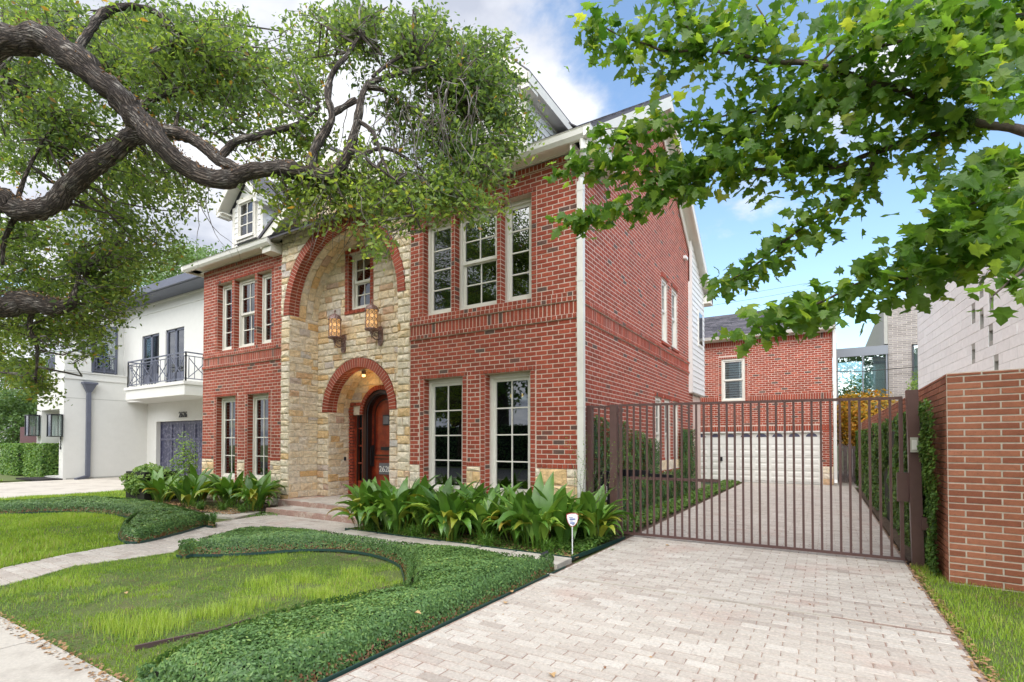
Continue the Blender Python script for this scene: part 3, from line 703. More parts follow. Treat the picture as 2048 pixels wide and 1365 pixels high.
def door_hole(p):
    xs=[q[0] for q in p]; zs=[q[1] for q in p]; cx=sum(xs)/len(p); cz=sum(zs)/len(p)
    if cz<DCZ and cx>DCX-DRO: return clip_poly(p,1,0,DCX+DRO) if cx>DCX else []
    if cx<-5.85 and min(zs)<2.42 and cz<2.6: p=clip_poly(p,0,1,2.42)
    if len(p)<3: return p
    return clip_out_circle(p,DCX,DCZ,DRO+0.005,DCZ)
put(DP,stone_cells(SJL,SJR,PZ,3.4),0.012,[door_hole,lambda p:p if (sum(q[1] for q in p)/len(p))<SAZ else clip_in_circle(p,SAX,SAZ,SRI+0.1)])
# vault stones (big niche and small porch), laid as radial blocks
vault=[]
def soffit(cx,cz,r,y0,y1,ny,na,t_=0.02):
    dy=(y1-y0)/ny
    for k in range(ny):
        for i in range(na):
            off=0.5*(k%2); a0=math.pi*(i+off)/na; a1=math.pi*(i+1+off)/na
            a0,a1=min(a0,math.pi),min(a1,math.pi)
            if a1-a0<0.03: continue
            q=[]
            g=0.008/r
            for (rr,sh_) in ((r+0.06,0),(r-t_,0.006)):
                for (a,y) in ((a0+g,y0+k*dy+0.006),(a1-g,y0+k*dy+0.006),(a1-g,y0+(k+1)*dy-0.006),(a0+g,y0+(k+1)*dy-0.006)):
                    q.append((cx-rr*math.cos(a),y,cz+rr*math.sin(a)))
            vault.append((q,[(4,5,6,7),(0,1,5,4),(1,2,6,5),(2,3,7,6),(3,0,4,7)],random.choice([random.uniform(0,0.6),random.uniform(0.5,0.95)])))
soffit(ACX,ACZ,ARI+0.01,0.25,ND,3,18); soffit(SAX,SAZ,SRI+0.01,ND+0.24,DW,2,13)
# mortar shells behind the stone
sm_=MB()
def arch_shell(mb,pl,x0,x1,z0,z1,cx,cz,r,n=24):
    """flat wall x0..x1, z0..z1 (z0 at the springing) with a semicircle cut out"""
    pts=[(cx-r*math.cos(math.pi*i/n),cz+r*math.sin(math.pi*i/n)) for i in range(n+1)]
    for i in range(n):
        a,b=pts[i],pts[i+1]; mb.quad(pl.p(a[0],a[1],-0.006),pl.p(b[0],b[1],-0.006),pl.p(b[0],z1,-0.006),pl.p(a[0],z1,-0.006))
    if x0<cx-r: mb.quad(pl.p(x0,z0,-0.006),pl.p(cx-r,z0,-0.006),pl.p(cx-r,z1,-0.006),pl.p(x0,z1,-0.006))
    if x1>cx+r: mb.quad(pl.p(cx+r,z0,-0.006),pl.p(x1,z0,-0.006),pl.p(x1,z1,-0.006),pl.p(cx+r,z1,-0.006))
arch_shell(sm_,FR,XL,XR,ACZ,6.14,ACX,ACZ,ARI+0.02)
sm_.add([FR.p(XL,6.14,-0.006),FR.p(XR,6.14,-0.006),FR.p(GPK[0],7.33,-0.006)],[(0,1,2)])
for a,b in ((XL,NL),(NR,XR)): sm_.quad(FR.p(a,0,-0.006),FR.p(b,0,-0.006),FR.p(b,ACZ,-0.006),FR.p(a,ACZ,-0.006))
for pl_,w_ in ((JL,ND),(JR,ND)): sm_.quad(pl_.p(0,0,-0.004),pl_.p(w_,0,-0.004),pl_.p(w_,ACZ,-0.004),pl_.p(0,ACZ,-0.004))
for i in range(24):
    a0,a1=math.pi*i/24,math.pi*(i+1)/24
    for (cx,cz,r,y0,y1) in ((ACX,ACZ,ARI+0.02,0,ND),(SAX,SAZ,SRI+0.02,ND,DW)):
        sm_.quad((cx-r*math.cos(a0),y0,cz+r*math.sin(a0)),(cx-r*math.cos(a1),y0,cz+r*math.sin(a1)),(cx-r*math.cos(a1),y1,cz+r*math.sin(a1)),(cx-r*math.cos(a0),y1,cz+r*math.sin(a0)))
# niche back wall with the porch arch and the little window cut out
for a,b in ((NL,SJL),(SJR,NR)): sm_.quad(NB.p(a,0,-0.006),NB.p(b,0,-0.006),NB.p(b,SAZ,-0.006),NB.p(a,SAZ,-0.006))
arch_shell(sm_,NB,NL,NR,SAZ,3.4,SAX,SAZ,SRI+0.02)
holed_wall(sm_,NB,NL,NR,3.4,6.15,[NW],d=-0.006,reveal=0.16)
for pl_ in (PJL,PJR): sm_.quad(pl_.p(0,0,-0.004),pl_.p(DW-ND,0,-0.004),pl_.p(DW-ND,SAZ,-0.004),pl_.p(0,SAZ,-0.004))
arch_shell(sm_,DP,SJL-0.05,SJR+0.05,DCZ,3.3,DCX,DCZ,DRI+0.03)
sm_.quad(DP.p(DCX+DRI,0,-0.006),DP.p(SJR+0.05,0,-0.006),DP.p(SJR+0.05,DCZ,-0.006),DP.p(DCX+DRI,DCZ,-0.006))
sw_=sm_.build('stone_wall','stone_mortar',house)
stone_build(ST,sw_,300)
vm=MB()
for vs,fs,t in vault: vm.add(vs,fs,t)
o=vm.build('vault_stonework','stone',sw_); o['kind']='stuff'
# brick arches: face ring and two soffit rings each
ring=[]; arch_ring(FR,ACX,ACZ,ARI,ARO,74,-0.12,0.028,ring,gap=0.17)
ar=MB()
def arch_back(cx,cz,r0,r1,pl,d0,d1,n=40):
    mb=MB(); P=lambda r,a,d: pl.p(cx-r*math.cos(a),cz+r*math.sin(a),d)
    for i in range(n):
        a,b=math.pi*i/n,math.pi*(i+1)/n
        mb.quad(P(r0,a,d1),P(r1,a,d1),P(r1,b,d1),P(r0,b,d1)); mb.quad(P(r0,a,d0),P(r0,a,d1),P(r0,b,d1),P(r0,b,d0))
    return mb
a1_=arch_back(ACX,ACZ,ARI+0.003,ARO-0.006,FR,-0.25,0.024).build('entrance_arch','mortar',house)
pieces(ring,'brick','brick',a1_)
ring=[]; arch_ring(FR,ACX,ACZ,ARI,ARI+0.1,74,-0.24,-0.13,ring,gap=0.17); pieces(ring,'brick','brick',a1_)
a2_=arch_back(SAX,SAZ,SRI+0.003,SRO-0.006,NB,-0.25,0.024).build('porch_arch','mortar',house)
ring=[]; arch_ring(NB,SAX,SAZ,SRI,SRO,46,-0.115,0.028,ring,gap=0.18); arch_ring(NB,SAX,SAZ,SRI,SRI+0.1,46,-0.235,-0.125,ring,gap=0.18); pieces(ring,'brick','brick',a2_)
# brick surround of door, sidelight and niche window
a3_=arch_back(DCX,DCZ,DRI+0.006,DRO-0.004,DP,-0.15,0.030).build('door_surround','mortar',house)
ring=[]; arch_ring(DP,DCX,DCZ,DRI,DRO,27,-0.10,0.042,ring,gap=0.16,tint=None)
BM=Masonry()
BM.lay(DP,courses(-6.80,-6.66,PZ+0.1,2.32,pitch=0.14,bond=0),0.035,-0.10)
BM.lay(DP,courses(-6.80,-6.24,2.32,2.41,pitch=0.088,ch=0.095,bond=0),0.035,-0.10)
BM.lay(DP,courses(-6.80,-6.10,PZ+0.005,PZ+0.1,pitch=0.088,ch=0.1,bond=0),0.05,-0.10)
BM.lay(DP,courses(DCX+DRI,DCX+DRO,PZ,DCZ,pitch=0.1,bond=0),0.035,-0.1)
BM.lay(Plane((-6.66,DW,0),(0,1,0),(1,0,0)),courses(-0.03,0.12,PZ+0.1,2.32,pitch=0.15,bond=0),0.004,-0.01)
pieces(ring,'brick','brick',a3_); BM.finish(a3_,'brick',120)
BN=Masonry(); h=NW
a4_=MB(); 
a4_=MB().box((h[0]-0.095,ND-0.025,h[2]-0.085),(h[0],ND+0.15,h[3]+0.085)).box((h[1],ND-0.025,h[2]-0.085),(h[1]+0.095,ND+0.15,h[3]+0.085)).box((h[0],ND-0.025,h[2]-0.085),(h[1],ND+0.15,h[2]-0.005)).box((h[0],ND-0.025,h[3]+0.005),(h[1],ND+0.15,h[3]+0.085)).build('window_surround','mortar',house)
for a,b in ((h[0]-0.10,h[0]-0.003),(h[1]+0.003,h[1]+0.10)): BN.lay(NB,courses(a,b,h[2],h[3],pitch=0.11,bond=0),0.04,0.0)
BN.lay(NB,courses(h[0]-0.10,h[1]+0.10,h[3],h[3]+0.09,pitch=0.086,ch=0.095,bond=0),0.045,0.0); BN.lay(NB,courses(h[0]-0.10,h[1]+0.10,h[2]-0.09,h[2],pitch=0.086,ch=0.095,bond=0),0.05,0.0)
BN.lay(Plane((h[0],ND,0),(0,1,0),(1,0,0)),courses(-0.03,0.13,h[2],h[3],pitch=0.16,bond=0),0.004,-0.01)
BN.finish(a4_,'brick',120)
# ---------------- windows
def window(parent,pl,x0,x1,z0,z1,cols,rows,y=-0.17,kind='casement',fw=0.075,sash=0.055,mun=0.022,sill=True,m='trim'):
    """frame ring set at depth y; sashes, glazing bars and panes are pieces of the window"""
    P=lambda u,z,d: pl.p(u,z,d)
    def bx(mb,a,b,c,e,d0,d1): mb.add([P(a,c,d0),P(b,c,d0),P(b,e,d0),P(a,e,d0),P(a,c,d1),P(b,c,d1),P(b,e,d1),P(a,e,d1)],[(0,3,2,1),(4,5,6,7),(0,1,5,4),(1,2,6,5),(2,3,7,6),(3,0,4,7)])
    def ringm(mb,a,b,c,e,wd,d0,d1):
        bx(mb,a,a+wd,c,e,d0,d1); bx(mb,b-wd,b,c,e,d0,d1); bx(mb,a+wd,b-wd,e-wd,e,d0,d1); bx(mb,a+wd,b-wd,c,c+wd,d0,d1)
    f=MB(); ringm(f,x0+0.002,x1-0.002,z0+0.002,z1-0.002,fw,y-0.06,y+0.03); ringm(f,x0+fw*0.62,x1-fw*0.62,z0+fw*0.62,z1-fw*0.62,0.028,y-0.05,y+0.05)
    wo_=f.build('window',m,parent)
    a,b,c,e=x0+fw,x1-fw,z0+fw,z1-fw
    parts_=[(c,e,rows,0.0)] if kind=='casement' else [(c,(c+e)/2+0.015,rows//2,-0.03),((c+e)/2-0.015,e,rows-rows//2,0.004)]
    for (zc,ze,rw,off) in parts_:
        s_=MB(); ringm(s_,a,b,zc,ze,sash,y-0.03+off,y+0.012+off); s_.build('sash',m,wo_)
        ia,ib,ic,ie=a+sash,b-sash,zc+sash,ze-sash; cw=(ib-ia)/cols; rh=(ie-ic)/rw
        for i in range(1,cols): q=MB(); bx(q,ia+i*cw-mun/2,ia+i*cw+mun/2,ic,ie,y-0.02+off,y+0.006+off); q.build('glazing_bar',m,wo_)
        for i in range(1,rw): q=MB(); bx(q,ia,ib,ic+i*rh-mun/2,ic+i*rh+mun/2,y-0.019+off,y+0.007+off); q.build('glazing_bar',m,wo_)
        for i in range(cols):
            for k in range(rw):
                q=MB(); bx(q,ia+i*cw,ia+(i+1)*cw,ic+k*rh,ic+(k+1)*rh,y-0.012+off,y-0.008+off); q.build('pane','glass',wo_)
    if sill:
        q=MB(); bx(q,x0+0.01,x1-0.01,z0-0.03,z0+0.015,y,y+0.09); q.build('sill',m,wo_)
    return wo_
for h in RW: window(house,FR,*h,2,4)
for h in LW: window(house,FR,*h,2,4)
for (hs) in (RU,LU):
    window(house,FR,*hs[0],1,4); window(house,FR,*hs[1],2,4,kind='hung'); window(house,FR,*hs[2],1,4)
window(house,NB,*NW,2,4,y=-0.12,kind='hung')
for h in SW: window(house,SD,*h,1,4,y=-0.06,kind='hung')
# ---------------- front door and sidelight
dy=DW+0.13
sl=MB().box((-6.66,DW+0.05,PZ+0.1),(-6.56,DW+0.14,2.32)).box((-6.36,DW+0.02,PZ+0.1),(-6.27,DW+0.15,2.32)).box((-6.56,DW+0.05,2.20),(-6.36,DW+0.14,2.32)).box((-6.56,DW+0.05,PZ+0.1),(-6.36,DW+0.14,PZ+0.34)).build('sidelight','wood_door',house)
MB().box((-6.57,DW+0.03,PZ+0.12),(-6.545,DW+0.07,2.24)).box((-6.385,DW+0.03,PZ+0.12),(-6.36,DW+0.07,2.24)).build('bead','wood_dark',sl)
zs=np.linspace(PZ+0.34,2.20,5)
for a,b in zip(zs,zs[1:]): MB().box((-6.545,DW+0.10,a+0.02),(-6.385,DW+0.104,b-0.02)).build('pane','glass',sl)
for z in zs[1:-1]: MB().box((-6.56,DW+0.06,z-0.018),(-6.36,DW+0.12,z+0.018)).build('glazing_bar','wood_door',sl)
for k in range(26): pass
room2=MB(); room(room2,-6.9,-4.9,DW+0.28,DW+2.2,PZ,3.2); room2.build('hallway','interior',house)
bl=MB()
for k in range(34): bl.box((-6.545,DW+0.112,PZ+0.36+k*0.053),(-6.385,DW+0.12,PZ+0.398+k*0.053))
o=bl.build('blind','blind',sl); o['kind']='stuff'
def arch_outline(cx,cz,r,zb,n=20): return [(cx+r,zb)]+[(cx+r*math.cos(math.pi*i/n),cz+r*math.sin(math.pi*i/n)) for i in range(n+1)]+[(cx-r,zb)]
def arch_solid(cx,cz,r,zb,y0,y1): return MB().extr([(x,y0,z) for x,z in arch_outline(cx,cz,r,zb)],(0,y1-y0,0))
def arch_hoop(cx,cz,r0,r1,zb,y0,y1,n=20):
    a=arch_outline(cx,cz,r1,zb,n); b=arch_outline(cx,cz,r0,zb,n); mb=MB()
    for i in range(len(a)-1):
        q=[(a[i],b[i]),(a[i+1],b[i+1])]
        vs=[(p[0],y,p[1]) for y in (y0,y1) for pr in q for p in pr]  # a_i,b_i,a_i1,b_i1 at y0, then y1
        mb.add(vs,[(0,1,3,2),(4,6,7,5),(0,2,6,4),(1,5,7,3),(0,4,5,1),(2,3,7,6)])
    return mb
dj=arch_hoop(DCX,DCZ,0.50,0.60,PZ,DW+0.0,DW+0.24).build('door_frame','wood_dark',house)
arch_hoop(DCX,DCZ,0.475,0.505,PZ,DW+0.03,DW+0.05).build('weather_strip','dark_metal',dj)
dl=arch_solid(DCX,DCZ,0.50,PZ,DW+0.20,DW+0.25).build('front_door','wood_door',house)
arch_hoop(DCX,DCZ-0.02,0.375,0.405,1.13,DW+0.18,DW+0.2).build('panel_moulding','wood_dark',dl)
arch_hoop(DCX,DCZ-0.03,0.33,0.345,1.19,DW+0.185,DW+0.2).build('panel_moulding','wood_door',dl)
MB().box((DCX-0.40,DW+0.18,1.10),(DCX+0.40,DW+0.2,1.13)).box((DCX-0.40,DW+0.18,1.02),(DCX+0.40,DW+0.2,1.04)).build('rail_moulding','wood_dark',dl)
MB().box((DCX-0.33,DW+0.17,0.30),(DCX+0.33,DW+0.2,0.93)).build('lower_panel','wood_door',dl)
MB().box((DCX-0.115,DW+0.175,1.84),(DCX+0.115,DW+0.2,2.09)).build('peep_frame','dark_metal',dl)
MB().box((DCX-0.09,DW+0.168,1.87),(DCX+0.09,DW+0.178,2.06)).build('peep_pane','number_plate',dl)
MB().box((DCX-0.17,DW+0.17,1.24),(DCX+0.17,DW+0.2,1.32)).build('mail_slot','black_plastic',dl)
MB().tube([(DCX-0.44,DW+0.12,1.33),(DCX-0.44,DW+0.10,1.1),(DCX-0.44,DW+0.12,0.86)],0.014,8).box((DCX-0.465,DW+0.17,0.84),(DCX-0.415,DW+0.2,1.36)).build('door_handle','black_plastic',dl)
npx=MB().box((DCX-0.20,DW+0.15,0.66),(DCX+0.20,DW+0.172,0.93)).build('number_plate','number_plate',dl)
def text(s,loc,size,m,parent,rot=(R(90),0,0),ext=0.004,name='house_number',align='CENTER',sp=1.0):
    c=bpy.data.curves.new(name,'FONT'); c.body=s; c.size=size; c.extrude=ext; c.align_x=align; c.space_character=sp; c.materials.append(MATS[m])
    o=bpy.data.objects.new(name,c); COL.objects.link(o)
    dg=bpy.context.evaluated_depsgraph_get(); me=bpy.data.meshes.new_from_object(o.evaluated_get(dg)); bpy.data.objects.remove(o)
    o=bpy.data.objects.new(name,me); COL.objects.link(o); o.location=loc; o.rotation_euler=rot
    if parent is not None:
        o.parent=parent; o.matrix_parent_inverse=Matrix.Translation(-WL.get(parent.name,Vector((0,0,0))))
    return o
text('2628',(DCX,DW+0.146,0.72),0.2,'number_pale',dl)
tag(MB().box((-6.783,1.24,0.98),(-6.77,1.30,1.07)).build('doorbell','dark_metal'),'small grey doorbell plate on the stone beside the sidelight','doorbell')
# ---------------- roofs and eaves of the brick house
SL=0.685; EZ=6.10
def slab_poly(mb,pts,th=0.1):
    """sloping slab from a 3D polygon, thickened downwards"""
    mb.extr([tuple(p) for p in pts],(0,0,-th))
def shingles(parent,p0,ux,up,wid,length,n,name='shingle_courses',th=0.012):
    """p0 eave corner, ux along the eave, up up-slope; n overlapping courses"""
    mb=MB(); p0=Vector(p0);ux=Vector(ux).normalized();up=Vector(up).normalized(); nn=ux.cross(up).normalized()
    if nn.z<0: nn=-nn
    cl=length/n
    for i in range(n):
        x=-random.uniform(0,0.25)
        while x<wid:
            ww=random.uniform(0.22,0.34); a=max(0,x);b=min(wid,x+ww-0.006); x+=ww
            if b<=a: continue
            t=th*random.uniform(0.8,1.4)
            q=lambda u,v,h: p0+ux*u+up*v+nn*h
            mb.add([q(a,i*cl-0.02,0.004),q(b,i*cl-0.02,0.004),q(b,(i+1)*cl,0.002),q(a,(i+1)*cl,0.002),q(a,i*cl-0.02,t+0.008),q(b,i*cl-0.02,t+0.008),q(b,(i+1)*cl,0.005),q(a,(i+1)*cl,0.005)],
               [(4,5,6,7),(0,1,5,4),(1,2,6,5),(3,0,4,7)],random.random())
    o=mb.build(name,'shingle',parent); o['kind']='stuff'; return o
rf=MB(); slab_poly(rf,[(-11.15,-0.34,EZ),(0.30,-0.34,EZ),(0.30,4.6,9.5),(-11.15,4.6,9.5)],0.06); slab_poly(rf,[(-11.15,9.6,EZ-0.05),(0.30,9.6,EZ-0.05),(0.30,4.6,9.5),(-11.15,4.6,9.5)],0.06)
rfo=rf.build('roof','shingle',house)
L_=math.hypot(4.94,3.4); shingles(rfo,(-11.15,-0.34,EZ),(1,0,0),(0,4.94,3.4),11.45,L_,34)
shingles(rfo,(-11.15,9.6,EZ-0.05),(1,0,0),(0,-5.0,3.45),11.45,6.07,20)
tr=MB()
# rake boards on the side gable: outer fascia, inner frieze and soffit
def rake(mb,x0,x1,pa,pb,h=0.24):
    """board between two (y,z) points, thickness x0..x1, height h measured vertically downward"""
    mb.extr([(x0,pa[0],pa[1]),(x0,pb[0],pb[1]),(x0,pb[0],pb[1]-h),(x0,pa[0],pa[1]-h)],(x1-x0,0,0))
for (a,b) in (((-0.30,EZ-0.03),(4.6,9.44)),((9.62,EZ-0.12),(4.6,9.44))):
    rake(tr,0.27,0.31,a,b,0.27); rake(tr,0.02,0.05,(a[0],a[1]-0.1),(b[0],b[1]-0.1),0.40); 
    mb=tr; mb.extr([(0.03,a[0],a[1]-0.13),(0.28,a[0],a[1]-0.13),(0.28,b[0],b[1]-0.13),(0.03,b[0],b[1]-0.13)],(0,0,-0.02))
tr.build('rake_board','trim',house)
# boxed eave end at the back of the gable
MB().box((0.0,9.2,5.72),(0.31,9.66,5.98)).build('eave_return','trim',house)
# front eaves: soffit, frieze and fascia, left and right of the stone bay
for (x0,x1) in ((-3.475,0.0),(-10.86,-7.46)):
    e0=x0 if x0>-5 else x0-0.3; e1=x1+0.28 if x1>-5 else x1-0.0
    fz=MB().box((x0,-0.055,5.968),(x1,-0.02,6.06)).box((x0,-0.075,5.99),(x1,-0.055,6.06)); fz.build('frieze','trim',house)
    MB().box((e0,-0.32,5.985),(e1,-0.0,6.0)).box((e0,-0.30,5.965),(e1,-0.24,5.985)).build('soffit','trim',house)
    g=MB(); prof=[(-0.30,5.93),(-0.34,5.935),(-0.385,5.985),(-0.40,6.06),(-0.415,6.075),(-0.40,6.085),(-0.385,6.07),(-0.30,6.07)]
    g.extr([(e0,y,z) for y,z in prof],(e1-e0+(0.11 if x1==0 else 0),0,0)); g.build('gutter','gutter',house)
# gutter wraps round the right corner for a short return
g=MB(); prof=[(0.28,5.93),(0.32,5.935),(0.365,5.985),(0.38,6.06),(0.395,6.075),(0.38,6.085),(0.365,6.07),(0.28,6.07)]
g.extr([(x,-0.40,z) for x,z in prof],(0,1.35,0)).box((0.0,-0.3,5.985),(0.29,0.95,6.0)).box((0.0,0.95,5.93),(0.37,0.97,6.07)); g.build('gutter','gutter',house)
MB().box((0.012,0.0,5.90),(0.03,0.95,5.985)).build('frieze','trim',house)
MB().extr([(0.28,-0.3,6.07),(0.28,0.95,6.07),(0.0,0.95,6.28),(0.0,-0.3,6.28)],(0,0,-0.02)).build('return_roof','shingle',house)
g=MB(); prof=[(-11.14,5.93),(-11.18,5.935),(-11.22,5.985),(-11.24,6.06),(-11.22,6.07),(-11.14,6.07)]
g.extr([(x,-0.40,z) for x,z in prof],(0,1.1,0)).box((-11.16,-0.3,5.985),(-10.86,0.7,6.0)); g.build('gutter','gutter',house)
# downspout on the corner
ds=MB().tube([(0.22,-0.30,5.96),(0.235,-0.30,5.80),(0.20,-0.2,5.68),(0.10,-0.055,5.52),(0.085,-0.045,5.40)],0.045,10)
ds.box((0.035,-0.085,0.0),(0.135,-0.005,5.45)); dso=ds.build('downspout','gutter',house)
for z in (1.95,3.9,5.3): MB().box((0.030,-0.09,z),(0.14,-0.002,z+0.02)).build('strap','gutter',dso)
# centre gable: rakes, fascia, soffit, roof
PK=(-5.47,7.52)
gr=MB(); 
for s_,xe in ((-1,-7.80),(1,-3.14)):
    za=6.13; a=(xe,za); b=(PK[0],PK[1])
    gr.extr([(a[0],-0.33,a[1]),(b[0],-0.33,b[1]),(b[0],-0.33,b[1]-0.24),(a[0],-0.33,a[1]-0.24)],(0,0.04,0))
    gr.extr([(a[0],-0.29,a[1]-0.12),(b[0],-0.29,b[1]-0.12),(b[0],-0.29,b[1]-0.15),(a[0],-0.29,a[1]-0.15)],(0,0.29,0))
    xi=a[0]-s_*0.33
    gr.box((min(a[0],xi),-0.29,5.80),(max(a[0],xi),0.0,5.97))
gr.build('gable_rake','trim',house)
grf=MB()
for s_,xe in ((-1,-7.84),(1,-3.10)):
    grf.extr([(xe,-0.36,6.12),(PK[0],-0.36,PK[1]+0.02),(PK[0],2.2,PK[1]+0.02),(xe,0.3,6.12)],(0,0,0.07))
grf.build('gable_roof','shingle',house)
# dormers
def dormer(x0,x1,name='dormer'):
    y0=0.2; zb=6.42; ze=7.50; cx=(x0+x1)/2; zp=ze+0.1+(x1-x0)/2*0.95
    core=MB().extr([(x0+0.01,y0+0.01,zb-0.1),(x1-0.01,y0+0.01,zb-0.1),(x1-0.01,y0+0.01,ze),(cx,y0+0.01,zp-0.05),(x0+0.01,y0+0.01,ze)],(0,2.6,0))
    d=core.build(name,'siding',house)
    pl=Plane((0,y0,0),(1,0,0),(0,-1,0))
    wx0,wx1,wz0,wz1=cx-0.38,cx+0.38,zb+0.20,ze+0.10
    z=zb
    while z<ze:                                   # lap siding on both sides of the window and on both cheeks
        for a,b in ((x0+0.06,wx0-0.06),(wx1+0.06,x1-0.06)):
            if b-a>0.02: MB().extr([(a,y0+0.01,z),(a,y0-0.016,z+0.002),(a,y0+0.002,z+0.14),(a,y0+0.01,z+0.14)],(b-a,0,0)).build('board','siding',d)
        for xs,s_ in ((x1,1),(x0,-1)):
            MB().extr([(xs-0.01*s_,y0+0.06,z),(xs+0.016*s_,y0+0.06,z+0.002),(xs-0.002*s_,y0+0.06,z+0.14),(xs-0.01*s_,y0+0.06,z+0.14)],(0,2.2,0)).build('board','siding',d)
        z+=0.14
    for a,b in ((x0-0.012,x0+0.08),(x1-0.08,x1+0.012)): MB().box((a,y0-0.022,zb-0.05),(b,y0+0.08,ze+0.02)).build('corner_board','trim',d)
    window(d,pl,wx0,wx1,wz0,wz1,2,3,y=0.02,fw=0.06,sash=0.035)
    MB().box((wx0-0.08,y0-0.07,wz0-0.09),(wx1+0.08,y0-0.002,wz0-0.03)).build('sill_board','trim',d)
    MB().box((wx0-0.06,y0-0.05,wz1),(wx1+0.06,y0-0.002,wz1+0.07)).build('head_board','trim',d)
    r=MB()
    for s_,xe in ((-1,x0-0.22),(1,x1+0.22)):
        r.extr([(xe,-0.10,ze-0.03),(cx,-0.10,zp+0.1),(cx,3.4,zp+0.1),(xe,1.9,ze-0.03)],(0,0,0.05))
    r.build('dormer_roof','shingle',d)
    r=MB()
    for s_,xe in ((-1,x0-0.22),(1,x1+0.22)):
        r.extr([(xe,-0.13,ze-0.03),(cx,-0.13,zp+0.12),(cx,-0.13,zp-0.06),(xe,-0.13,ze-0.21)],(0,0.035,0))
        xi=x0 if s_<0 else x1
        r.box((min(xe,xi),-0.10,ze-0.19),(max(xe,xi),1.95,ze-0.165)); r.box((xe-0.015,-0.13,ze-0.20),(xe+0.015,1.9,ze-0.03))
        r.box((min(xe,xe-s_*0.14),-0.12,ze-0.26),(max(xe,xe-s_*0.14),0.2,ze-0.16))
    for s_,xe in ((-1,x0-0.22),(1,x1+0.22)):
        r.extr([(xe,-0.095,ze-0.05),(cx,-0.095,zp+0.08),(cx,0.205,zp+0.08),(xe,0.205,ze-0.05)],(0,0,0.012))
    r.build('dormer_eave','trim',d)
dormer(-9.84,-8.54); dormer(-2.32,-1.02)
# siding bay at the back corner of the side wall
bay=MB().box((-0.3,7.62,2.84),(0.10,9.3,6.0)).build('side_bay','siding',house)
z=2.86
while z<6.9:
    ya=7.62; yb=9.3 if z<5.9 else 9.3-(z-5.9)*1.44
    if yb>ya+0.1: MB().extr([(0.10,ya,z),(0.118,ya,z),(0.104,ya,z+0.155),(0.10,ya,z+0.155)],(0,yb-ya,0)).build('board','siding',bay)
    z+=0.155
MB().extr([(0.04,7.62,6.0),(0.04,9.3,6.0),(0.04,9.3,6.0),(0.04,7.62,7.15)],(0.06,0,0)).build('bay_gable','siding',bay)
MB().box((0.10,8.35,4.28),(0.135,8.95,5.35)).build('bay_window_frame','trim',bay); MB().box((0.13,8.42,4.35),(0.139,8.88,5.28)).build('pane','glass',bay)
MB().box((-0.3,8.2,2.1),(-0.05,9.25,2.84)).build('lower_bay','siding',house)
# ---------------- brick quoin seams: slim panel joints on the corner piers
# porch ceiling lamp
pl_=thing('porch_lamp','small lit ceiling lamp under the porch arch above the wooden door','lamp',(-5.95,1.1,3.02))
MB().tube([(-5.95,1.1,3.1),(-5.95,1.1,3.02)],0.05,10).build('canopy','bronze',pl_); MB().tube([(-5.95,1.1,3.02),(-5.95,1.1,2.97)],0.04,10).build('bulb','lamp_glow',pl_)
pd=bpy.data.lights.new('porch_light','POINT'); pd.energy=1; pd.color=(1,0.55,0.18); pd.shadow_soft_size=0.05
po=bpy.data.objects.new('porch_light',pd); COL.objects.link(po); po.parent=pl_; po.matrix_parent_inverse=Matrix.Translation(-Vector(pl_.location)); po.location=(-5.95,1.1,2.90)
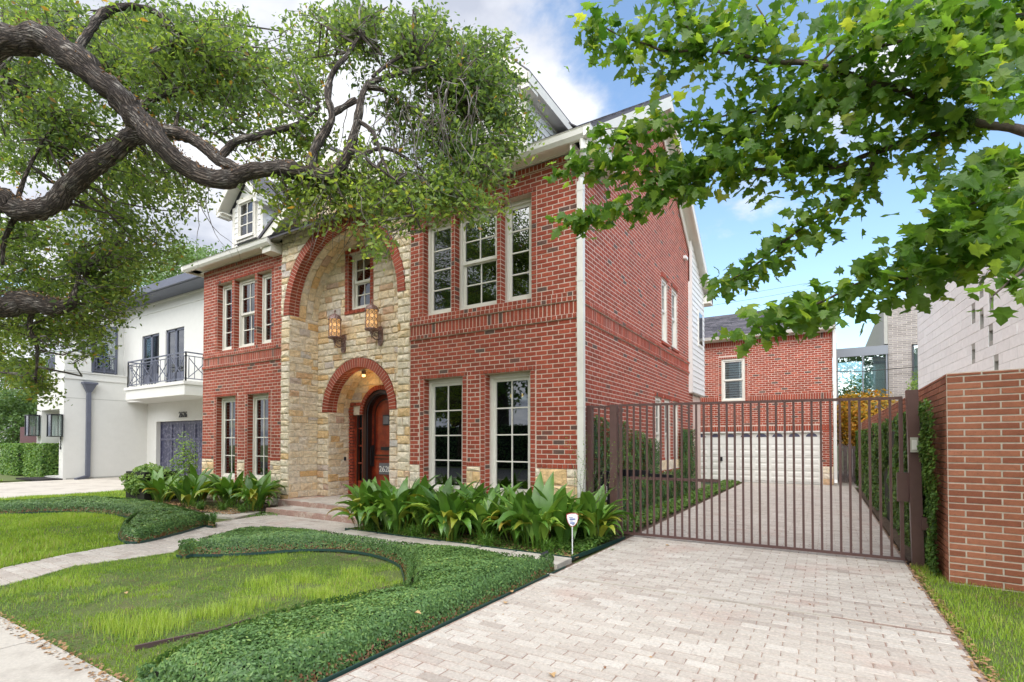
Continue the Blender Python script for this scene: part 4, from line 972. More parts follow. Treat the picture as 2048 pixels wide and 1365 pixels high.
# ---------------- wall lanterns
def lantern(x,y,z,label):
    t=thing('wall_lantern',label,'lantern',(x,ND,z-0.25),'bronze lanterns above the porch arch')
    rr=0.135; n=8; H=0.42
    ring_=lambda r,zz:[(x+r*math.cos(2*math.pi*i/n+0.39),y+r*math.sin(2*math.pi*i/n+0.39),zz) for i in range(n)]
    gl=MB(); a,b=ring_(rr-0.012,z),ring_(rr-0.012,z+H); gl.add(a+b,[(i,(i+1)%n,n+(i+1)%n,n+i) for i in range(n)]); gl.build('amber_glass','amber',t)
    cage=MB()
    for i in range(n):
        p,q=Vector(a[i]),Vector(b[i]); c_=Vector((x,y,0)); 
        o1=(p-Vector((x,y,p.z))).normalized()*0.012
        cage.bar(p+o1,q+o1,0.012)
        p2=Vector(a[(i+1)%n])+ (Vector(a[(i+1)%n])-Vector((x,y,p.z))).normalized()*0.012
        for k in range(3):                    # scrolls and diamonds in each panel
            z0_=z+H*(k+0.05)/3; z1_=z+H*(k+0.95)/3; m_=(p+o1+p2)/2
            L1=Vector((p.x+o1.x,p.y+o1.y,0));L2=Vector((p2.x,p2.y,0)); M_=Vector((m_.x,m_.y,0))
            up_=lambda v,zz: Vector((v.x,v.y,zz))
            cage.tube([up_(L1,z0_),up_(M_,(z0_+z1_)/2-0.02),up_(L2,z1_)],0.0045,4); cage.tube([up_(L2,z0_),up_(M_,(z0_+z1_)/2+0.02),up_(L1,z1_)],0.0045,4)
            cc=up_(M_,(z0_+z1_)/2); tdir=(L2-L1).normalized()*0.022
            cage.tube([cc+tdir*math.cos(a_)+Vector((0,0,0.026*math.sin(a_))) for a_ in np.linspace(0,6.28,9)],0.004,4)
    cage.build('cage','bronze',t)
    for nm,zz,prof in (('cap',z+H,[(rr+0.018,-0.015),(rr+0.018,0.012),(rr,0.03),(rr*0.9,0.07),(rr*0.6,0.105),(rr*0.2,0.125),(0.012,0.14),(0.012,0.16),(0.022,0.18),(0.014,0.21),(0.002,0.23)]),('base',z,[(0.002,-0.2),(0.012,-0.19),(0.008,-0.16),(0.02,-0.13),(0.012,-0.11),(0.05,-0.08),(0.03,-0.06),(0.09,-0.035),(rr+0.012,-0.02),(rr+0.018,0.0),(rr+0.014,0.016)])):
        mb=MB(); N_=16; vs=[(x+r*math.cos(2*math.pi*i/N_),y+r*math.sin(2*math.pi*i/N_),zz+h_) for r,h_ in prof for i in range(N_)]
        mb.add(vs,[(k*N_+i,k*N_+(i+1)%N_,(k+1)*N_+(i+1)%N_,(k+1)*N_+i) for k in range(len(prof)-1) for i in range(N_)]); mb.build(nm,'bronze',t,smooth=True)
    sc_=MB()
    for s_ in (-1,1):
        for ph in (0,1):
            pts=[(x+s_*(0.03+0.05*(1-k/10)*math.cos(k*0.75)), y+0.02+ph*0.06, z-0.10+0.05*(1-k/12)*math.sin(k*0.75)) for k in range(10)]; sc_.tube(pts,0.006,5)
    pts=[(x,y+0.24*(k/9.),z-0.14-0.06*math.sin(k/9.*3.14)) for k in range(10)]; sc_.tube(pts,0.011,6)
    pts=[(x,y+0.13+0.07*math.cos(k*0.6)*(1-k/14),z-0.10+0.08*math.sin(k*0.6)*(1-k/14)) for k in range(12)]; sc_.tube(pts,0.009,5)
    sc_.build('scroll_bracket','bronze',t)
    MB().extr([(x+0.04+u*0.062,ND-0.03,z-0.08+v) for u,v in ((-1,-0.19),(-0.6,-0.24),(0.6,-0.24),(1,-0.19),(1,0.13),(0.6,0.18),(-0.6,0.18),(-1,0.13))],(0,-0.035,0)).build('backplate','bronze',t)
lantern(-6.26,0.52,3.82,'left bronze and amber glass lantern on the stone above the porch arch')
lantern(-5.07,0.52,3.87,'right bronze and amber glass lantern just below the small niche window')
# things seen inside
t=thing('pendant_lamp','orange lit pendant lamp seen through the upper right window','lamp',(-0.85,1.9,6.0))
MB().tube([(-0.85,1.9,5.93),(-0.85,1.9,5.45)],0.006,6).build('cord','dark_metal',t); MB().tube([(-0.85,1.9,5.47),(-0.85,1.9,5.40),(-0.85,1.9,5.22)],[0.05,0.13,0.19],16).build('lamp_shade','lamp_shade',t)
t=thing('string_light','row of four warm bulbs behind the lower right window','string light',(-1.3,0.6,2.4))
MB().tube([(-1.7,0.6,2.32),(-1.2,0.6,2.29),(-0.8,0.6,2.33)],0.004,4).build('cord','dark_metal',t)
for k in range(4): MB().tube([(-1.58+k*0.24,0.6,2.30),(-1.58+k*0.24,0.6,2.26),(-1.58+k*0.24,0.6,2.23)],[0.008,0.018,0.008],8).build('bulb','lamp_glow',t)

# ================================================================== GATE
GY=0.25
gt=thing('driveway_gate','tall brown steel driveway gate of upright bars closing the drive','gate',(0.6,GY,0))
zt=lambda x: 1.985-(x-0.6)*0.014
MB().bar((0.59,GY,zt(0.59)),(4.055,GY,zt(4.055)),0.034,0.034).build('top_rail','gate_paint',gt)
MB().bar((0.59,GY,0.045),(4.055,GY,0.045),0.034,0.034).build('bottom_rail','gate_paint',gt)
for i in range(35):
    x=0.61+i*(4.035-0.61)/34; wd=0.038 if i in (0,34) else 0.026
    MB().box((x-wd/2,GY-wd/2,0.062),(x+wd/2,GY+wd/2,zt(x)-0.017)).build('bar','gate_paint',gt)
MB().box((0.75,GY+0.013,0.86),(2.02,GY+0.05,0.90)).build('arm_rail','gate_paint',gt)
MB().box((3.99,GY-0.03,0.72),(4.10,GY+0.02,1.06)).build('latch_plate','gate_paint',gt)
for z in (0.42,1.84): MB().box((0.55,GY-0.02,z),(0.63,GY+0.02,z+0.05)).build('hinge','gate_paint',gt)
pf=thing('side_fence_panel','narrow brown steel fence panel between the brick house and the gate','fence',(0.1,GY,0))
MB().box((0.06,GY-0.045,0),(0.15,GY+0.045,2.0)).build('post','gate_paint',pf)
MB().bar((0.15,GY,1.975),(0.46,GY,1.975),0.03).build('top_rail','gate_paint',pf)
for x in (0.255,0.355): MB().box((x-0.013,GY-0.013,0.0),(x+0.013,GY+0.013,1.96)).build('bar','gate_paint',pf)
gp=tag(MB().box((0.45,GY-0.055,-0.02),(0.56,GY+0.055,2.0)).build('gate_post','gate_paint'),'slim brown steel gate post at the left hinge side beside the planting bed','post')
c=MB().box((0.455,GY-0.10,0.72),(0.54,GY-0.057,0.86)).build('hinge_box','gate_paint',gp)
rp=MB(); tilt=0.012
rp.add([(4.105+tilt+a,0.2+b,-0.03) for a,b in ((0,-0.055),(0.11,-0.055),(0.11,0.055),(0,0.055))]+[(4.08+a,0.2+b,2.02) for a,b in ((0,-0.06),(0.11,-0.06),(0.11,0.06),(0,0.06))],[(3,2,1,0),(4,5,6,7),(0,1,5,4),(1,2,6,5),(2,3,7,6),(3,0,4,7)])
rpo=tag(rp.build('gate_post','gate_paint'),'thick leaning brown steel gate post at the right, carrying a pale keypad','post')
MB().box((4.20,0.10,0.42),(4.26,0.18,0.56)).build('bracket','gate_paint',rpo)
kp=MB().box((4.108,0.105,1.30),(4.178,0.142,1.47)).build('keypad','keypad'); tag(kp,'pale beige keypad box mounted on the right gate post','keypad'); MB().box((4.12,0.10,1.33),(4.166,0.106,1.44)).build('keypad_face','white_paint',kp)
op=thing('gate_opener','black swing gate opener with a long arm behind the left gate post','gate opener',(0.4,0.6,0))
MB().box((0.18,0.48,0.45),(0.43,0.72,0.92)).build('motor_housing','black_plastic',op); MB().box((0.16,0.46,0.92),(0.45,0.74,0.95)).build('housing_lid','black_plastic',op)
MB().bar((0.45,0.45,0.93),(1.35,0.36,0.905),0.05,0.07).build('arm','black_plastic',op); MB().bar((0.5,0.45,0.96),(1.0,0.40,0.96),0.07,0.07).build('arm_sleeve','black_plastic',op)
MB().box((0.19,0.474,0.5),(0.30,0.479,0.72)).build('data_label','sign_white',op)
MB().box((0.26,0.55,-0.03),(0.34,0.65,0.45)).build('stand','gate_paint',op)

# ================================================================== RIGHT: brick boundary wall
bw=thing('boundary_wall','long tan brick boundary wall with a stepped end, ivy on its driveway side','wall',(4.4,0,0))
ang=R(8.7)   # the end face is turned a little from the house front
E0=(4.335,-0.51); EF=Plane((E0[0],E0[1],0),(math.cos(ang),-math.sin(ang),0),(-math.sin(ang),-math.cos(ang),0))
# flare so that the face runs to the right past the frame
BWm=MB(); BWm.quad(EF.p(-0.0,-0.1,-0.004),EF.p(1.4,-0.1,-0.004),EF.p(1.4,2.118,-0.004),EF.p(0,2.118,-0.004))
WS=Plane((4.335,-0.51,0),(0,1,0),(-1,0,0))
BWm.quad(WS.p(0,-0.1,-0.008),WS.p(24,-0.1,-0.008),WS.p(24,2.118,-0.008),WS.p(0,2.118,-0.008))
p_=[EF.p(0,0,-0.01),EF.p(1.4,0,-0.01),EF.p(1.4,0,-0.4)]
BWm.quad((4.345,-0.5,2.11),EF.p(1.4,2.11,-0.01),(5.75,23.5,2.11),(4.345,23.5,2.11))
bwo=BWm.build('wall_core','grey_mortar',bw)
BB=Masonry(); BB.lay(EF,courses(0.0,1.4,-0.08,2.115,pitch=0.268,ch=0.0675,j=0.013),0.003,jit=0.0015)
BB.lay(WS,courses(0.0,14,-0.08,2.115,pitch=0.268,ch=0.0675,j=0.010,shift=0.5),0.003,jit=0.0015)
BB.finish(bwo,'norman_brick',300,rest='brickwork')
MB().prism([(5.62,-0.85),(5.8,-0.85),(5.8,-0.2),(5.62,-0.2)],0,2.05).build('wall_cap_end','dark_metal',bw) if False else None
# ================================================================== RIGHT: pale block building
pb=thing('pale_block_building','tall modern building of pale stacked blocks with small square slots, beyond the boundary wall','building',(8,10,0))
Z0=14.0; pc=_C+_fw*0; b0=np.array([_C[0],_C[1],0])+Z0*_f+0.797*Z0*_r
dr_=math.cos(R(26.8))*_f+math.sin(R(26.8))*_r      # the wall runs towards this heading
P0=b0-dr_*13.5; nrm_=Vector((-dr_[1],dr_[0],0)); 
if nrm_.dot(Vector((-1,0,0)))<0: nrm_=-nrm_
PBL=Plane(tuple(P0),tuple(dr_),tuple(nrm_)); HB=5.9
slots=[]
for (u,v) in [(1962,577),(1982,594),(1946,626),(1963,647),(1981,672),(1946,700),(1992,735)]:
    d=_ray(u,v); n_=np.array(nrm_); t=((np.array(P0)-_C)@n_)/(d@n_); p=_C+t*d; s_=float((p-np.array(P0))@dr_); slots.append((s_-0.11,s_+0.11,round(float(p[2])/0.2)*0.2-0.11,round(float(p[2])/0.2)*0.2+0.09+0.0))
pm=MB(); holed_wall(pm,PBL,0,13.5,0,HB,slots,d=-0.012,reveal=0.25)
for h in slots: pm.quad(PBL.p(h[0],h[2],-0.25),PBL.p(h[1],h[2],-0.25),PBL.p(h[1],h[3],-0.25),PBL.p(h[0],h[3],-0.25))
q0=PBL.p(13.5,0,0); q1=q0-nrm_*8; pm.quad(q0,q1,q1+Vector((0,0,HB)),q0+Vector((0,0,HB))); q2=PBL.p(0,0,0); q3=q2-nrm_*8; pm.quad(q2,q3,q3+Vector((0,0,HB)),q2+Vector((0,0,HB)))
pm.quad(PBL.p(0,HB,0),PBL.p(13.5,HB,0),q1+Vector((0,0,HB)),q3+Vector((0,0,HB)))
pbo=pm.build('block_wall','stucco_grey',pb)
PM=Masonry(); PM.lay(PBL,courses(0,13.5,0.0,HB,holes=slots,pitch=0.60,ch=0.2,j=0.006),0.0,jit=0.002); PM.finish(pbo,'pale_block',300,name='block',rest='blockwork',ch=0.003)
MB().extr([tuple(PBL.p(-0.05,HB,0.03)),tuple(PBL.p(13.55,HB,0.03)),tuple(PBL.p(13.55,HB,-0.3)),tuple(PBL.p(-0.05,HB,-0.3))],(0,0,0.05)).build('coping','steel_grey',pb)
# ================================================================== grey brick tower and glass link behind
gb=thing('grey_brick_tower','grey brick tower with a sloping shoulder wall behind the garage','building',(6,19,0))
tm=MB().box((5.47,18.01,0),(9.5,24,7.1)); tmo=tm.build('tower_core','grey_mortar',gb)
TF=Plane((0,18.0,0),(1,0,0),(0,-1,0)); TM=Masonry(); TM.lay(TF,courses(5.47,8.0,0,7.1,holes=[(6.22,6.9,3.35,5.3)],pitch=0.3,ch=0.075),0.0); TM.finish(tmo,'grey_brick',200)
MB().extr([(5.46,18.0,5.4),(5.46,18.0,7.1),(5.46,24,7.1),(5.46,30,7.1),(5.46,30,5.4)],(-0.12,0,0)).build('shoulder_wall','stucco_grey',gb)
MB().box((6.22,17.97,3.35),(6.28,18.02,5.3)).box((6.22,17.97,3.35),(6.9,18.02,3.41)).box((6.22,17.97,5.24),(6.9,18.02,5.3)).build('window_frame','dark_metal',gb); MB().box((6.28,17.985,3.41),(6.9,17.99,5.24)).build('pane','glass_clear',gb)
gk=thing('glass_link','glazed upper link with grey fascia, a tree and curtain behind the panes','building',(4.6,18,0))
MB().box((3.72,17.9,4.98),(5.46,19.6,5.34)).build('fascia','steel_grey',gk)
for x in (3.74,4.62,5.41): MB().box((x-0.025,17.92,2.9),(x+0.025,17.98,4.98)).build('mullion','steel_grey',gk)
for a,b in ((3.765,4.595),(4.645,5.385)): MB().box((a,17.94,2.95),(b,17.95,4.98)).build('pane','glass_clear',gk)
cu=MB(); 
for k in range(24): cu.box((4.70+k*0.028,18.5+0.02*math.sin(k*1.9),2.9),(4.722+k*0.028,18.53+0.02*math.sin(k*1.9),4.72))
cu.build('curtain','curtain',gk); MB().box((3.72,17.9,2.7),(5.46,19.6,2.93)).build('floor_slab','steel_grey',gk); MB().box((4.67,18.4,4.70),(5.46,18.7,4.80)).build('curtain_rail','steel_grey',gk)
MB().box((3.6,17.9,0),(3.72,18.3,5.6)).build('side_wall','stucco_grey',gk)
tag(MB().tube([(3.5,16,4.19),(4.5,16.2,4.14),(6.4,16.0,4.17),(9,15.8,4.3)],0.014,5).build('cable','wire'),'thick dark cable crossing in front of the glass link','cable')
for k,(a,b) in enumerate((((1420,612),(1620,578)),((1420,598),(1620,566)))):
    tag(MB().tube([at(*a,60),at((a[0]+b[0])/2,(a[1]+b[1])/2+1,62),at(*b,64)],0.02,4).build('power_line','wire'),('lower' if k==0 else 'upper')+' thin overhead power line in the sky above the garage roof','power line')

# ================================================================== GARAGE
gar=thing('garage_building','red brick garage with a wide white door at the end of the drive','garage',(0.5,14,0))
GYY=13.0; GP=Plane((0,GYY,0),(1,0,0),(0,-1,0))
def gx(u): return float(onaxis(u,900,1,GYY)[0])
def gz(u,v): return float(onaxis(u,v,1,GYY)[2])
GR=gx(1667); DRx=gx(1641); DLx=DRx-4.15; dz=gz(1641,862); wz0,wz1=gz(1465,803),gz(1465,718); wx0,wx1=gx(1444),gx(1491); ez=gz(1667,662)
gmb=MB(); holed_wall(gmb,GP,-3.0,GR,0,ez,[(DLx,DRx,-1,dz),(wx0,wx1,wz0,wz1)],d=-0.004,reveal=0.15)
gmb.quad((GR,GYY,0),(GR,GYY+7,0),(GR,GYY+7,ez),(GR,GYY,ez)); gwo=gmb.build('wall','mortar',gar)
GM=Masonry(); beltz=gz(1600,800); bh=0.22
hg=[(DLx,DRx,-1,dz+0.2),(wx0-0.1,wx1+0.1,wz0-0.02,wz1+0.08)]
bl_h=[(wx0-0.02,wx1+0.02,beltz-0.1,beltz+bh+0.05)]
GM.lay(GP,courses(-3,GR,0.62,ez-0.2,holes=hg+[(-9,9,beltz,beltz+bh)]))
GM.lay(GP,courses(-3,GR,beltz,beltz+bh,holes=[(wx0-0.1,wx1+0.1,0,9)],pitch=0.0762,ch=0.22,bond=0),0.01)
GM.lay(GP,courses(-3,GR,dz,dz+0.2,pitch=0.0762,ch=0.2,bond=0),0.01)
GM.lay(GP,courses(-3,GR,ez-0.2,ez,pitch=0.0762,ch=0.2,bond=0),0.012)
for a,b in ((wx0-0.1,wx0),(wx1,wx1+0.1)): GM.lay(GP,courses(a,b,wz0-0.02,wz1+0.08,pitch=0.1,bond=0),0.004)
GM.lay(GP,courses(wx0,wx1,wz1,wz1+0.08,pitch=0.0762,bond=0),0.01)
GM.lay(Plane((GR,GYY,0),(0,1,0),(1,0,0)),courses(0,6.9,0.62,ez))
GM.finish(gwo,'brick',300)
gs=[(GP,p,0.022) for p in stone_cells(DRx+0.06,GR,0,0.62,h=(0.18,0.22))]; stone_build(gs,gwo,20)
window(gar,GP,wx0,wx1,wz0,wz1,1,2,y=-0.07,kind='hung',fw=0.06)
for o in bpy.data.objects:
    if o.name.startswith('pane') and o.parent and o.parent.parent==gar: o.data.materials[0]=MATS['glass_clear']
bl=MB()
nb=15
for k in range(nb):
    z=wz0+0.12+(wz1-wz0-0.24)*k/nb
    bl.add([(wx0+0.1,GYY+0.125,z+0.045),(wx1-0.1,GYY+0.125,z+0.045),(wx1-0.1,GYY+0.135,z-0.012),(wx0+0.1,GYY+0.135,z-0.012)],[(0,1,2,3)])
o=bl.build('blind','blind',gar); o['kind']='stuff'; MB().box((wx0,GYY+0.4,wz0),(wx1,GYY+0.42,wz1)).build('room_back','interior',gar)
# eave, gutter, roof
MB().box((-3,GYY-0.30,ez+0.02),(GR+0.05,GYY,ez+0.04)).box((-3,GYY-0.04,ez-0.02),(GR,GYY-0.015,ez+0.05)).build('soffit','trim',gar)
MB().extr([(-3,GYY-0.30,ez+0.0),(-3,GYY-0.37,ez+0.02),(-3,GYY-0.42,ez+0.12),(-3,GYY-0.30,ez+0.14)],(GR+3.1,0,0)).build('gutter','gutter',gar)
GRZ=float(onaxis(1480,627,1,GYY+3.2)[2])
r_=MB(); slab_poly(r_,[(-3,GYY-0.34,ez+0.14),(GR+0.1,GYY-0.34,ez+0.14),(GR+0.1,GYY+3.2,GRZ),(-3,GYY+3.2,GRZ)],0.05); slab_poly(r_,[(-3,GYY+7,ez+0.14),(GR+0.1,GYY+7,ez+0.14),(GR+0.1,GYY+3.2,GRZ),(-3,GYY+3.2,GRZ)],0.05)
ro=r_.build('roof','shingle',gar); shingles(ro,(-3,GYY-0.34,ez+0.14),(1,0,0),(0,3.54,GRZ-ez-0.14),GR+3.1,math.hypot(3.54,GRZ-ez-0.14),26)
d2=MB().box((GR+0.01,GYY-0.12,0.15),(GR+0.10,GYY-0.03,ez+0.05)).bar((GR+0.055,GYY-0.075,0.17),(GR+0.055,GYY-0.2,0.06),0.09).build('downspout','white_paint',gar)
# garage door: four sections of raised panels, arched lights in the top section
gd=MB().box((DLx,GYY+0.08,0.0),(DRx,GYY+0.12,dz)).build('garage_door','white_paint',gar)
MB().box((DRx-0.01,GYY+0.0,0),(DRx+0.06,GYY+0.1,dz+0.01)).box((DLx,GYY+0.0,dz-0.05),(DRx,GYY+0.1,dz+0.005)).build('door_trim','white_paint',gar)
nc=8; cw=(DRx-DLx)/nc; rh=dz/4
for k in range(4):
    for i in range(nc):
        a,b=DLx+i*cw+0.05,DLx+(i+1)*cw-0.05; c,e=k*rh+0.06,(k+1)*rh-0.06
        if k==3:
            e=c+0.10
            cx=(a+b)/2; MB().extr([(cx+0.17*math.cos(q),GYY+0.072,c+0.20+0.13*math.sin(q)) for q in np.linspace(0,math.pi,11)],(0,0.008,0)).build('arched_light','reflector',gd)
            MB().tube([(cx+0.18*math.cos(q),GYY+0.07,c+0.20+0.14*math.sin(q)) for q in np.linspace(0,math.pi,11)],0.012,5).build('light_trim','white_paint',gd)
        for (zc,ze) in (((c,(c+e)/2-0.03),((c+e)/2+0.03,e)) if k<3 else ()):
            pl2=Plane((0,GYY+0.08,0),(1,0,0),(0,-1,0)); vs,fs=chamfer_box(pl2,(a,b,zc,ze),-0.005,0.014,0.014); MB().add(vs,fs).build('panel','white_paint',gd)
    if k: MB().box((DLx,GYY+0.074,k*rh-0.006),(DRx,GYY+0.079,k*rh+0.006)).build('section_joint','stucco_grey',gd)
MB().box((DLx+0.95,GYY+0.03,0.75),(DLx+1.02,GYY+0.08,0.90)).build('handle','black_plastic',gd)
# weathered fence behind, by the garage corner
wf=thing('wooden_fence','weathered grey board fence between the garage and the boundary wall','fence',(4,15,0))
for k in range(6):
    x=GR+0.16+k*0.145; hh=1.35+random.uniform(-0.05,0.05)
    MB().box((x,14.6+random.uniform(-0.02,0.02),0.02),(x+0.135,14.64,hh)).build('board','old_wood',wf)
# security lamp and vent on the side wall
tag(MB().box((0.012,7.0,6.46),(0.09,7.22,6.54)).build('wall_vent','white_paint'),'small white vent high on the brick side wall','vent')

# ================================================================== LEFT NEIGHBOUR
nbh=thing('white_stucco_house','white stucco house with dark framed doors, balconies and a dark garage door','house',(-21,6,0))
nx=-23.3
def NY(u,v): p=onaxis(u,v,0,nx); return float(p[1]),float(p[2])
core=MB()
H1=4.38; HT=7.35
Yf=0.94; Yg=3.96; Yu=3.15
# front block with a doorway
xa=float(onaxis(73,900,1,Yf)[0]); dxa,dxb=float(onaxis(82,900,1,Yf)[0]),float(onaxis(118,900,1,Yf)[0]); dzt=float(onaxis(100,820,1,Yf)[2])
NF=Plane((0,Yf,0),(1,0,0),(0,-1,0)); NSd=Plane((nx,0,0),(0,1,0),(1,0,0))
holed_wall(core,NF,xa,nx,-0.2,H1,[(dxa,dxb,0.0,dzt)],d=0,reveal=1.6)
core.quad((dxa,Yf+1.6,0),(dxb,Yf+1.6,0),(dxb,Yf+1.6,dzt),(dxa,Yf+1.6,dzt)); core.quad((dxa,Yf,0.02),(dxb,Yf,0.02),(dxb,Yf+1.6,0.02),(dxa,Yf+1.6,0.02))
core.quad((nx,Yf,-0.2),(nx,Yg,-0.2),(nx,Yg,H1),(nx,Yf,H1)); core.quad((xa,Yf,H1),(nx,Yf,H1),(nx,Yg,H1),(xa,Yg,H1))
core.quad((xa,Yf,-0.2),(xa,9,-0.2),(xa,9,H1),(xa,Yf,H1))
# upper storey set back on the left, flush on the right
Yub=1.9
core.quad((xa+0.8,Yub,H1),(nx-0.35,Yub,H1),(nx-0.35,Yub,HT),(xa+0.8,Yub,HT)); core.quad((nx-0.35,Yub,H1),(nx-0.35,Yu,H1),(nx-0.35,Yu,HT),(nx-0.35,Yub,HT))
core.quad((xa+0.8,Yub,H1),(xa+0.8,9,H1),(xa+0.8,9,HT),(xa+0.8,Yub,HT))
core.build('front_wall','stucco',nbh)
up=MB(); UP=Plane((0,Yu,0),(1,0,0),(0,-1,0)); GW=Plane((0,Yg,0),(1,0,0),(0,-1,0))
UXR=-11.5
def UX(u): return float(onaxis(u,700,1,Yu)[0])
def UZ(u,v): return float(onaxis(u,v,1,Yu)[2])
zs0=UZ(320,770); zs1=UZ(320,672)
doors=[(UX(284),UX(318),UZ(300,768),UZ(300,670)),(UX(331),UX(368),UZ(350,764),UZ(350,657))]
holed_wall(up,UP,nx-0.35,UXR,UZ(250,806),HT,doors,d=0,reveal=0.15)
gx0=float(onaxis(313,900,1,Yg)[0]); gzt=float(onaxis(360,842,1,Yg)[2])
holed_wall(up,GW,nx,UXR,-0.2,UZ(250,806),[(gx0,gx0+5.0,-0.1,gzt)],d=0,reveal=0.25)
zso=UZ(250,806); up.quad((nx-0.35,Yu,zso),(UXR,Yu,zso),(UXR,Yg,zso),(nx-0.35,Yg,zso)); up.quad((nx-0.35,Yu,zso),(nx-0.35,Yg,zso),(nx-0.35,Yg,HT),(nx-0.35,Yu,HT))
up.quad((UXR,Yu,-0.2),(UXR,12,-0.2),(UXR,12,HT),(UXR,Yu,HT))
up.build('rear_wall','stucco',nbh)
MB().box((nx-0.02,Yf+0.1,-0.22),(nx+0.015,Yg,-0.02)).build('plinth','stucco_grey',nbh)
for z in (H1-0.30,H1-0.02): MB().box((nx-0.01,Yf-0.03,z),(nx+0.04,Yg-0.0,z+0.05)).box((xa-0.03,Yf-0.04,z),(nx+0.04,Yf-0.001,z+0.05)).build('string_course','stucco',nbh)
MB().box((nx-1.0,Yf+0.0,H1+0.05),(nx,Yf+0.9,H1+0.75)).box((nx-1.03,Yf-0.03,H1+0.75),(nx+0.03,Yf+0.93,H1+0.82)).build('parapet','stucco',nbh)
MB().box((nx-0.003,Yf+0.02,3.28),(nx+0.004,Yg,3.30)).build('control_joint','stucco_grey',nbh)
# roof
rz=UZ(330,604); r_=MB(); 
r_.box((nx-2.2,Yu-0.75,HT),(UXR+0.3,Yu+0.0,HT+0.10)); 
nrf=r_.build('eave_soffit','blue_grey',nbh); MB().box((nx-2.25,Yu-0.85,HT+0.02),(UXR+0.3,Yu-0.74,HT+0.30)).build('dark_gutter','blue_grey',nbh)
MB().box((nx-0.35,Yu-0.03,HT-0.42),(UXR,Yu-0.001,HT-0.36)).box((nx-0.35,Yu-0.05,HT-0.06),(UXR,Yu-0.001,HT)).build('cornice','stucco',nbh)
ps=[(nx-2.2,Yu-0.78,HT+0.27),(UXR+0.3,Yu-0.78,HT+0.27),(UXR-2,Yu+4.5,HT+2.2),(nx+1.2,Yu+4.5,HT+2.2)]
r_=MB(); slab_poly(r_,ps,0.05); slab_poly(r_,[(nx-2.2,Yu-0.78,HT+0.27),(nx+1.2,Yu+4.5,HT+2.2),(nx-2.2,Yu+9,HT+0.27)],0.05); r_.build('roof','shingle_far',nbh)
# french doors
for h in doors:
    cx=(h[0]+h[1])/2
    fr=MB().box((h[0],Yu+0.05,h[2]),(h[0]+0.09,Yu+0.15,h[3])).box((h[1]-0.09,Yu+0.05,h[2]),(h[1],Yu+0.15,h[3])).box((h[0],Yu+0.05,h[3]-0.09),(h[1],Yu+0.15,h[3])).box((cx-0.07,Yu+0.05,h[2]),(cx+0.07,Yu+0.15,h[3])).box((h[0],Yu+0.05,h[2]),(h[1],Yu+0.15,h[2]+0.4)).build('french_door','blue_grey',nbh)
    for a,b in ((h[0]+0.09,cx-0.07),(cx+0.07,h[1]-0.09)):
        MB().box((a,Yu+0.09,h[2]+0.4),(b,Yu+0.10,h[3]-0.09)).build('pane','glass_clear',fr)
    MB().box((h[0],Yu+0.5,h[2]),(h[1],Yu+0.52,h[3])).build('curtain','curtain',fr)
# balcony
bx0,bx1=UX(256)-0.2,UX(372)-0.1; bz=UZ(300,775); by=Yu-0.95
bz=float(onaxis(262,775,1,by)[2]); bx0=float(onaxis(259,800,1,by)[0]); bx1=float(onaxis(352,800,1,by)[0])
bxe=float(onaxis(369,780,1,by)[0])
bal=MB().box((bx0-0.35,by,bz-0.50),(bxe,Yu,bz-0.08)).box((bx0-0.4,by-0.05,bz-0.12),(bxe+0.05,Yu,bz)).build('balcony_slab','stucco',nbh)
def railing(parent,p0,p1,h=1.0,nbay=3):
    p0=Vector(p0);p1=Vector(p1); rl=MB()
    up=Vector((0,0,1))
    rl.bar(p0+up*h,p1+up*h,0.045).bar(p0+up*(h-0.13),p1+up*(h-0.13),0.03).bar(p0+up*0.10,p1+up*0.10,0.03)
    rl.build('rail','blue_grey',parent)
    for k in range(nbay+1): 
        q=p0+(p1-p0)*k/nbay; MB().bar(q,q+up*h,0.04).build('baluster','blue_grey',parent)
    for k in range(nbay):
        a=p0+(p1-p0)*(k+0.12)/nbay;b=p0+(p1-p0)*(k+0.88)/nbay; m_=(a+b)/2
        c_=MB().bar(a+up*0.12,a+up*(h-0.13),0.022).bar(b+up*0.12,b+up*(h-0.13),0.022).bar(a+up*0.15,m_+up*(h*0.45),0.022).bar(b+up*0.15,m_+up*(h*0.45),0.022).bar(a+up*(h-0.2),m_+up*(h*0.45),0.022).bar(b+up*(h-0.2),m_+up*(h*0.45),0.022)
        for s_ in (0.3,0.7):
            q=a+(b-a)*s_; c_.bar(q+up*0.12,q+up*(h-0.15),0.018)
        c_.build('rail_pattern','blue_grey',parent)
railing(bal,(bx0-0.3,by+0.06,bz),(bxe-0.05,by+0.06,bz),1.05,4); railing(bal,(bxe-0.05,by+0.06,bz),(bxe-0.05,Yu-0.02,bz),1.05,1); railing(bal,(bx0-0.3,by+0.06,bz),(bx0-0.3,Yu-0.02,bz),1.05,1)
# smaller upper windows with railings on the front block
fdoor=MB().box((xa+1.5,Yub-0.03,H1+0.1),(xa+2.9,Yub-0.001,H1+2.3)).build('french_door','blue_grey',nbh)
for a in (xa+1.6,xa+2.25): MB().box((a,Yub-0.04,H1+0.3),(a+0.5,Yub-0.031,H1+2.2)).build('pane','glass_clear',fdoor)
sdoor=MB().box((nx-0.35,2.0,H1+0.1),(nx-0.32,2.9,H1+2.2)).build('side_door','blue_grey',nbh); MB().box((nx-0.319,2.1,H1+0.3),(nx-0.31,2.8,H1+2.1)).build('pane','glass_clear',sdoor)
railing(nbh,(xa+0.9,Yf+0.1,H1+0.03),(nx-1.0,Yf+0.1,H1+0.03),0.8,3); railing(nbh,(nx-0.02,Yf+0.95,H1+0.03),(nx-0.02,2.7,H1+0.03),0.8,2)
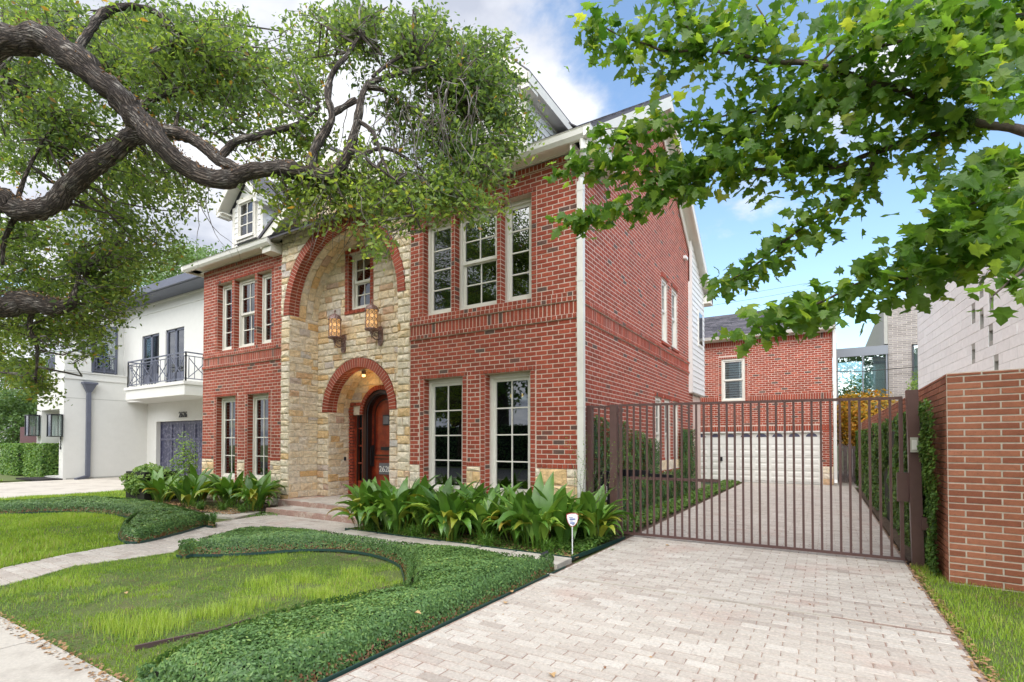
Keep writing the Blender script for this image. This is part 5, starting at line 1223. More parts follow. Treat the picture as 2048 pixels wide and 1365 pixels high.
# garage door of stained boards
gdn=MB().box((gx0,Yg+0.2,-0.1),(gx0+5,Yg+0.24,gzt)).build('garage_door','garage_blue',nbh)
for i in range(6):
    MB().box((gx0+i*0.98-0.06,Yg+0.15,-0.1),(gx0+i*0.98+0.06,Yg+0.2,gzt)).build('stile','garage_blue',gdn)
for z in (0.0,gzt-0.85,gzt-0.14): MB().box((gx0,Yg+0.155,z),(gx0+5,Yg+0.2,z+0.12)).build('rail','garage_blue',gdn)
for i in range(40):
    MB().box((gx0+i*0.125+0.01,Yg+0.185,0.0),(gx0+i*0.125+0.115,Yg+0.2,gzt)).build('board','garage_blue',gdn)
MB().box((gx0-0.12,Yg-0.02,-0.1),(gx0,Yg+0.0-0.001,gzt+0.1)).box((gx0,Yg-0.02,gzt),(gx0+5,Yg-0.001,gzt+0.1)).build('door_casing','stucco',nbh)
text('2626',(float(onaxis(367,835,1,Yg)[0]),Yg-0.03,float(onaxis(367,835,1,Yg)[2])),0.34,'black_plastic',nbh,ext=0.01)
for k,chn in enumerate('2626'):
    p=onaxis(122,866+k*9.5,1,Yf); text(chn,(float(p[0]),Yf-0.02,float(p[2])-0.1),0.26,'black_plastic',nbh,ext=0.01)
# downpipe with a hopper head
py,pz=NY(176,775)
dn=MB().box((nx+0.02,py-0.07,-0.0),(nx+0.16,py+0.07,pz-0.1)).add([(nx+0.02,py-0.22,pz+0.12),(nx+0.28,py-0.22,pz+0.12),(nx+0.28,py+0.22,pz+0.12),(nx+0.02,py+0.22,pz+0.12),(nx+0.02,py-0.09,pz-0.2),(nx+0.17,py-0.09,pz-0.2),(nx+0.17,py+0.09,pz-0.2),(nx+0.02,py+0.09,pz-0.2)],[(0,1,2,3),(4,7,6,5),(0,4,5,1),(1,5,6,2),(2,6,7,3),(3,7,4,0)]).box((nx+0.02,py-0.25,pz+0.12),(nx+0.31,py+0.25,pz+0.2)).bar((nx+0.09,py,0.02),(nx+0.4,py-0.5,-0.08),0.12).build('downpipe','blue_grey',nbh)
# box lanterns beside the doorway
def box_lantern(u,label):
    p=onaxis(u,852,1,Yf-0.2); x,z=float(p[0]),float(p[2]); t=thing('box_lantern',label,'lantern',(x,Yf-0.2,z),'black box lanterns on the white house')
    w_=0.21;h_=0.42
    f=MB()
    for sx in (-1,1):
        for sy in (-1,1): f.box((x+sx*w_-0.02,Yf-0.24+sy*0.17-0.02,z-h_),(x+sx*w_+0.02,Yf-0.24+sy*0.17+0.02,z+h_))
    f.box((x-w_-0.03,Yf-0.44,z+h_),(x+w_+0.03,Yf-0.04,z+h_+0.05)).box((x-w_-0.03,Yf-0.44,z-h_-0.03),(x+w_+0.03,Yf-0.04,z-h_)); f.build('frame','black_plastic',t)
    MB().box((x-w_,Yf-0.41,z-h_),(x+w_,Yf-0.405,z+h_)).box((x+w_-0.003,Yf-0.4,z-h_),(x+w_+0.003,Yf-0.08,z+h_)).build('pane','glass_clear',t); MB().box((x-0.05,Yf-0.05,z-0.2),(x+0.05,Yf,z+0.2)).build('backplate','black_plastic',t)
    MB().tube([(x,Yf-0.24,z-h_),(x,Yf-0.24,z-0.05)],0.03,8).build('candle','white_paint',t)
box_lantern(67,'black box lantern left of the white house doorway, seen against the maroon fence'); box_lantern(112,'black box lantern right of the white house doorway, near the corner')
# maroon fence and grey house far left
mf=thing('maroon_fence','dark maroon board fence left of the white house','fence',(-30,3,0))
for k in range(11):
    p=onaxis(40+k*3.4,870,1,3.0); MB().box((float(p[0]),3.0,-0.1),(float(p[0])+0.28,3.05,2.35)).build('board','red_wood',mf)
fh=thing('grey_house','grey house with a shingled gable roof far behind the hedge','house',(-45,12,0))
fp=onaxis(0,880,1,12.0); fx=float(fp[0])
MB().box((fx-12,12,-0.1),(fx+9,20,3.0)).build('wall','stucco_grey',fh); MB().extr([(fx-13,11.4,3.0),(fx+9.6,11.4,3.0),(fx+1,15.5,6.6),(fx-13,15.5,6.6)],(0,0,0.1)).build('roof','shingle_far',fh)
for k in range(3): 
    fw_=MB().box((fx+0.5+k*1.3,11.94,0.6),(fx+1.5+k*1.3,11.99,2.3)).build('window','trim',fh); MB().box((fx+0.6+k*1.3,11.92,0.7),(fx+1.4+k*1.3,11.935,2.2)).build('pane','glass',fw_)
# garden gate / yard sign
sg=thing('yard_sign','white shield shaped security sign on a thin stake in the planting bed','sign',(0.525,-1.22,0))
sx,sy=0.50,-1.28
MB().tube([(sx,sy,-0.03),(sx,sy,0.34)],0.008,8).build('stake','sign_white',sg)
ux=Vector((0.85,0.52,0)); 
def shield(s_,d):
    pts=[(-0.5,0.42),(-0.2,0.5),(0.3,0.52),(0.5,0.42),(0.52,0.15),(0.42,-0.2),(0.2,-0.42),(0,-0.5),(-0.2,-0.44),(-0.4,-0.15),(-0.52,0.2)]
    nv=Vector((0.52,-0.85,0))*d
    return [tuple(Vector((sx,sy,0.42))+ux*(a*s_*0.9)+Vector((0,0,b*s_*1.05))+nv) for a,b in pts]
MB().extr(shield(0.17,0.0),(0.004,-0.006,0)).build('rim','sign_red',sg); MB().extr(shield(0.15,0.007),(0.001,-0.002,0)).build('face','sign_white',sg)
c0=Vector((sx,sy,0.42))+Vector((0.52,-0.85,0))*0.011
em=MB()
for a,b,w_,h_ in ((-0.02,0.03,0.05,0.006),(0.0,0.005,0.07,0.014),(-0.01,-0.015,0.04,0.006),(0.0,-0.045,0.06,0.016),(0.01,-0.06,0.03,0.008)):
    q=c0+ux*a+Vector((0,0,b)); em.add([q-ux*w_/2,q+ux*w_/2,q+ux*w_/2+Vector((0,0,h_)),q-ux*w_/2+Vector((0,0,h_))],[(0,1,2,3)])
em.build('emblem','sign_blue',sg)
# ================================================================== PLANTING
def pip(px,py,poly):
    """vectorised point in polygon"""
    c=np.zeros(len(px),bool); n=len(poly); j=n-1
    for i in range(n):
        xi,yi=poly[i];xj,yj=poly[j]
        cond=((yi>py)!=(yj>py))&(px<(xj-xi)*(py-yi)/((yj-yi)+1e-12)+xi); c^=cond; j=i
    return c
def edge_dist(px,py,poly):
    d=np.full(len(px),1e9); nx_=np.zeros(len(px)); ny_=np.zeros(len(px)); n=len(poly)
    for i in range(n):
        ax,ay=poly[i];bx,by=poly[(i+1)%n]; vx,vy=bx-ax,by-ay; L2=vx*vx+vy*vy+1e-9
        t=np.clip(((px-ax)*vx+(py-ay)*vy)/L2,0,1); qx=ax+t*vx;qy=ay+t*vy; dd=np.hypot(px-qx,py-qy); m=dd<d
        d[m]=dd[m]; nx_[m]=(qx-px)[m]; ny_[m]=(qy-py)[m]
    L=np.hypot(nx_,ny_)+1e-9
    return d,nx_/L,ny_/L
def smooth_poly(p,k=2):
    for _ in range(k):
        q=[]
        for i in range(len(p)):
            a,b=p[i],p[(i+1)%len(p)]; q+= [(a[0]*.75+b[0]*.25,a[1]*.75+b[1]*.25),(a[0]*.25+b[0]*.75,a[1]*.25+b[1]*.75)]
        p=q
    return p
def vnoise(x,y,s,seed=0.0):
    return np.array([noise.noise(Vector((a*s,b*s,seed))) for a,b in zip(x,y)])
def fastnoise(x,y,s,seed=0):
    """cheap smooth value noise on a lattice"""
    r_=np.random.default_rng(seed+11); T=r_.random((64,64)); X=x*s;Y=y*s
    xi=np.floor(X).astype(int);yi=np.floor(Y).astype(int);fx=X-xi;fy=Y-yi; fx=fx*fx*(3-2*fx);fy=fy*fy*(3-2*fy)
    g=lambda a,b:T[a%64,b%64]
    return (g(xi,yi)*(1-fx)+g(xi+1,yi)*fx)*(1-fy)+(g(xi,yi+1)*(1-fx)+g(xi+1,yi+1)*fx)*fy
# ---- clipped low beds of small glossy leaves
def low_bed(poly,z0,H,n,label,size=0.03,seed=1,edge_m='edging'):
    xs=[p[0] for p in poly];ys=[p[1] for p in poly]
    t=thing('low_hedge',label,'hedge',(sum(xs)/len(xs),sum(ys)/len(ys),z0),'low clipped groundcover beds in the front garden')
    x0,x1,y0,y1=min(xs),max(xs),min(ys),max(ys)
    hf=lambda d,x,y: H*np.clip(np.sqrt(np.clip(d/0.16,0,1)),0.0,1)*(0.78+0.24*fastnoise(x,y,2.6,seed)+0.16*fastnoise(x,y,7.5,seed+2))
    g=0.07; mb=MB(); X,Y=np.meshgrid(np.arange(x0,x1,g),np.arange(y0,y1,g)); X=X.ravel();Y=Y.ravel(); m=pip(X,Y,poly); d,_,_=edge_dist(X,Y,poly); m&=d>0.045
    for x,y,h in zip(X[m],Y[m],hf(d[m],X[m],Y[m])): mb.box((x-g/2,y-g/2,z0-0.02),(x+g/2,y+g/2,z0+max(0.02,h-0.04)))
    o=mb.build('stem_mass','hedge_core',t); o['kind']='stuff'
    # top leaves
    N1=int(n*3.2); px=rng.uniform(x0,x1,N1);py=rng.uniform(y0,y1,N1); m=pip(px,py,poly); px,py=px[m],py[m]
    if len(px)>n: px,py=px[:n],py[:n]
    d,ex,ey=edge_dist(px,py,poly); h=hf(d,px,py); side=d<0.16
    z=z0+h-np.abs(rng.normal(0,0.012,len(px)))+rng.normal(0,0.004,len(px))
    nr=np.stack([ex*np.where(side,0.9,0.05),ey*np.where(side,0.9,0.05),np.where(side,0.7,1.0)],1)
    P=[np.stack([px,py,z],1)]; NR=[nr]; TI=[rng.normal(0.5,0.17,len(px))+0.25*(fastnoise(px,py,5,seed+3)-0.5)]
    # side leaves: points along the outline
    per=[];
    for i in range(len(poly)):
        a,b=poly[i],poly[(i+1)%len(poly)]; L=math.hypot(b[0]-a[0],b[1]-a[1]); k=max(1,int(L*1700*H/0.22)); tt=rng.random(k)
        ox,oy=(b[1]-a[1])/(L+1e-9),-(b[0]-a[0])/(L+1e-9)
        zz=rng.uniform(0.01,H*0.92,k); ins=0.002+0.05*(zz/H)**2+rng.uniform(-0.012,0.02,k)
        cxm,cym=(a[0]+b[0])/2,(a[1]+b[1])/2
        if pip(np.array([cxm+ox*0.02]),np.array([cym+oy*0.02]),poly)[0]: ox,oy=-ox,-oy
        P.append(np.stack([a[0]+(b[0]-a[0])*tt-ox*ins,a[1]+(b[1]-a[1])*tt-oy*ins,z0+zz],1)); NR.append(np.tile([[ox,oy,0.5]],(k,1)))
        low=np.clip(1-zz/(H*0.55),0,1); TI.append(np.where(rng.random(k)<low*0.8,1.0,rng.normal(0.38,0.18,k)))
    P=np.concatenate(P);NR=np.concatenate(NR);TI=np.concatenate(TI); M=rand_frames(len(P),1.5,rng.uniform(0.7,1.25,len(P))*size,NR,0.75)
    o=inst('leaves',LEAF_V,LEAF_F,P,M,TI,'jasmine_leaf',t); o['kind']='stuff'
    # plastic edging strip
    e=MB()
    for i in range(len(poly)):
        a,b=poly[i],poly[(i+1)%len(poly)]; L=math.hypot(b[0]-a[0],b[1]-a[1])
        ox,oy=(b[1]-a[1])/(L+1e-9)*0.03,-(b[0]-a[0])/(L+1e-9)*0.03
        if pip(np.array([(a[0]+b[0])/2+ox]),np.array([(a[1]+b[1])/2+oy]),poly)[0]: ox,oy=-ox,-oy
        e.bar((a[0]+ox,a[1]+oy,z0+0.015),(b[0]+ox,b[1]+oy,z0+0.015),0.008,0.032)
    e.build('edging_strip',edge_m,t)
    return t
LZ=-0.05
zt_=0.16
bedA=[G(352,1112,LZ),G(430,1113,LZ),G(500,1110,LZ),G(570,1104,LZ),G(640,1101,LZ),G(700,1104,LZ),G(750,1112,LZ),G(790,1125,LZ),G(812,1142,LZ)]
bedA+=[G(815,1160,zt_),G(780,1172,zt_),G(720,1184,zt_),G(640,1196,zt_),G(560,1215,zt_),G(480,1242,zt_),G(400,1268,zt_),G(330,1298,zt_),G(285,1322,zt_),G(262,1345,zt_),(G(262,1345,zt_)[0]+0.03,-5.84)]
bedA+=[(0.66,-5.84),(0.68,-5.0),(0.70,-4.0),(0.70,-3.0),(0.70,-2.2),(0.62,-2.05)]
bedA+=[G(1060,1112,zt_),G(950,1096,zt_),G(820,1085,zt_),G(720,1072,zt_),G(640,1058,zt_),G(520,1053,zt_),G(440,1064,zt_),G(375,1084,zt_)]
bedA[30:30]=[]
bedA=smooth_poly(bedA,1)
low_bed(bedA,LZ,0.235,100000,'kidney shaped clipped groundcover bed between the paved walk and the driveway',0.030,3)
bedB=[G(-140,1034,LZ),G(0,1030,LZ),G(120,1024,LZ),G(200,1027,LZ),G(255,1034,LZ),G(272,1044,LZ),G(250,1060,LZ),G(238,1075,LZ),G(258,1091,LZ),G(330,1076,LZ),G(430,1047,LZ),G(428,1034,zt_),G(385,1018,zt_),G(330,1005,zt_),G(250,994,zt_),G(150,993,zt_),G(0,1002,zt_),G(-140,1010,zt_)]
bedB=smooth_poly(bedB,1)
low_bed(bedB,LZ,0.23,42000,'curved clipped groundcover bed left of the walk, around the small far lawn',0.042,5)
# ---- lawns
GB_V=np.array([[-0.5,0,0],[0.5,0,0],[0.22,0.16,0.55],[-0.22,0.16,0.55],[0.0,0.62,1.0]]); 
GB_F=np.array([[0,1,2],[0,2,3],[3,2,4]])
def lawn(name,boxr,n,avoid,z,hmin,hmax,wd,keep=None,seed=0,patch=0.0):
    x0,x1,y0,y1=boxr; px=rng.uniform(x0,x1,n);py=rng.uniform(y0,y1,n); m=np.ones(n,bool)
    for a in avoid: m&=~pip(px,py,a)
    if keep is not None: m&=pip(px,py,keep)
    px,py=px[m],py[m]; f=fastnoise(px,py,1.1,seed); f2=fastnoise(px,py,3.7,seed+1); bare=fastnoise(px,py,2.3,seed+5)*0.6+fastnoise(px,py,7,seed+9)*0.4
    k=rng.random(len(px))<np.clip(1.25-patch*2.6*np.clip(bare-0.48,0,1)*2,0.15,1); px,py,f,f2=px[k],py[k],f[k],f2[k]
    nn=len(px); h=rng.uniform(hmin,hmax,nn)*(0.6+0.9*f*f2*1.6); w_=wd*rng.uniform(0.7,1.3,nn)
    an=rng.uniform(0,2*math.pi,nn); ca,sa=np.cos(an),np.sin(an); lean=rng.uniform(0.1,1.3,nn)
    M=np.zeros((nn,3,3)); M[:,0,0]=ca*w_;M[:,1,0]=sa*w_; M[:,0,1]=-sa*h*lean;M[:,1,1]=ca*h*lean; M[:,2,2]=h*rng.uniform(0.7,1,nn)
    ti=rng.normal(0.52,0.17,nn)+0.32*(f-0.5)+0.22*(f2-0.5); ti=np.where(rng.random(nn)<0.03,1.0,ti)
    o=inst(name,GB_V,GB_F,np.stack([px,py,np.full(nn,z)],1),M,ti,'grass_leaf'); tag(o,kind='stuff'); return o
o=lawn('front_grass',(-5.4,0.4,-5.86,-2.6),120000,[bedA,walk_poly],GZ+0.0,0.022,0.048,0.0045,seed=1,patch=1.5)
keepL=[(-30,-5.86),(-4.9,-5.86)]+wfar+[(-6.3,-1.6),(-30,-1.6)]
lawn('far_grass',(-15.4,-4.7,-5.86,-2.0),110000,[bedB,walk_poly],GZ,0.04,0.075,0.009,seed=2,patch=0.7)
lawn('side_grass',(4.09,9,-5.86,0.15),110000,[[(4.33,-0.52),(9,-1.2),(9,1),(4.33,1)]],-0.02,0.03,0.06,0.0055,seed=3,patch=0.4)
lawn('verge_grass',(-15.4,-11,-2.2,2.0),20000,[bedB],GZ,0.05,0.09,0.012,seed=4)
lawn('neighbor_grass',(-40,-24.6,-5.8,-0.5),30000,[],-0.1,0.06,0.12,0.03,seed=6)
# coarse pale tufts in the front lawn
tu=[(570,1190),(640,1195),(500,1215),(700,1150),(400,1235),(250,1265),(210,1255),(290,1270),(340,1255),(450,1230),(520,1170),(610,1165),(310,1245)]
P=[];
for (u,v) in tu:
    c=G(u,v,GZ); k=230; P.append(np.stack([rng.normal(c[0],0.10,k),rng.normal(c[1],0.08,k),np.full(k,GZ)],1))
P=np.concatenate(P); nn=len(P); an=rng.uniform(0,6.28,nn); h=rng.uniform(0.07,0.13,nn); M=np.zeros((nn,3,3)); M[:,0,0]=np.cos(an)*0.004;M[:,1,0]=np.sin(an)*0.004;M[:,0,1]=-np.sin(an)*h*0.8;M[:,1,1]=np.cos(an)*h*0.8;M[:,2,2]=h
o=inst('grass_tufts',GB_V,GB_F,P,M,rng.normal(0.8,0.08,nn),'grass_leaf'); tag(o,kind='stuff')
# creeping weeds hugging the soil
px=rng.uniform(-5.2,0,60000);py=rng.uniform(-5.86,-2.8,60000); m=~pip(px,py,bedA)&~pip(px,py,walk_poly)&(fastnoise(px,py,1.4,8)>0.33); px,py=px[m],py[m]
o=inst('creeping_weed',LEAF_V,LEAF_F,np.stack([px,py,GZ+0.008+rng.random(len(px))*0.012],1),rand_frames(len(px),2.2,rng.uniform(0.010,0.022,len(px))),rng.normal(0.45,0.15,len(px)),'shrub_leaf'); tag(o,kind='stuff')
# lead coloured edging stub in the lawn
tag(MB().bar((*G(270,1303,GZ),GZ+0.02),(*G(430,1262,GZ),GZ-0.005),0.02,0.04).bar((*G(430,1262,GZ),GZ-0.005),(*G(500,1240,GZ),GZ-0.005),0.02,0.04).build('garden_edging','lead_edging'),'dull purple metal edging strip half buried along the near lawn','edging')
# ---- cast iron plants: broad arching leaves, each its own piece
def blade_mesh(L,W,arch,droop,seed,tint):
    r_=random.Random(seed); n=9; pts=[]; x=z=0; a=R(86-arch*8)
    for i in range(n+1):
        t=i/n; pts.append((x,z)); a-=R(droop*(0.25+t*1.7)*12.5*(1 if t>0.25 else 0.3)); x+=math.cos(a)*L/n; z+=math.sin(a)*L/n
    vs=[];fs=[]
    for i,(x_,z_) in enumerate(pts):
        t=i/n; w_=W*(0.10 if t<0.22 else math.sin(math.pi*min(1,((t-0.18)/0.82))**0.80)*0.98+0.02)
        if i==n: w_=0.002
        dz=-0.0+0.28*w_
        tw=0.25*t*r_.uniform(-1,1)
        vs+= [(x_,-w_/2,z_+dz+tw*w_*0.3),(x_,0,z_-0.0),(x_,w_/2,z_+dz-tw*w_*0.3)]
    for i in range(n): b=i*3; fs+= [(b,b+1,b+4,b+3),(b+1,b+2,b+5,b+4)]
    return MB().add(vs,fs,tint).mesh('leaf','aspidistra',smooth=True)
blades=[]
for k in range(34):
    t_=random.choice([random.uniform(0.15,0.5),random.uniform(0.3,0.75),random.uniform(0.4,0.85),random.uniform(0.1,0.6)]) if random.random()>0.10 else random.uniform(0.88,1)
    blades.append((blade_mesh(random.uniform(0.58,0.86),random.uniform(0.115,0.16),random.uniform(-0.3,1.7),random.uniform(0.25,1.55),k,t_)))
def clump(x,y,z,n,label,sc_=1.0,grp='broad leaved plants in the bed under the windows'):
    t=thing('cast_iron_plant',label,'plant',(x,y,z),grp)
    for i in range(n):
        me=random.choice(blades); o=bpy.data.objects.new('leaf',me); COL.objects.link(o); o.parent=t
        a=random.uniform(0,2*math.pi); rr=random.uniform(0.0,0.17); o.location=(rr*math.cos(a),rr*math.sin(a),-0.01); s_=sc_*random.uniform(0.72,1.12)
        o.rotation_euler=(random.uniform(-0.2,0.2),random.uniform(-0.1,0.22),a+random.uniform(-0.6,0.6)); o.scale=(s_,s_,s_*random.uniform(0.9,1.08))
pos=[('leftmost, beside the entrance steps',-3.45,-0.95),('beside the stone pier right of the steps',-3.35,-0.40),('in front of the first window from the steps',-2.85,-0.62),('front row, left of the first lower window',-2.85,-1.15),
 ('against the sill of the first lower window',-2.30,-0.42),('front row below the first lower window',-2.25,-1.0),('under the brick pier between the lower windows',-1.75,-0.55),('front row between the two lower windows',-1.65,-1.12),
 ('against the second lower window',-1.20,-0.45),('front row below the second lower window',-1.05,-1.0),('right side of the second lower window',-0.68,-0.55),('front row near the yard sign',-0.45,-1.05),('against the pale stone corner',-0.18,-0.45),('beside the downspout',0.10,-0.78),('rightmost, reaching to the gate post',0.38,-0.35),('low at the front edge by the steps',-3.2,-1.30),('low at the front edge, left of centre',-2.55,-1.33),('low at the front edge, at the centre',-1.4,-1.35),('low at the front edge, right of centre',-0.1,-1.15)]
for l,x,y in pos: clump(x,y,-0.03,46,'cast iron plant '+l,1.12)
posL=[('nearest the steps, left bed',-7.15,-0.85),('next to the stone pier, left bed',-7.55,-0.45),('below the right lower window, left bed',-8.2,-0.75),('between the two left windows',-8.8,-0.45),('below the leftmost lower window',-9.5,-0.75),('at the left brick corner',-10.2,-0.5),('front row of the left bed, middle',-9.0,-1.2),('front row of the left bed, far end',-10.3,-1.2),('outermost of the left bed',-11.0,-0.8)]
for l,x,y in posL: clump(x,y,-0.04,34,'cast iron plant '+l,1.12,'broad leaved plants in the bed left of the steps')
# liriope: fine arching strap leaves
def strap_clump(x,y,z,label,n=150,L=0.42,grp='grassy liriope clumps at the bed edge'):
    t=thing('liriope_clump',label,'plant',(x,y,z),grp); mb=MB()
    for i in range(n):
        a=random.uniform(0,2*math.pi); l=L*random.uniform(0.6,1.1); b=R(random.uniform(50,85)); px,pz=0,0; w_=0.005; pts=[]
        ox,oy=random.uniform(-0.06,0.06),random.uniform(-0.06,0.06)
        for k in range(6): pts.append((px,pz)); px+=math.cos(b)*l/5; pz+=math.sin(b)*l/5; b-=R(random.uniform(16,34))
        vs=[]
        for k,(p_,q_) in enumerate(pts):
            ww=w_*(1-k/5.2); cx_,cy_=x+ox+p_*math.cos(a),y+oy+p_*math.sin(a); vs+=[(cx_-math.sin(a)*ww,cy_+math.cos(a)*ww,z+q_),(cx_+math.sin(a)*ww,cy_-math.cos(a)*ww,z+q_)]
        mb.add(vs,[(2*k,2*k+1,2*k+3,2*k+2) for k in range(5)],random.uniform(0.1,0.7))
    o=mb.build('blades','aspidistra',t); o['kind']='stuff'
for l,x,y in [('liriope clump beside the yard sign',0.15,-1.30),('liriope clump at the front edge below the second window',-0.75,-1.38),('liriope clump at the front edge below the first window',-2.1,-1.40),('liriope clump by the entrance steps, right bed',-3.05,-1.38)]: strap_clump(x,y,-0.03,l)
for l,x,y in [('liriope clump next to the steps, left bed',-7.05,-1.15),('liriope clump left of the steps, front of left bed',-7.7,-1.2),('liriope clump in the middle of the left bed edge',-8.3,-1.35)]: strap_clump(x,y,-0.04,l,120,0.45)
# ground cover under and beside the plants
def patch_leaves(name,poly,n,z,hh,size,m,seed,up=1.2,tn=0.45):
    xs=[p[0] for p in poly];ys=[p[1] for p in poly]; px=rng.uniform(min(xs),max(xs),n);py=rng.uniform(min(ys),max(ys),n); k=pip(px,py,poly); px,py=px[k],py[k]
    zz=z+hh*(0.3+0.7*fastnoise(px,py,4,seed))*rng.random(len(px))**0.5
    o=inst(name,LEAF_V*np.array([1,1.7,1]),LEAF_F,np.stack([px,py,zz],1),rand_frames(len(px),up,rng.uniform(0.6,1.3,len(px))*size,None,0.8),rng.normal(tn,0.2,len(px)),m); tag(o,kind='stuff'); return o
patch_leaves('ground_ivy',[(0.05,-1.0),(0.62,-1.2),(0.62,0.1),(0.1,0.15)],3500,-0.03,0.16,0.045,'shrub_leaf',1)
patch_leaves('bed_groundcover',[(-3.5,-1.5),(0.6,-1.5),(0.6,-0.9),(-3.5,-1.0)],5000,-0.035,0.05,0.03,'shrub_leaf',2)
patch_leaves('leaf_litter',[(-3.5,-1.5),(0.62,-1.5),(0.62,-0.7),(-3.5,-0.9)],2600,-0.03,0.02,0.045,'dry_leaf',3,2.0)
patch_leaves('leaf_litter',[(-11,-1.5),(-6.9,-1.5),(-6.9,-0.9),(-11,-1)],1800,-0.03,0.03,0.05,'dry_leaf',4,2.0)
patch_leaves('step_side_groundcover',[G(395,1038,GZ),G(560,1034,GZ),G(540,1022,GZ),G(400,1018,GZ)],2500,GZ,0.06,0.04,'shrub_leaf',5)
# black plastic edging of the planting bed
tag(MB().bar((-3.5,-1.51,-0.02),(0.60,-1.51,-0.02),0.01,0.05).bar((0.60,-1.52,-0.015),(0.70,0.15,-0.015),0.012,0.05).build('bed_edging','edging'),'dark green plastic edging round the right planting bed','edging')
tag(MB().bar((0.735,-5.84,-0.015),(0.745,-2.0,-0.015),0.012,0.05).build('drive_edging','edging'),'dark green plastic edging between the near hedge and the driveway','edging')
sp=thing('spotlight','small black garden spotlight at the corner of the slab strip','spotlight',(0.28,-1.72,0))
sx_,sy_=G(1090,1122,0.0)
MB().bar((sx_,sy_,-0.03),(sx_,sy_,0.07),0.012).build('spike','black_plastic',sp); MB().tube([(sx_-0.04,sy_-0.02,0.06),(sx_+0.035,sy_+0.02,0.10)],0.028,10).build('head','black_plastic',sp)
# ---- creeping fig on walls
def ivy(o_,u_,n_,uw,zh,n,parent,seed,size=0.045,thick=0.14,topf=None,m='fig_leaf',tn=0.45,z0=0.0):
    pl=Plane(o_,u_,n_); U=rng.uniform(0,uw,n);Z=rng.uniform(z0,zh,n)
    if topf is not None: k=topf(U,Z); U,Z=U[k],Z[k]
    dd=thick*(0.35+0.65*fastnoise(U,Z,2.6,seed))*(0.7+0.5*fastnoise(U,Z,8,seed+1))-np.abs(rng.normal(0,0.02,len(U)))
    P=np.array(pl.o)[None]+U[:,None]*np.array(pl.u)[None]+np.array([0,0,1.])[None]*Z[:,None]+dd[:,None]*np.array(pl.n)[None]
    nr=np.tile((np.array(pl.n)+np.array([0,0,0.7]))[None],(len(U),1)); M=rand_frames(len(U),1.2,rng.uniform(0.7,1.3,len(U))*size,nr,0.8)
    ti=rng.normal(tn,0.17,len(U))+0.35*(fastnoise(U,Z,5,seed+2)-0.5)
    o=inst('leaves',LEAF_V*np.array([1,1.5,1]),LEAF_F,P,M,ti,m,parent); o['kind']='stuff'; return pl
iv=thing('creeping_fig','thick green creeping fig covering the driveway side of the tan boundary wall','ivy',(4.3,0.5,0))
topR=lambda U,Z: Z<1.72+0.16*fastnoise(U,Z*0,1.3,4)-0.22*np.clip((U-0.0)/1,0,0.0)
def topR(U,Z):
    h=1.80-0.25*np.clip(U/14,0,1)+0.12*fastnoise(U,U*0,2.1,4)
    lo=np.clip((0.17-U)*9,-1,3)   # ragged near edge, thinning to the ground
    return (Z<h)&(Z>lo)&((U>0.12)|(fastnoise(U*9,Z,3,9)>0.4))
ivy((4.325,-0.47,0),(0,1,0),(-1,0,0),5.9,2.05,46000,iv,21,0.042,0.17,topR)
ivy((4.325,5.4,0),(0,1,0),(-1,0,0),9,2.05,26000,iv,22,0.055,0.2,lambda U,Z:Z<1.75+0.1*fastnoise(U,U*0,1.5,5))
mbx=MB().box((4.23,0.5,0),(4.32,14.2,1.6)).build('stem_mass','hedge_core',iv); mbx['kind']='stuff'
iv2=thing('creeping_fig','dark green creeping fig on the brick side wall behind the gate','ivy',(0.05,2.5,0))
def topL(U,Z):
    return (Z<np.where(U<4.0,1.80-0.10*U+0.15*fastnoise(U,U*0,2,7),np.where(U<5.9,0.75,1.75+0.1*fastnoise(U,U*0,2,7))))
ivy((0.015,0.35,0),(0,1,0),(1,0,0),7.6,2.0,52000,iv2,31,0.042,0.17,topL,tn=0.30)
lo=thing('low_hedge','low leafy border along the foot of the side wall behind the gate','hedge',(0.45,3,0))
patch=patch_leaves('x',[(0.12,0.4),(0.66,0.4),(0.70,12.5),(0.12,12.5)],16000,-0.03,0.16,0.05,'fig_leaf',33,tn=0.6); patch.name='leaves'; patch.parent=lo; patch.matrix_parent_inverse=Matrix.Translation(-Vector(lo.location))
patch_leaves('drive_litter',[(4.03,-5.8),(4.16,-5.8),(4.16,0.2),(4.03,0.2)],1500,-0.02,0.03,0.03,'dry_leaf',61,2)
patch_leaves('drive_litter',[(0.8,-5.8),(4.0,-5.8),(4.0,12.5),(0.8,12.5)],170,0.003,0.01,0.02,'dry_leaf',62,2)
patch_leaves('kerb_litter',[(-6,-5.95),(0.7,-5.95),(0.7,-5.82),(-6,-5.82)],900,-0.045,0.03,0.03,'dry_leaf',63,2)
k_=MB().box((4.10,0.3,-0.03),(4.3,12,0.02)).build('soil_strip','soil'); k_['kind']='structure'
patch_leaves('fallen_leaves',[(4.08,-0.2),(4.3,-0.2),(4.3,6),(4.08,6)],900,-0.02,0.02,0.035,'dry_leaf',34,2)
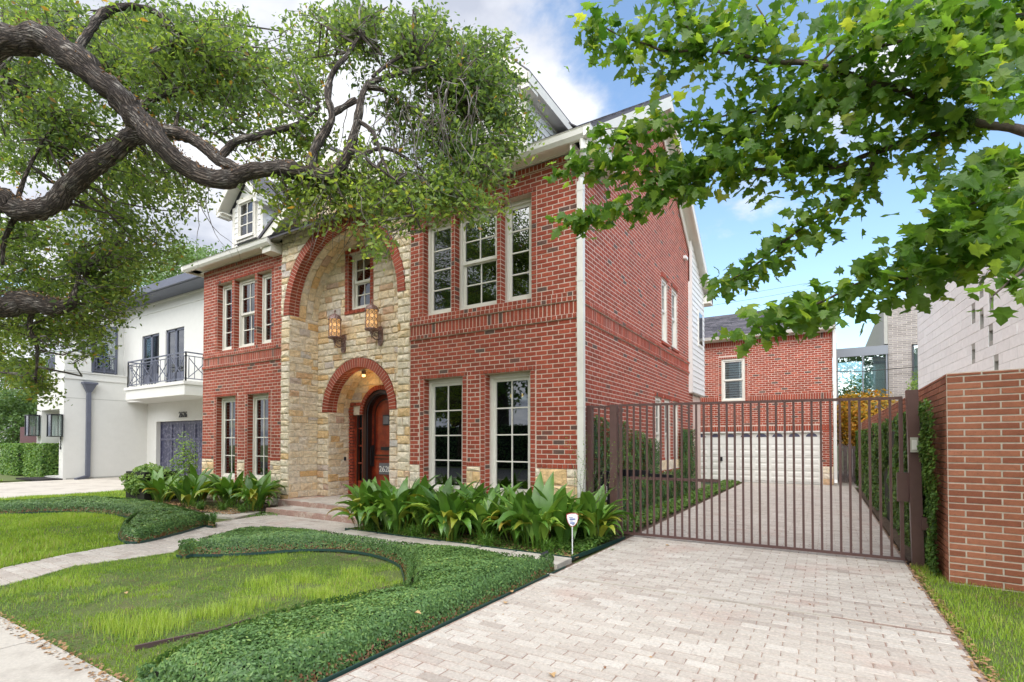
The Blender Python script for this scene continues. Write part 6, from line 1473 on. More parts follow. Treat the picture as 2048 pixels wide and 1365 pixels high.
# ---- thin rambling vine at the left gate post
vn=thing('rambling_vine','thin sparse vine rambling over the downspout and the left gate posts','vine',(0.2,-0.2,0))
st=MB(); LP=[]
for k in range(13):
    p=Vector((random.uniform(0.0,0.35),random.uniform(-0.35,-0.05),0.2)); d=Vector((random.uniform(-0.25,0.45),random.uniform(-0.1,0.25),1)).normalized(); pts=[p.copy()]
    for i in range(16):
        d=(d+Vector((random.uniform(-0.3,0.35),random.uniform(-0.22,0.22),random.uniform(-0.25,0.15)))*0.55).normalized(); p=p+d*0.085; pts.append(p.copy())
        if i>3: 
            for _ in range(5): LP.append(p+Vector((random.uniform(-.04,.04),random.uniform(-.04,.04),random.uniform(-.04,.04))))
    st.tube(pts,[0.004*(1-i/20) for i in range(len(pts))],4)
st.build('stems','twig',vn)['kind']='stuff'; LP=np.array(LP); o=inst('leaves',LEAF_V*np.array([1,1.6,1]),LEAF_F,LP,rand_frames(len(LP),0.8,rng.uniform(0.012,0.026,len(LP))),rng.normal(0.6,0.2,len(LP)),'shrub_leaf',vn); o['kind']='stuff'
# ---- shrubs
def bush(name,label,cat,c,rx,ry,h,n,size,m='shrub_leaf',box=False,grp=None,tn=0.5,core=True,seed=0):
    t=thing(name,label,cat,c,grp); x,y,z=c
    if box:
        P=rng.uniform(-1,1,(n,3)); f=rng.integers(0,3,n); s_=np.where(rng.random(n)<0.5,-1,1); P[np.arange(n),f]=s_; P*= (1-np.abs(rng.normal(0,0.05,n)))[:,None]; nr=np.zeros((n,3)); nr[np.arange(n),f]=s_
        P=P*(1-0.06*fastnoise(P[:,0]*3,P[:,1]*3+P[:,2],2,seed))[:,None]
    else:
        P=rng.normal(size=(n,3)); P/=np.linalg.norm(P,axis=1)[:,None]; nr=P.copy(); q=0.72+0.42*fastnoise(np.arctan2(P[:,1],P[:,0])*2+10,P[:,2]*3+10,1.6,seed); P=P*(q*(rng.random(n)**0.22))[:,None]
    W=np.stack([x+P[:,0]*rx,y+P[:,1]*ry,z+h/2+P[:,2]*h/2],1)
    o=inst('leaves',LEAF_V*np.array([1,1.3,1]),LEAF_F,W,rand_frames(n,1.0,rng.uniform(0.7,1.3,n)*size,nr+np.array([0,0,0.4]),0.9),rng.normal(tn,0.2,n)+0.3*(fastnoise(W[:,0]*1,W[:,2]+W[:,1],4,seed)-0.5),m,t); o['kind']='stuff'
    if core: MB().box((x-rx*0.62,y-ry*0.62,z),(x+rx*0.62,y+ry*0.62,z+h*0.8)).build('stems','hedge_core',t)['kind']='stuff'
    return t
c=G(285,1003,GZ); bush('nandina_shrub','light green feathery shrub at the far left end of the planting bed','shrub',(c[0],c[1]+0.2,GZ),0.80,0.6,0.95,7000,0.075,tn=0.8,seed=2)
c=G(345,1000,GZ); ts=bush('sparse_shrub','tall sparse pale shrub in front of the dark neighbouring garage door','shrub',(c[0]-0.6,c[1]+0.6,GZ),0.35,0.35,1.75,900,0.07,tn=0.75,core=False,seed=3)
st=MB()
for k in range(9): st.tube([(c[0]-0.6,c[1]+0.6,GZ),(c[0]-0.6+random.uniform(-.2,.2),c[1]+0.6+random.uniform(-.2,.2),0.8),(c[0]-0.6+random.uniform(-.45,.45),c[1]+0.6+random.uniform(-.4,.4),random.uniform(1.2,1.7))],[0.01,0.007,0.003],4)
st.build('stems','twig',ts)['kind']='stuff'
c=G(68,956,-0.1); hx=c[0]; bush('clipped_hedge','square clipped hedge in front of the white house doorway','hedge',(c[0],c[1]+0.5,-0.08),1.05,0.6,1.5,9000,0.11,box=True,tn=0.55,seed=4)
c=G(12,952,-0.1); bush('clipped_hedge','clipped hedge at the left edge, behind the square one','hedge',(c[0]-0.3,c[1]+0.8,-0.08),1.25,0.7,1.5,8000,0.11,box=True,tn=0.5,seed=5)
c=G(90,963,-0.1); structure('mulch_bed',MB().prism([(c[0]-2.4,c[1]-0.25),(nx,c[1]-0.1),(nx,Yf),(c[0]-2.4,Yf)],-0.1,-0.03),'mulch')
bush('japanese_maple','orange and yellow leaved small tree behind the garage fence','tree',(4.55,16.6,0.9),1.35,1.0,2.6,9000,0.11,m='autumn_leaf',tn=0.5,seed=7,core=False)
MB().tube([(4.5,16.6,0),(4.5,16.6,1.5),(4.7,16.6,2.4)],[0.07,0.05,0.03],7).build('trunk','bark',bpy.data.objects['japanese_maple'])
bush('flowering_shrub','pale leaved shrub at the foot of the grey brick tower','shrub',(6.0,14.0,2.4),0.45,0.4,1.5,1200,0.07,m='shrub_leaf',tn=0.95,core=False,seed=8)
for k,(x,y,z,r_,h) in enumerate([(3.9,20.5,1.5,0.9,2.9),(4.6,21.5,1.5,0.9,3.2)]): bush('courtyard_tree',('left' if k==0 else 'right')+' bright green tree seen through the glass link','tree',(x,y,z),r_,r_,h,3000,0.12,tn=0.8,core=False,seed=9+k,grp='trees behind the glass link')
# ---- background trees
def far_tree(label,x,y,h,r_,n,size,tn=0.5,seed=0,grp=None,z0=0.35,m='far_leaf'):
    t=thing('shade_tree',label,'tree',(x,y,0),grp); 
    MB().tube([(x,y,-0.1),(x+0.1,y,h*0.3),(x,y,h*0.6)],[r_*0.09,r_*0.07,r_*0.03],8).build('trunk','bark',t)
    nc=46; P=[]
    for k in range(nc):
        a=rng.uniform(0,6.28); q=rng.random()**0.5; zc=h*(z0+0.15+(0.8-z0)*rng.random()); rr=r_*(1-0.55*abs(zc/h-0.6)*2*0.8)*q*0.85
        cx,cy_=x+rr*math.cos(a),y+rr*math.sin(a); s_=r_*rng.uniform(0.2,0.36); v=rng.normal(size=(n//nc,3)); v/=np.linalg.norm(v,axis=1)[:,None]; v*=(rng.random((n//nc,1))**0.4)*s_; v[:,2]*=0.75; P.append(v+np.array([cx,cy_,zc]))
    P=np.concatenate(P); o=inst('foliage',LEAF_V*np.array([1,1.4,1]),LEAF_F,P,rand_frames(len(P),0.6,rng.uniform(0.7,1.3,len(P))*size),rng.normal(tn,0.2,len(P)),m,t); o['kind']='stuff'
def far_at(u,v,Zd,label,h,r_,n,size,tn,seed,z0=0.35,m='far_leaf'):
    p=_C+_ray(u,887)*Zd; far_tree(label,float(p[0]),float(p[1]),h,r_,n,size,tn,seed,None,z0,m)
far_at(330,880,36,'pale green tree rising behind the white stucco house roof',15.8,4.8,9000,0.22,0.75,1)
far_at(395,880,40,'light tree beside the red brick house, behind the neighbouring roof',17.6,4.4,7000,0.22,0.85,2)
far_at(85,880,36,'leafy green tree behind the maroon fence',7.5,4.2,9000,0.2,0.6,3,0.15)
far_at(30,880,33,'bushy tree in front of the grey house far left',5.0,2.6,6000,0.18,0.5,4,0.1)
far_at(-60,880,40,'tall tree at the left edge behind the grey house',12,5,7000,0.22,0.5,5,0.2)
# trees and a house across the street: they fill the window reflections
for k,(x,y,h,r_) in enumerate([(-17,-24,13,6.5),(-8.5,-23,12,6.0),(-1.5,-25,14,6.5),(6.5,-23,12,6),(14,-25,13,6.5),(-26,-24,12,6)]):
    far_tree('large street tree across the road, number by row position from the west'[:0]+['westernmost big tree across the street','big tree across the street, second from the west','tall tree straight across the street from the steps','dense tree across the street from the driveway','eastern tall tree across the street','far west tree across the street'][k],x,y,h,r_,8000,0.34,0.3,20+k,'trees across the street',0.18)
hg=thing('reflection_hedge','long tall hedge added out of view across the street to darken the window reflections','hedge',(-4,-19.5,0)); MB().box((-30,-20.2,-0.1),(22,-19.2,2.5)).build('stems','hedge_core',hg)['kind']='stuff'  # added out of view: fills the bright gap below the crowns in window reflections
k=16000; o=inst('leaves',LEAF_V*np.array([1,1.5,1]),LEAF_F,np.stack([rng.uniform(-30,22,k),-19.15+rng.uniform(-0.05,0.15,k),rng.uniform(0,2.6,k)],1),rand_frames(k,1.0,rng.uniform(0.1,0.2,k),np.tile([[0,1,0.5]],(k,1))),rng.normal(0.35,0.2,k),'far_leaf',hg); o['kind']='stuff'
ac=thing('cottage','plain pale cottage across the street with a dark roof','house',(-4,-33,0)); MB().box((-14,-38,0),(6,-31,3.4)).build('wall','stucco_grey',ac); MB().extr([(-15,-38.6,3.4),(-15,-30.4,3.4),(-15,-34.5,6.4)],(22,0,0)).build('roof','shingle_far',ac)
for x in (-11,-7.5,1): MB().box((x,-31.0,0.9),(x+1.4,-30.95,2.4)).build('window','trim',ac)

# ================================================================== LIVE OAK
oak=thing('live_oak','spreading live oak with dark furrowed limbs arching over the front garden','tree',tuple(at(-480,960,6.0)*np.array([1,1,0])+np.array([0,0,-0.1])))
def limb_pts(L,sub_=4):
    """(u,v,width_px,depth) -> smooth world polyline with radii"""
    W=[at(u,v,Z) for u,v,w_,Z in L]; Rr=[w_*0.44/FPX*Z for u,v,w_,Z in L]; P=[];Q=[]
    n=len(W)
    for i in range(n-1):
        p0,p1,p2,p3=W[max(i-1,0)],W[i],W[i+1],W[min(i+2,n-1)]
        for k in range(sub_):
            t=k/sub_; P.append(0.5*((2*p1)+(-p0+p2)*t+(2*p0-5*p1+4*p2-p3)*t*t+(-p0+3*p1-3*p2+p3)*t**3)); Q.append(Rr[i]*(1-t)+Rr[i+1]*t)
    P.append(W[-1]);Q.append(Rr[-1]); return P,Q
OL=[ # main limbs
 [(-480,620,120,5.9),(-430,420,90,5.6),(-330,220,74,5.3),(-180,120,64,5.2),(0,88,56,5.2),(80,84,58,5.2),(140,112,56,5.2),(200,160,54,5.2),(245,200,52,5.25),(290,250,50,5.3),(330,297,46,5.3),(370,335,42,5.35),(420,358,40,5.4),(470,352,36,5.45),(520,341,33,5.5),(570,338,32,5.5),(620,347,32,5.6),(655,352,28,5.6),(680,333,25,5.65),(699,297,21,5.7),(714,240,18,5.75),(724,195,16,5.8),(740,165,13,5.9),(790,150,10,6.0),(835,138,8,6.1),(870,130,5,6.2)],
 [(-480,700,120,6.0),(-380,520,70,6.1),(-200,440,54,6.1),(0,402,46,6.0),(25,420,44,6.0),(73,419,42,5.95),(115,403,42,5.95),(150,367,42,5.9),(183,337,42,5.85),(220,308,42,5.8),(256,279,38,5.8),(300,266,30,5.75),(348,264,28,5.7),(385,280,28,5.65),(421,304,27,5.6),(450,328,26,5.5),(485,345,20,5.5)],
 [(-480,760,120,6.2),(-330,650,60,6.6),(-150,618,52,6.6),(0,611,50,6.6),(60,610,48,6.6),(105,614,42,6.6),(135,612,26,6.6),(150,585,12,6.6),(160,540,8,6.7)],
 [(440,318,16,5.55),(455,297,18,5.6),(478,279,18,5.6),(520,271,15,5.7),(568,258,13,5.8),(604,242,9,5.9),(640,215,6,6.0)],
 [(158,112,20,5.25),(162,95,18,5.3),(180,59,18,5.4),(205,29,17,5.5),(238,15,15,5.6),(293,18,14,5.7),(322,33,10,5.7),(335,60,7,5.7),(344,90,5,5.7)],
 [(260,268,24,5.85),(275,235,22,5.9),(297,204,20,6.0),(330,190,18,6.0),(362,182,16,6.1),(380,165,10,6.2)],
 [(330,190,11,6.0),(322,165,10,6.0),(340,145,9,6.1),(365,125,7,6.2),(400,112,5,6.3)],
 [(623,345,26,5.6),(624,325,22,5.6),(638,284,20,5.65),(662,240,18,5.7),(656,200,15,5.7),(660,160,13,5.8),(676,130,11,5.8),(696,108,9,5.9),(720,70,7,6.0)],
 [(662,232,14,5.7),(685,216,15,5.75),(712,200,15,5.8)],
 [(40,420,12,6.2),(10,480,10,6.3),(5,530,7,6.3)],[(75,600,12,6.6),(60,650,10,6.7),(75,700,7,6.8),(70,760,5,6.9)],
 [(735,175,11,5.85),(765,180,10,5.9),(795,200,10,6.1),(835,225,9,6.2),(880,260,7,6.3),(925,300,5,6.4)],
 [(715,240,10,5.75),(745,265,9,5.7),(760,300,8,5.6),(775,340,6,5.5),(800,380,5,5.4)],
 [(730,310,9,5.5),(755,298,10,5.6),(785,300,8,5.7),(830,330,6,5.8),(870,370,5,5.9)],
 [(700,300,8,5.6),(725,310,9,5.5),(745,330,8,5.4),(790,360,7,5.4),(815,390,5,5.4),(830,430,4,5.4)],
 [(745,155,8,5.9),(790,120,8,6.1),(830,112,7,6.2),(870,150,6,6.3),(920,170,4,6.4)],
 [(25,430,9,6.2),(60,330,8,6.3),(115,240,6,6.4)],[(290,215,8,6.0),(240,175,6,6.2),(200,150,5,6.4)],[(350,262,8,5.8),(360,225,7,5.9),(400,250,6,6.0),(430,270,5,6.0)],
 [(0,150,9,6.6),(8,120,9,6.6),(45,95,7,6.6),(60,60,5,6.7)]]
MB().tube([Vector(at(-480,965,6.0))*1,*[Vector(at(-480,v,6.0)) for v in (850,740,640,560)]],[0.42,0.34,0.32,0.33,0.25],16,wob=0.4).build('trunk','bark',oak,smooth=True)
LIMBP=[]
for i,L in enumerate(OL):
    P,Q=limb_pts(L,5 if i<3 else 4); 
    # lumpy, slightly kinked wood
    P2=[Vector(p)+Vector((noise.noise(Vector(p)*3+Vector((i,0,0))),noise.noise(Vector(p)*3+Vector((0,i,5))),noise.noise(Vector(p)*3+Vector((9,0,i)))))*q*0.35 for p,q in zip(P,Q)]
    MB().tube(P2,[q*(1+0.18*noise.noise(Vector(p)*6)) for p,q in zip(P2,Q)],40 if i<3 else 14,wob=0.35).build('limb' if i<3 else 'branch','bark',oak,smooth=True)
    for p,q in list(zip(P2,Q))[::2]: LIMBP.append((np.array(p),q))
LPn=np.array([p for p,_ in LIMBP])
# resurrection fern and bark debris on the limb tops
tp=[];
for p,q in LIMBP:
    if q>0.06 and rng.random()<0.8:
        k=int(50*q/0.15); a=rng.uniform(-1.2,1.2,k); tp.append(np.stack([p[0]+rng.normal(0,q*0.55,k),p[1]+rng.normal(0,q*0.55,k),p[2]+q*0.92*np.cos(a)+rng.uniform(0,0.02,k)],1))
tp=np.concatenate(tp); o=inst('bark_fern',LEAF_V,LEAF_F,tp,rand_frames(len(tp),0.3,rng.uniform(0.02,0.05,len(tp))),rng.uniform(0,0.5,len(tp)),'dry_leaf',oak); o['kind']='stuff'
# crown clusters: (u,v,ru,rv,near,far,clusters,tint)
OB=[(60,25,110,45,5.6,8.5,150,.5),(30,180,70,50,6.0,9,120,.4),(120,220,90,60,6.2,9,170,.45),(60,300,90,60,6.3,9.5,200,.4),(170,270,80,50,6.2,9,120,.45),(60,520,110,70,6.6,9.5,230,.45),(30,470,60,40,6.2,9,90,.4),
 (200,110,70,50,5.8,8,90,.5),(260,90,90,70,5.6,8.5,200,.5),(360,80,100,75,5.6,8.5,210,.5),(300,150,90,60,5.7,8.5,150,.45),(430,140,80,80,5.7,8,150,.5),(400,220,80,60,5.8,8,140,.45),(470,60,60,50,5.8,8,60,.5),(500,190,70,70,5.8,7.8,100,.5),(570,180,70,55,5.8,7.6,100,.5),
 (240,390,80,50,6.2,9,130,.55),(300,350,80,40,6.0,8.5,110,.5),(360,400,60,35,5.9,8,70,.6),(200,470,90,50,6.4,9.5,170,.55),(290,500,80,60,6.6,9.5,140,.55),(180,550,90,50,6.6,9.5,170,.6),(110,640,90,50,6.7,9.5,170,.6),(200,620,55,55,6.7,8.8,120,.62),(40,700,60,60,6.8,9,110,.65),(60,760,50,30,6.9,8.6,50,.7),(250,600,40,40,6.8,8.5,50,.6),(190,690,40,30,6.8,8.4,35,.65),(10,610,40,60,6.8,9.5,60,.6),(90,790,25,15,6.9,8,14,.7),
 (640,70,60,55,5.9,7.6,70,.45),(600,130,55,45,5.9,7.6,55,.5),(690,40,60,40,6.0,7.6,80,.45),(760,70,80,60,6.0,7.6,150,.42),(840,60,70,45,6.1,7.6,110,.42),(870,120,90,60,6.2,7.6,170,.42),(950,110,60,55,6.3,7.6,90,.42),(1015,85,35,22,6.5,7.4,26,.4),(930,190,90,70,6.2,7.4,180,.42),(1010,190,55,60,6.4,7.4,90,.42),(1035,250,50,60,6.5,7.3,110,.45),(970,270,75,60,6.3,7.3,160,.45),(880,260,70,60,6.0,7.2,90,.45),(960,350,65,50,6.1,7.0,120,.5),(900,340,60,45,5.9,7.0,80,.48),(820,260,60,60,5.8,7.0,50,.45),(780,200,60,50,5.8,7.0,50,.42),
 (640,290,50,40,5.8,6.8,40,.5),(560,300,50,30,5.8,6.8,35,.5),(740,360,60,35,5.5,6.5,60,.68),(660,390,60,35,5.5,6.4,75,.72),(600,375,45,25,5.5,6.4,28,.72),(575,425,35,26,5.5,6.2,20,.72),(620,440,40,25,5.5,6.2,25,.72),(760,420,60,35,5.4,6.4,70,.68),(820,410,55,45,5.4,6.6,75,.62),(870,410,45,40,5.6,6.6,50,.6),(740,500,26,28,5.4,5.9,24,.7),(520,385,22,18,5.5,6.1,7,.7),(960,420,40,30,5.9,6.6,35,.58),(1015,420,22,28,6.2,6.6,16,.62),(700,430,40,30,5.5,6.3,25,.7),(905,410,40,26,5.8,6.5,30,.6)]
CP=[];TI=[];TW=MB(); ntw=0
for (u,v,ru,rv,za,zb,nc,tn) in OB:
    for k in range(int(nc*(0.70 if u<620 else 0.60))):
        a=rng.uniform(0,6.28); q=math.sqrt(rng.random())*1.05; uu=u+ru*q*math.cos(a); vv=v+rv*q*math.sin(a); Zd=rng.uniform(za,zb)
        c=at(uu,vv,Zd)
        if c[2]>0 and c[1]>-0.6-0.0 and c[0]<0.5 and c[0]>-11.3 and False: continue
        # keep clear of the house front
        if c[1]>-0.55 and -11.2<c[0]<0.6:
            c=c+(_C-c)*min(0.5,((c[1]+0.55+rng.uniform(0,0.5))/(c[1]-_C[1])))
        j=int(np.argmin(((LPn-c)**2).sum(1))); b=LPn[j]; d=c-b; Ld=np.linalg.norm(d)+1e-6; d/=Ld
        tl=min(Ld,rng.uniform(0.25,0.6)); a0=c-d*tl+rng.normal(0,0.05,3); mid=(a0+c)/2+rng.normal(0,0.06,3)
        if rng.random()<0.75: TW.tube([a0,mid,c],[0.006,0.004,0.002],4,cap=False); ntw+=1
        if rng.random()<0.10 and Ld<2.5:
            m1=b+d*Ld*0.33+rng.normal(0,0.10,3); m2=b+d*Ld*0.66+rng.normal(0,0.12,3); TW.tube([b,m1,m2,a0],[0.016,0.012,0.009,0.006],5,cap=False)
        kk=int(rng.integers(16,27)); tt=rng.random(kk)**0.7; base=a0[None]*(1-tt[:,None])+c[None]*tt[:,None]
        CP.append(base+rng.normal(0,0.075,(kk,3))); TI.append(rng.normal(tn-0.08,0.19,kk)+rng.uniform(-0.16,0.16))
CP=np.concatenate(CP);TI=np.concatenate(TI)
TI=np.where(rng.random(len(TI))<0.985,np.clip(TI,0,0.93),1.0)
# a few rusty sprays high left
for (u,v) in [(110,35),(85,30),(130,60),(110,140),(140,165),(100,150)]:
    c=at(u,v,5.6); m=((CP-c)**2).sum(1)<0.03; TI[m]=rng.uniform(0.93,1.0,m.sum())
OAKV=LEAF_V*np.array([1,1.05,1]); 
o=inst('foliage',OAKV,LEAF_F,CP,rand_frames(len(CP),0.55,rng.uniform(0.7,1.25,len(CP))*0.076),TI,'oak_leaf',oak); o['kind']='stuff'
# bare grey hanging twigs over the arch and the window bay
for k in range(95):
    u,v=random.choice([(random.uniform(690,860),random.uniform(180,360)),(random.uniform(740,960),random.uniform(150,300)),(random.uniform(640,760),random.uniform(330,420))]); p=Vector(at(u,v,random.uniform(5.5,6.3))); pts=[p.copy()]; d=Vector((random.uniform(-0.6,0.6),random.uniform(-0.3,0.3),-0.6)).normalized()
    for i in range(7): d=(d+Vector((random.uniform(-.4,.4),random.uniform(-.3,.3),random.uniform(-.45,.25)))).normalized(); p=p+d*random.uniform(0.08,0.15); pts.append(p.copy())
    TW.tube(pts,[0.0065*(1-i/8.5) for i in range(8)],4,cap=False)
for (u,v) in [(395,400),(400,405),(410,398)]:
    p=Vector(at(u,v,5.4)); pts=[p.copy()]; d=Vector((0.2,0,-1)).normalized()
    for i in range(8): d=(d+Vector((random.uniform(-.4,.5),random.uniform(-.3,.3),random.uniform(-.35,.15)))).normalized(); p=p+d*0.09; pts.append(p.copy())
    TW.tube(pts,[0.005*(1-i/9.5) for i in range(9)],4,cap=False)
o=TW.build('twigs','twig',oak); o['kind']='stuff'

# ================================================================== MAPLE
mp=thing('maple_tree','young maple leaning in from the right with broad lobed bright green leaves','tree',(5.7,-2.3,-0.02))
ML=[[(2450,700,70,3.6),(2330,480,45,3.6),(2200,330,30,3.6),(2080,270,22,3.6),(1985,255,16,3.6),(1941,238,15,3.6),(1890,222,14,3.7),(1818,187,13,3.75),(1741,167,16,3.8),(1690,146,13,3.9),(1638,132,12,3.9),(1561,126,10,4.0),(1485,110,8,4.1),(1408,103,6,4.2),(1346,103,5,4.3),(1254,77,4,4.4),(1187,40,3,4.5)],
 [(2080,272,18,3.6),(2000,258,16,3.6),(1941,258,14,3.7),(1869,268,12,3.8),(1808,287,14,3.9),(1741,310,12,4.0),(1664,336,10,4.1),(1587,341,8,4.3),(1459,338,6,4.4),(1331,333,5,4.5),(1243,330,4,4.6),(1131,318,2,4.7)],
 [(1755,308,9,4.0),(1736,354,9,4.0),(1690,395,8,4.1),(1628,441,7,4.2),(1561,492,5,4.3),(1500,535,4,4.4),(1440,572,2,4.4)],
 [(1450,336,5,4.4),(1370,350,4,4.5),(1330,385,4,4.5),(1260,410,3,4.6),(1200,428,3,4.7),(1135,442,2,4.7)],
 [(2350,560,40,3.3),(2180,500,24,3.2),(2048,490,15,3.2),(1941,513,12,3.3),(1869,553,10,3.4),(1792,561,8,3.6),(1715,569,6,3.7),(1638,605,5,3.8),(1561,638,4,3.9),(1515,655,2,3.9)],
 [(2250,20,40,3.3),(2120,30,20,3.3),(2048,33,13,3.4),(1910,54,11,3.6),(1828,74,9,3.7),(1741,100,7,3.8),(1674,128,5,3.9)],
 [(1760,170,7,3.9),(1650,195,6,4.0),(1540,215,5,4.2),(1450,232,4,4.3),(1330,250,3,4.4),(1200,260,2,4.5)],
 [(1485,110,5,4.1),(1460,60,4,4.1),(1420,10,3,4.2),(1400,-40,2,4.2)],[(1408,103,4,4.2),(1370,50,3,4.2),(1340,-10,2,4.3)],[(1561,126,5,4.0),(1540,70,4,4.0),(1515,10,3,4.1)],[(1638,132,5,3.9),(1690,70,5,3.9),(1740,10,4,3.9)],
 [(1850,195,7,3.7),(1880,120,6,3.6),(1935,60,5,3.5),(1990,-20,4,3.5)],[(2180,420,20,3.1),(2060,390,10,3.1),(1960,400,7,3.2),(1900,440,5,3.3),(1850,480,4,3.4)],[(2100,330,16,3.3),(2010,330,8,3.3),(1950,350,6,3.4),(1890,380,4,3.5)],
 [(1664,336,5,4.1),(1610,290,4,4.2),(1520,270,4,4.3),(1430,285,3,4.4)],[(2048,540,8,2.8),(2010,570,5,2.8),(1985,590,3,2.8)]]
mpl=[]
for i,L in enumerate(ML):
    P,Q=limb_pts(L,4); P=[Vector(p)+Vector((noise.noise(Vector(p)*4),noise.noise(Vector(p)*4+Vector((7,0,0))),noise.noise(Vector(p)*4+Vector((0,7,0)))))*0.02 for p in P]
    MB().tube(P,Q,10,wob=0.2).build('branch','maple_bark',mp,smooth=True); mpl.append((P,Q))
MB().tube([Vector((5.7,-2.3,-0.1)),Vector((5.68,-2.3,1.0)),Vector(at(2450,700,3.6)),Vector(at(2400,500,3.6)),Vector(at(2380,200,3.6))],[0.13,0.1,0.09,0.08,0.06],12,wob=0.2).build('trunk','maple_bark',mp,smooth=True)
# five lobed leaf, midrib along +x from the stalk
o_=[(-0.42,0.0),(-0.46,0.20),(-0.30,0.30),(-0.22,0.56),(-0.08,0.36),(0.02,0.34),(0.16,0.60),(0.17,0.30),(0.28,0.20),(0.38,0.22),(0.62,0.0)]
o_=o_+[(a,-b) for a,b in o_[-2:0:-1]]
MV=np.array([[0,0,0.0]]+[[a,b,-0.16*abs(b)**1.3-0.10*max(0,a)**1.5+0.03*math.sin(7*a+3*b)] for a,b in o_]); MF=np.array([[0,1+i,1+(i+1)%len(o_)] for i in range(len(o_))])
PT=[];AX=[]
# (branch, start fraction, leaves per metre, spread, droop)
dens=[(0,.30,150,.20),(1,.16,165,.17),(2,.05,170,.13),(3,.05,175,.11),(4,.15,185,.17),(5,.20,170,.20),(6,.05,160,.13),(7,0,150,.13),(8,0,150,.12),(9,0,150,.13),(10,0,150,.17),(11,0,150,.20),(12,.15,170,.18),(13,.15,160,.15),(14,.05,150,.14),(15,.2,110,.12)]
for (bi,s0,lpm,sp_) in dens:
    P,Q=mpl[bi]; n=len(P)
    for i in range(int(n*s0),n-1):
        a,b=np.array(P[i]),np.array(P[i+1]); L=np.linalg.norm(b-a); k=rng.poisson(lpm*L*(0.72+0.75*i/n)); taper=0.36+0.75*math.sin(math.pi*min(1,(1-(i-n*s0)/(n-n*s0))*0.9+0.1))
        tt=rng.random(k)[:,None]; off=rng.normal(0,1,(k,3))*sp_*taper*np.array([1.0,1.0,0.42]); off[:,2]-=0.25*sp_
        PT.append(a+(b-a)*tt+off); ax=off/(np.linalg.norm(off,axis=1)[:,None]+1e-6)*0.8+np.array([0,0,-0.75])+(b-a)/(L+1e-6)*0.5; AX.append(ax)
# fuller masses high right and lower right
for (u,v,ru,rv,za,zb,k) in [(1960,60,110,70,3.0,3.9,250),(1850,40,110,55,3.2,4.0,210),(1720,45,90,45,3.6,4.1,150),(2010,160,70,70,2.8,3.6,130),(1900,130,90,60,3.3,4.0,170),(1780,220,120,60,3.6,4.2,220),(1640,210,110,55,3.8,4.4,190),(1520,300,110,50,4.0,4.5,190),(1960,420,90,80,2.9,3.6,230),(1880,500,80,50,3.2,3.8,150),(1800,540,90,35,3.5,3.9,120),(2020,480,50,70,2.8,3.3,90),(2000,340,60,40,3.0,3.5,80),(1600,620,70,25,3.7,4.0,60),(1860,340,50,30,3.5,4.1,35),(1400,360,80,40,4.3,4.6,110),(1340,340,50,50,4.4,4.7,60)]:
    for _ in range(int(k*(0.95 if u>1800 else 0.62))):
        a=rng.uniform(0,6.28);q=math.sqrt(rng.random()); c=at(u+ru*q*math.cos(a),v+rv*q*math.sin(a),rng.uniform(za,zb)); PT.append(c[None]); AX.append(np.array([[rng.uniform(-1,1),rng.uniform(-1,1),-0.9]]))
PT=np.concatenate(PT);AX=np.concatenate(AX); n=len(PT)
zax=rng.normal(0,0.75,(n,3))+np.array([0.15,-0.55,0.75]); zax/=np.linalg.norm(zax,axis=1)[:,None]; AX=AX-(AX*zax).sum(1)[:,None]*zax; AX/=np.linalg.norm(AX,axis=1)[:,None]+1e-9
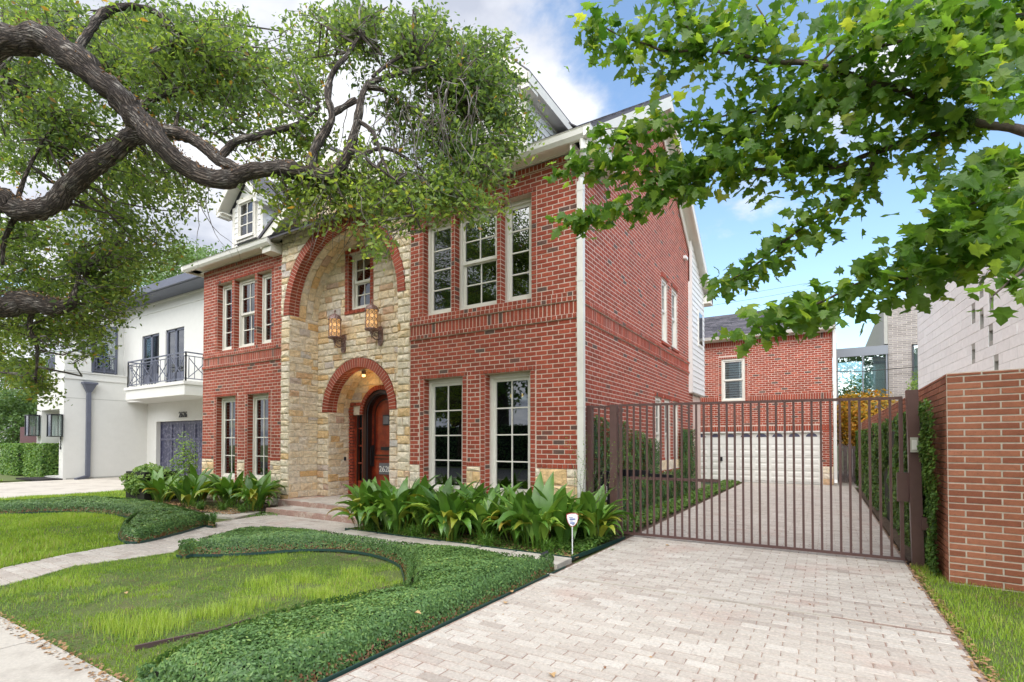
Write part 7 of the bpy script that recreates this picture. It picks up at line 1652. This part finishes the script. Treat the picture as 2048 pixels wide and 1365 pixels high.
# lower the tips
size=rng.uniform(0.068,0.122,n); M=np.stack([AX,np.cross(zax,AX),zax],2)*size[:,None,None]
TI=rng.normal(0.42,0.17,n); TI=np.where(rng.random(n)<0.18,TI+0.35,TI)
dist=((PT-_C)**2).sum(1); order=np.argsort(dist); big=order[:300]; rest=order[300:]
for k in range(4):            # four curls of leaf
    ix=rest[k::4]; cu=[0.0,0.35,0.7,-0.25][k]; V=MV.copy(); V[:,2]+= -cu*0.55*V[:,0]**2*np.sign(V[:,0]+0.2)-cu*0.5*np.abs(V[:,1])**1.5+0.05*np.sin(9*V[:,1]+k)
    V[:,1]*=[1,0.92,0.82,1.05][k]; o=inst('foliage',V,MF,PT[ix],M[ix],TI[ix],'maple_leaf',mp); o['kind']='stuff'
lm=[]
for k in range(10):
    mb=MB().add([tuple(q+np.array([0,0,0.04*math.sin(5*q[0]+k)])) for q in MV],[tuple(f) for f in MF],0.2+0.07*k); lm.append(mb.mesh('leaf','maple_leaf'))
for i in big:
    o=bpy.data.objects.new('leaf',lm[int(np.clip((TI[i]-0.2)/0.07,0,9))]); COL.objects.link(o); o.parent=mp; o.matrix_parent_inverse=Matrix.Translation(-Vector(mp.location)); Mx=Matrix([list(M[i][r_])+[PT[i][r_]] for r_ in range(3)]+[[0,0,0,1]]); o.matrix_basis=Mx
for (u,v,Zd) in [(1918,236,3.62),(1925,240,3.6)]:
    pass
c=at(1922,240,3.6); k=1500; P=c+rng.normal(0,1,(k,3))*0.035; o=inst('air_plant',LEAF_V*np.array([1.6,0.25,1]),LEAF_F,P,rand_frames(k,0,rng.uniform(0.02,0.045,k)),rng.uniform(0,0.4,k),'far_leaf'); tag(o,'small round grey green air plant clinging to the maple branch','plant')
# ---- fallen leaves on the paving
fl=[(1105,1352,'pale curled leaf on the driveway pavers, nearest the camera'),(835,1228,'pale dry leaf lying on the near groundcover bed'),(1012,1207,'brown leaf on the driveway beside the hedge edging'),(1022,1185,'yellow leaf at the driveway edge'),(1225,1100,'green sprig on the driveway below the gate'),(1335,1092,'small leaf under the middle of the gate'),(250,1188,'pale dry leaf in the front lawn'),(310,1015,'dry leaf beside the walk')]
for u,v,l in fl[:7]:
    z=0.006 if u>900 else (0.2 if v>1200 else GZ+0.03); x,y=G(u,v,z); s_=0.05; a=random.uniform(0,6)
    vs=[(x+s_*(p[0]*math.cos(a)-p[1]*math.sin(a)),y+s_*(p[0]*math.sin(a)+p[1]*math.cos(a)),z+0.004+abs(p[1])*0.03) for p in MV]
    tag(MB().add(vs,[tuple(f) for f in MF],0.9 if u not in (1022,1225) else 0.7).build('fallen_leaf','dry_leaf' if u!=1225 else 'shrub_leaf'),l,'leaf','fallen leaves on the ground')
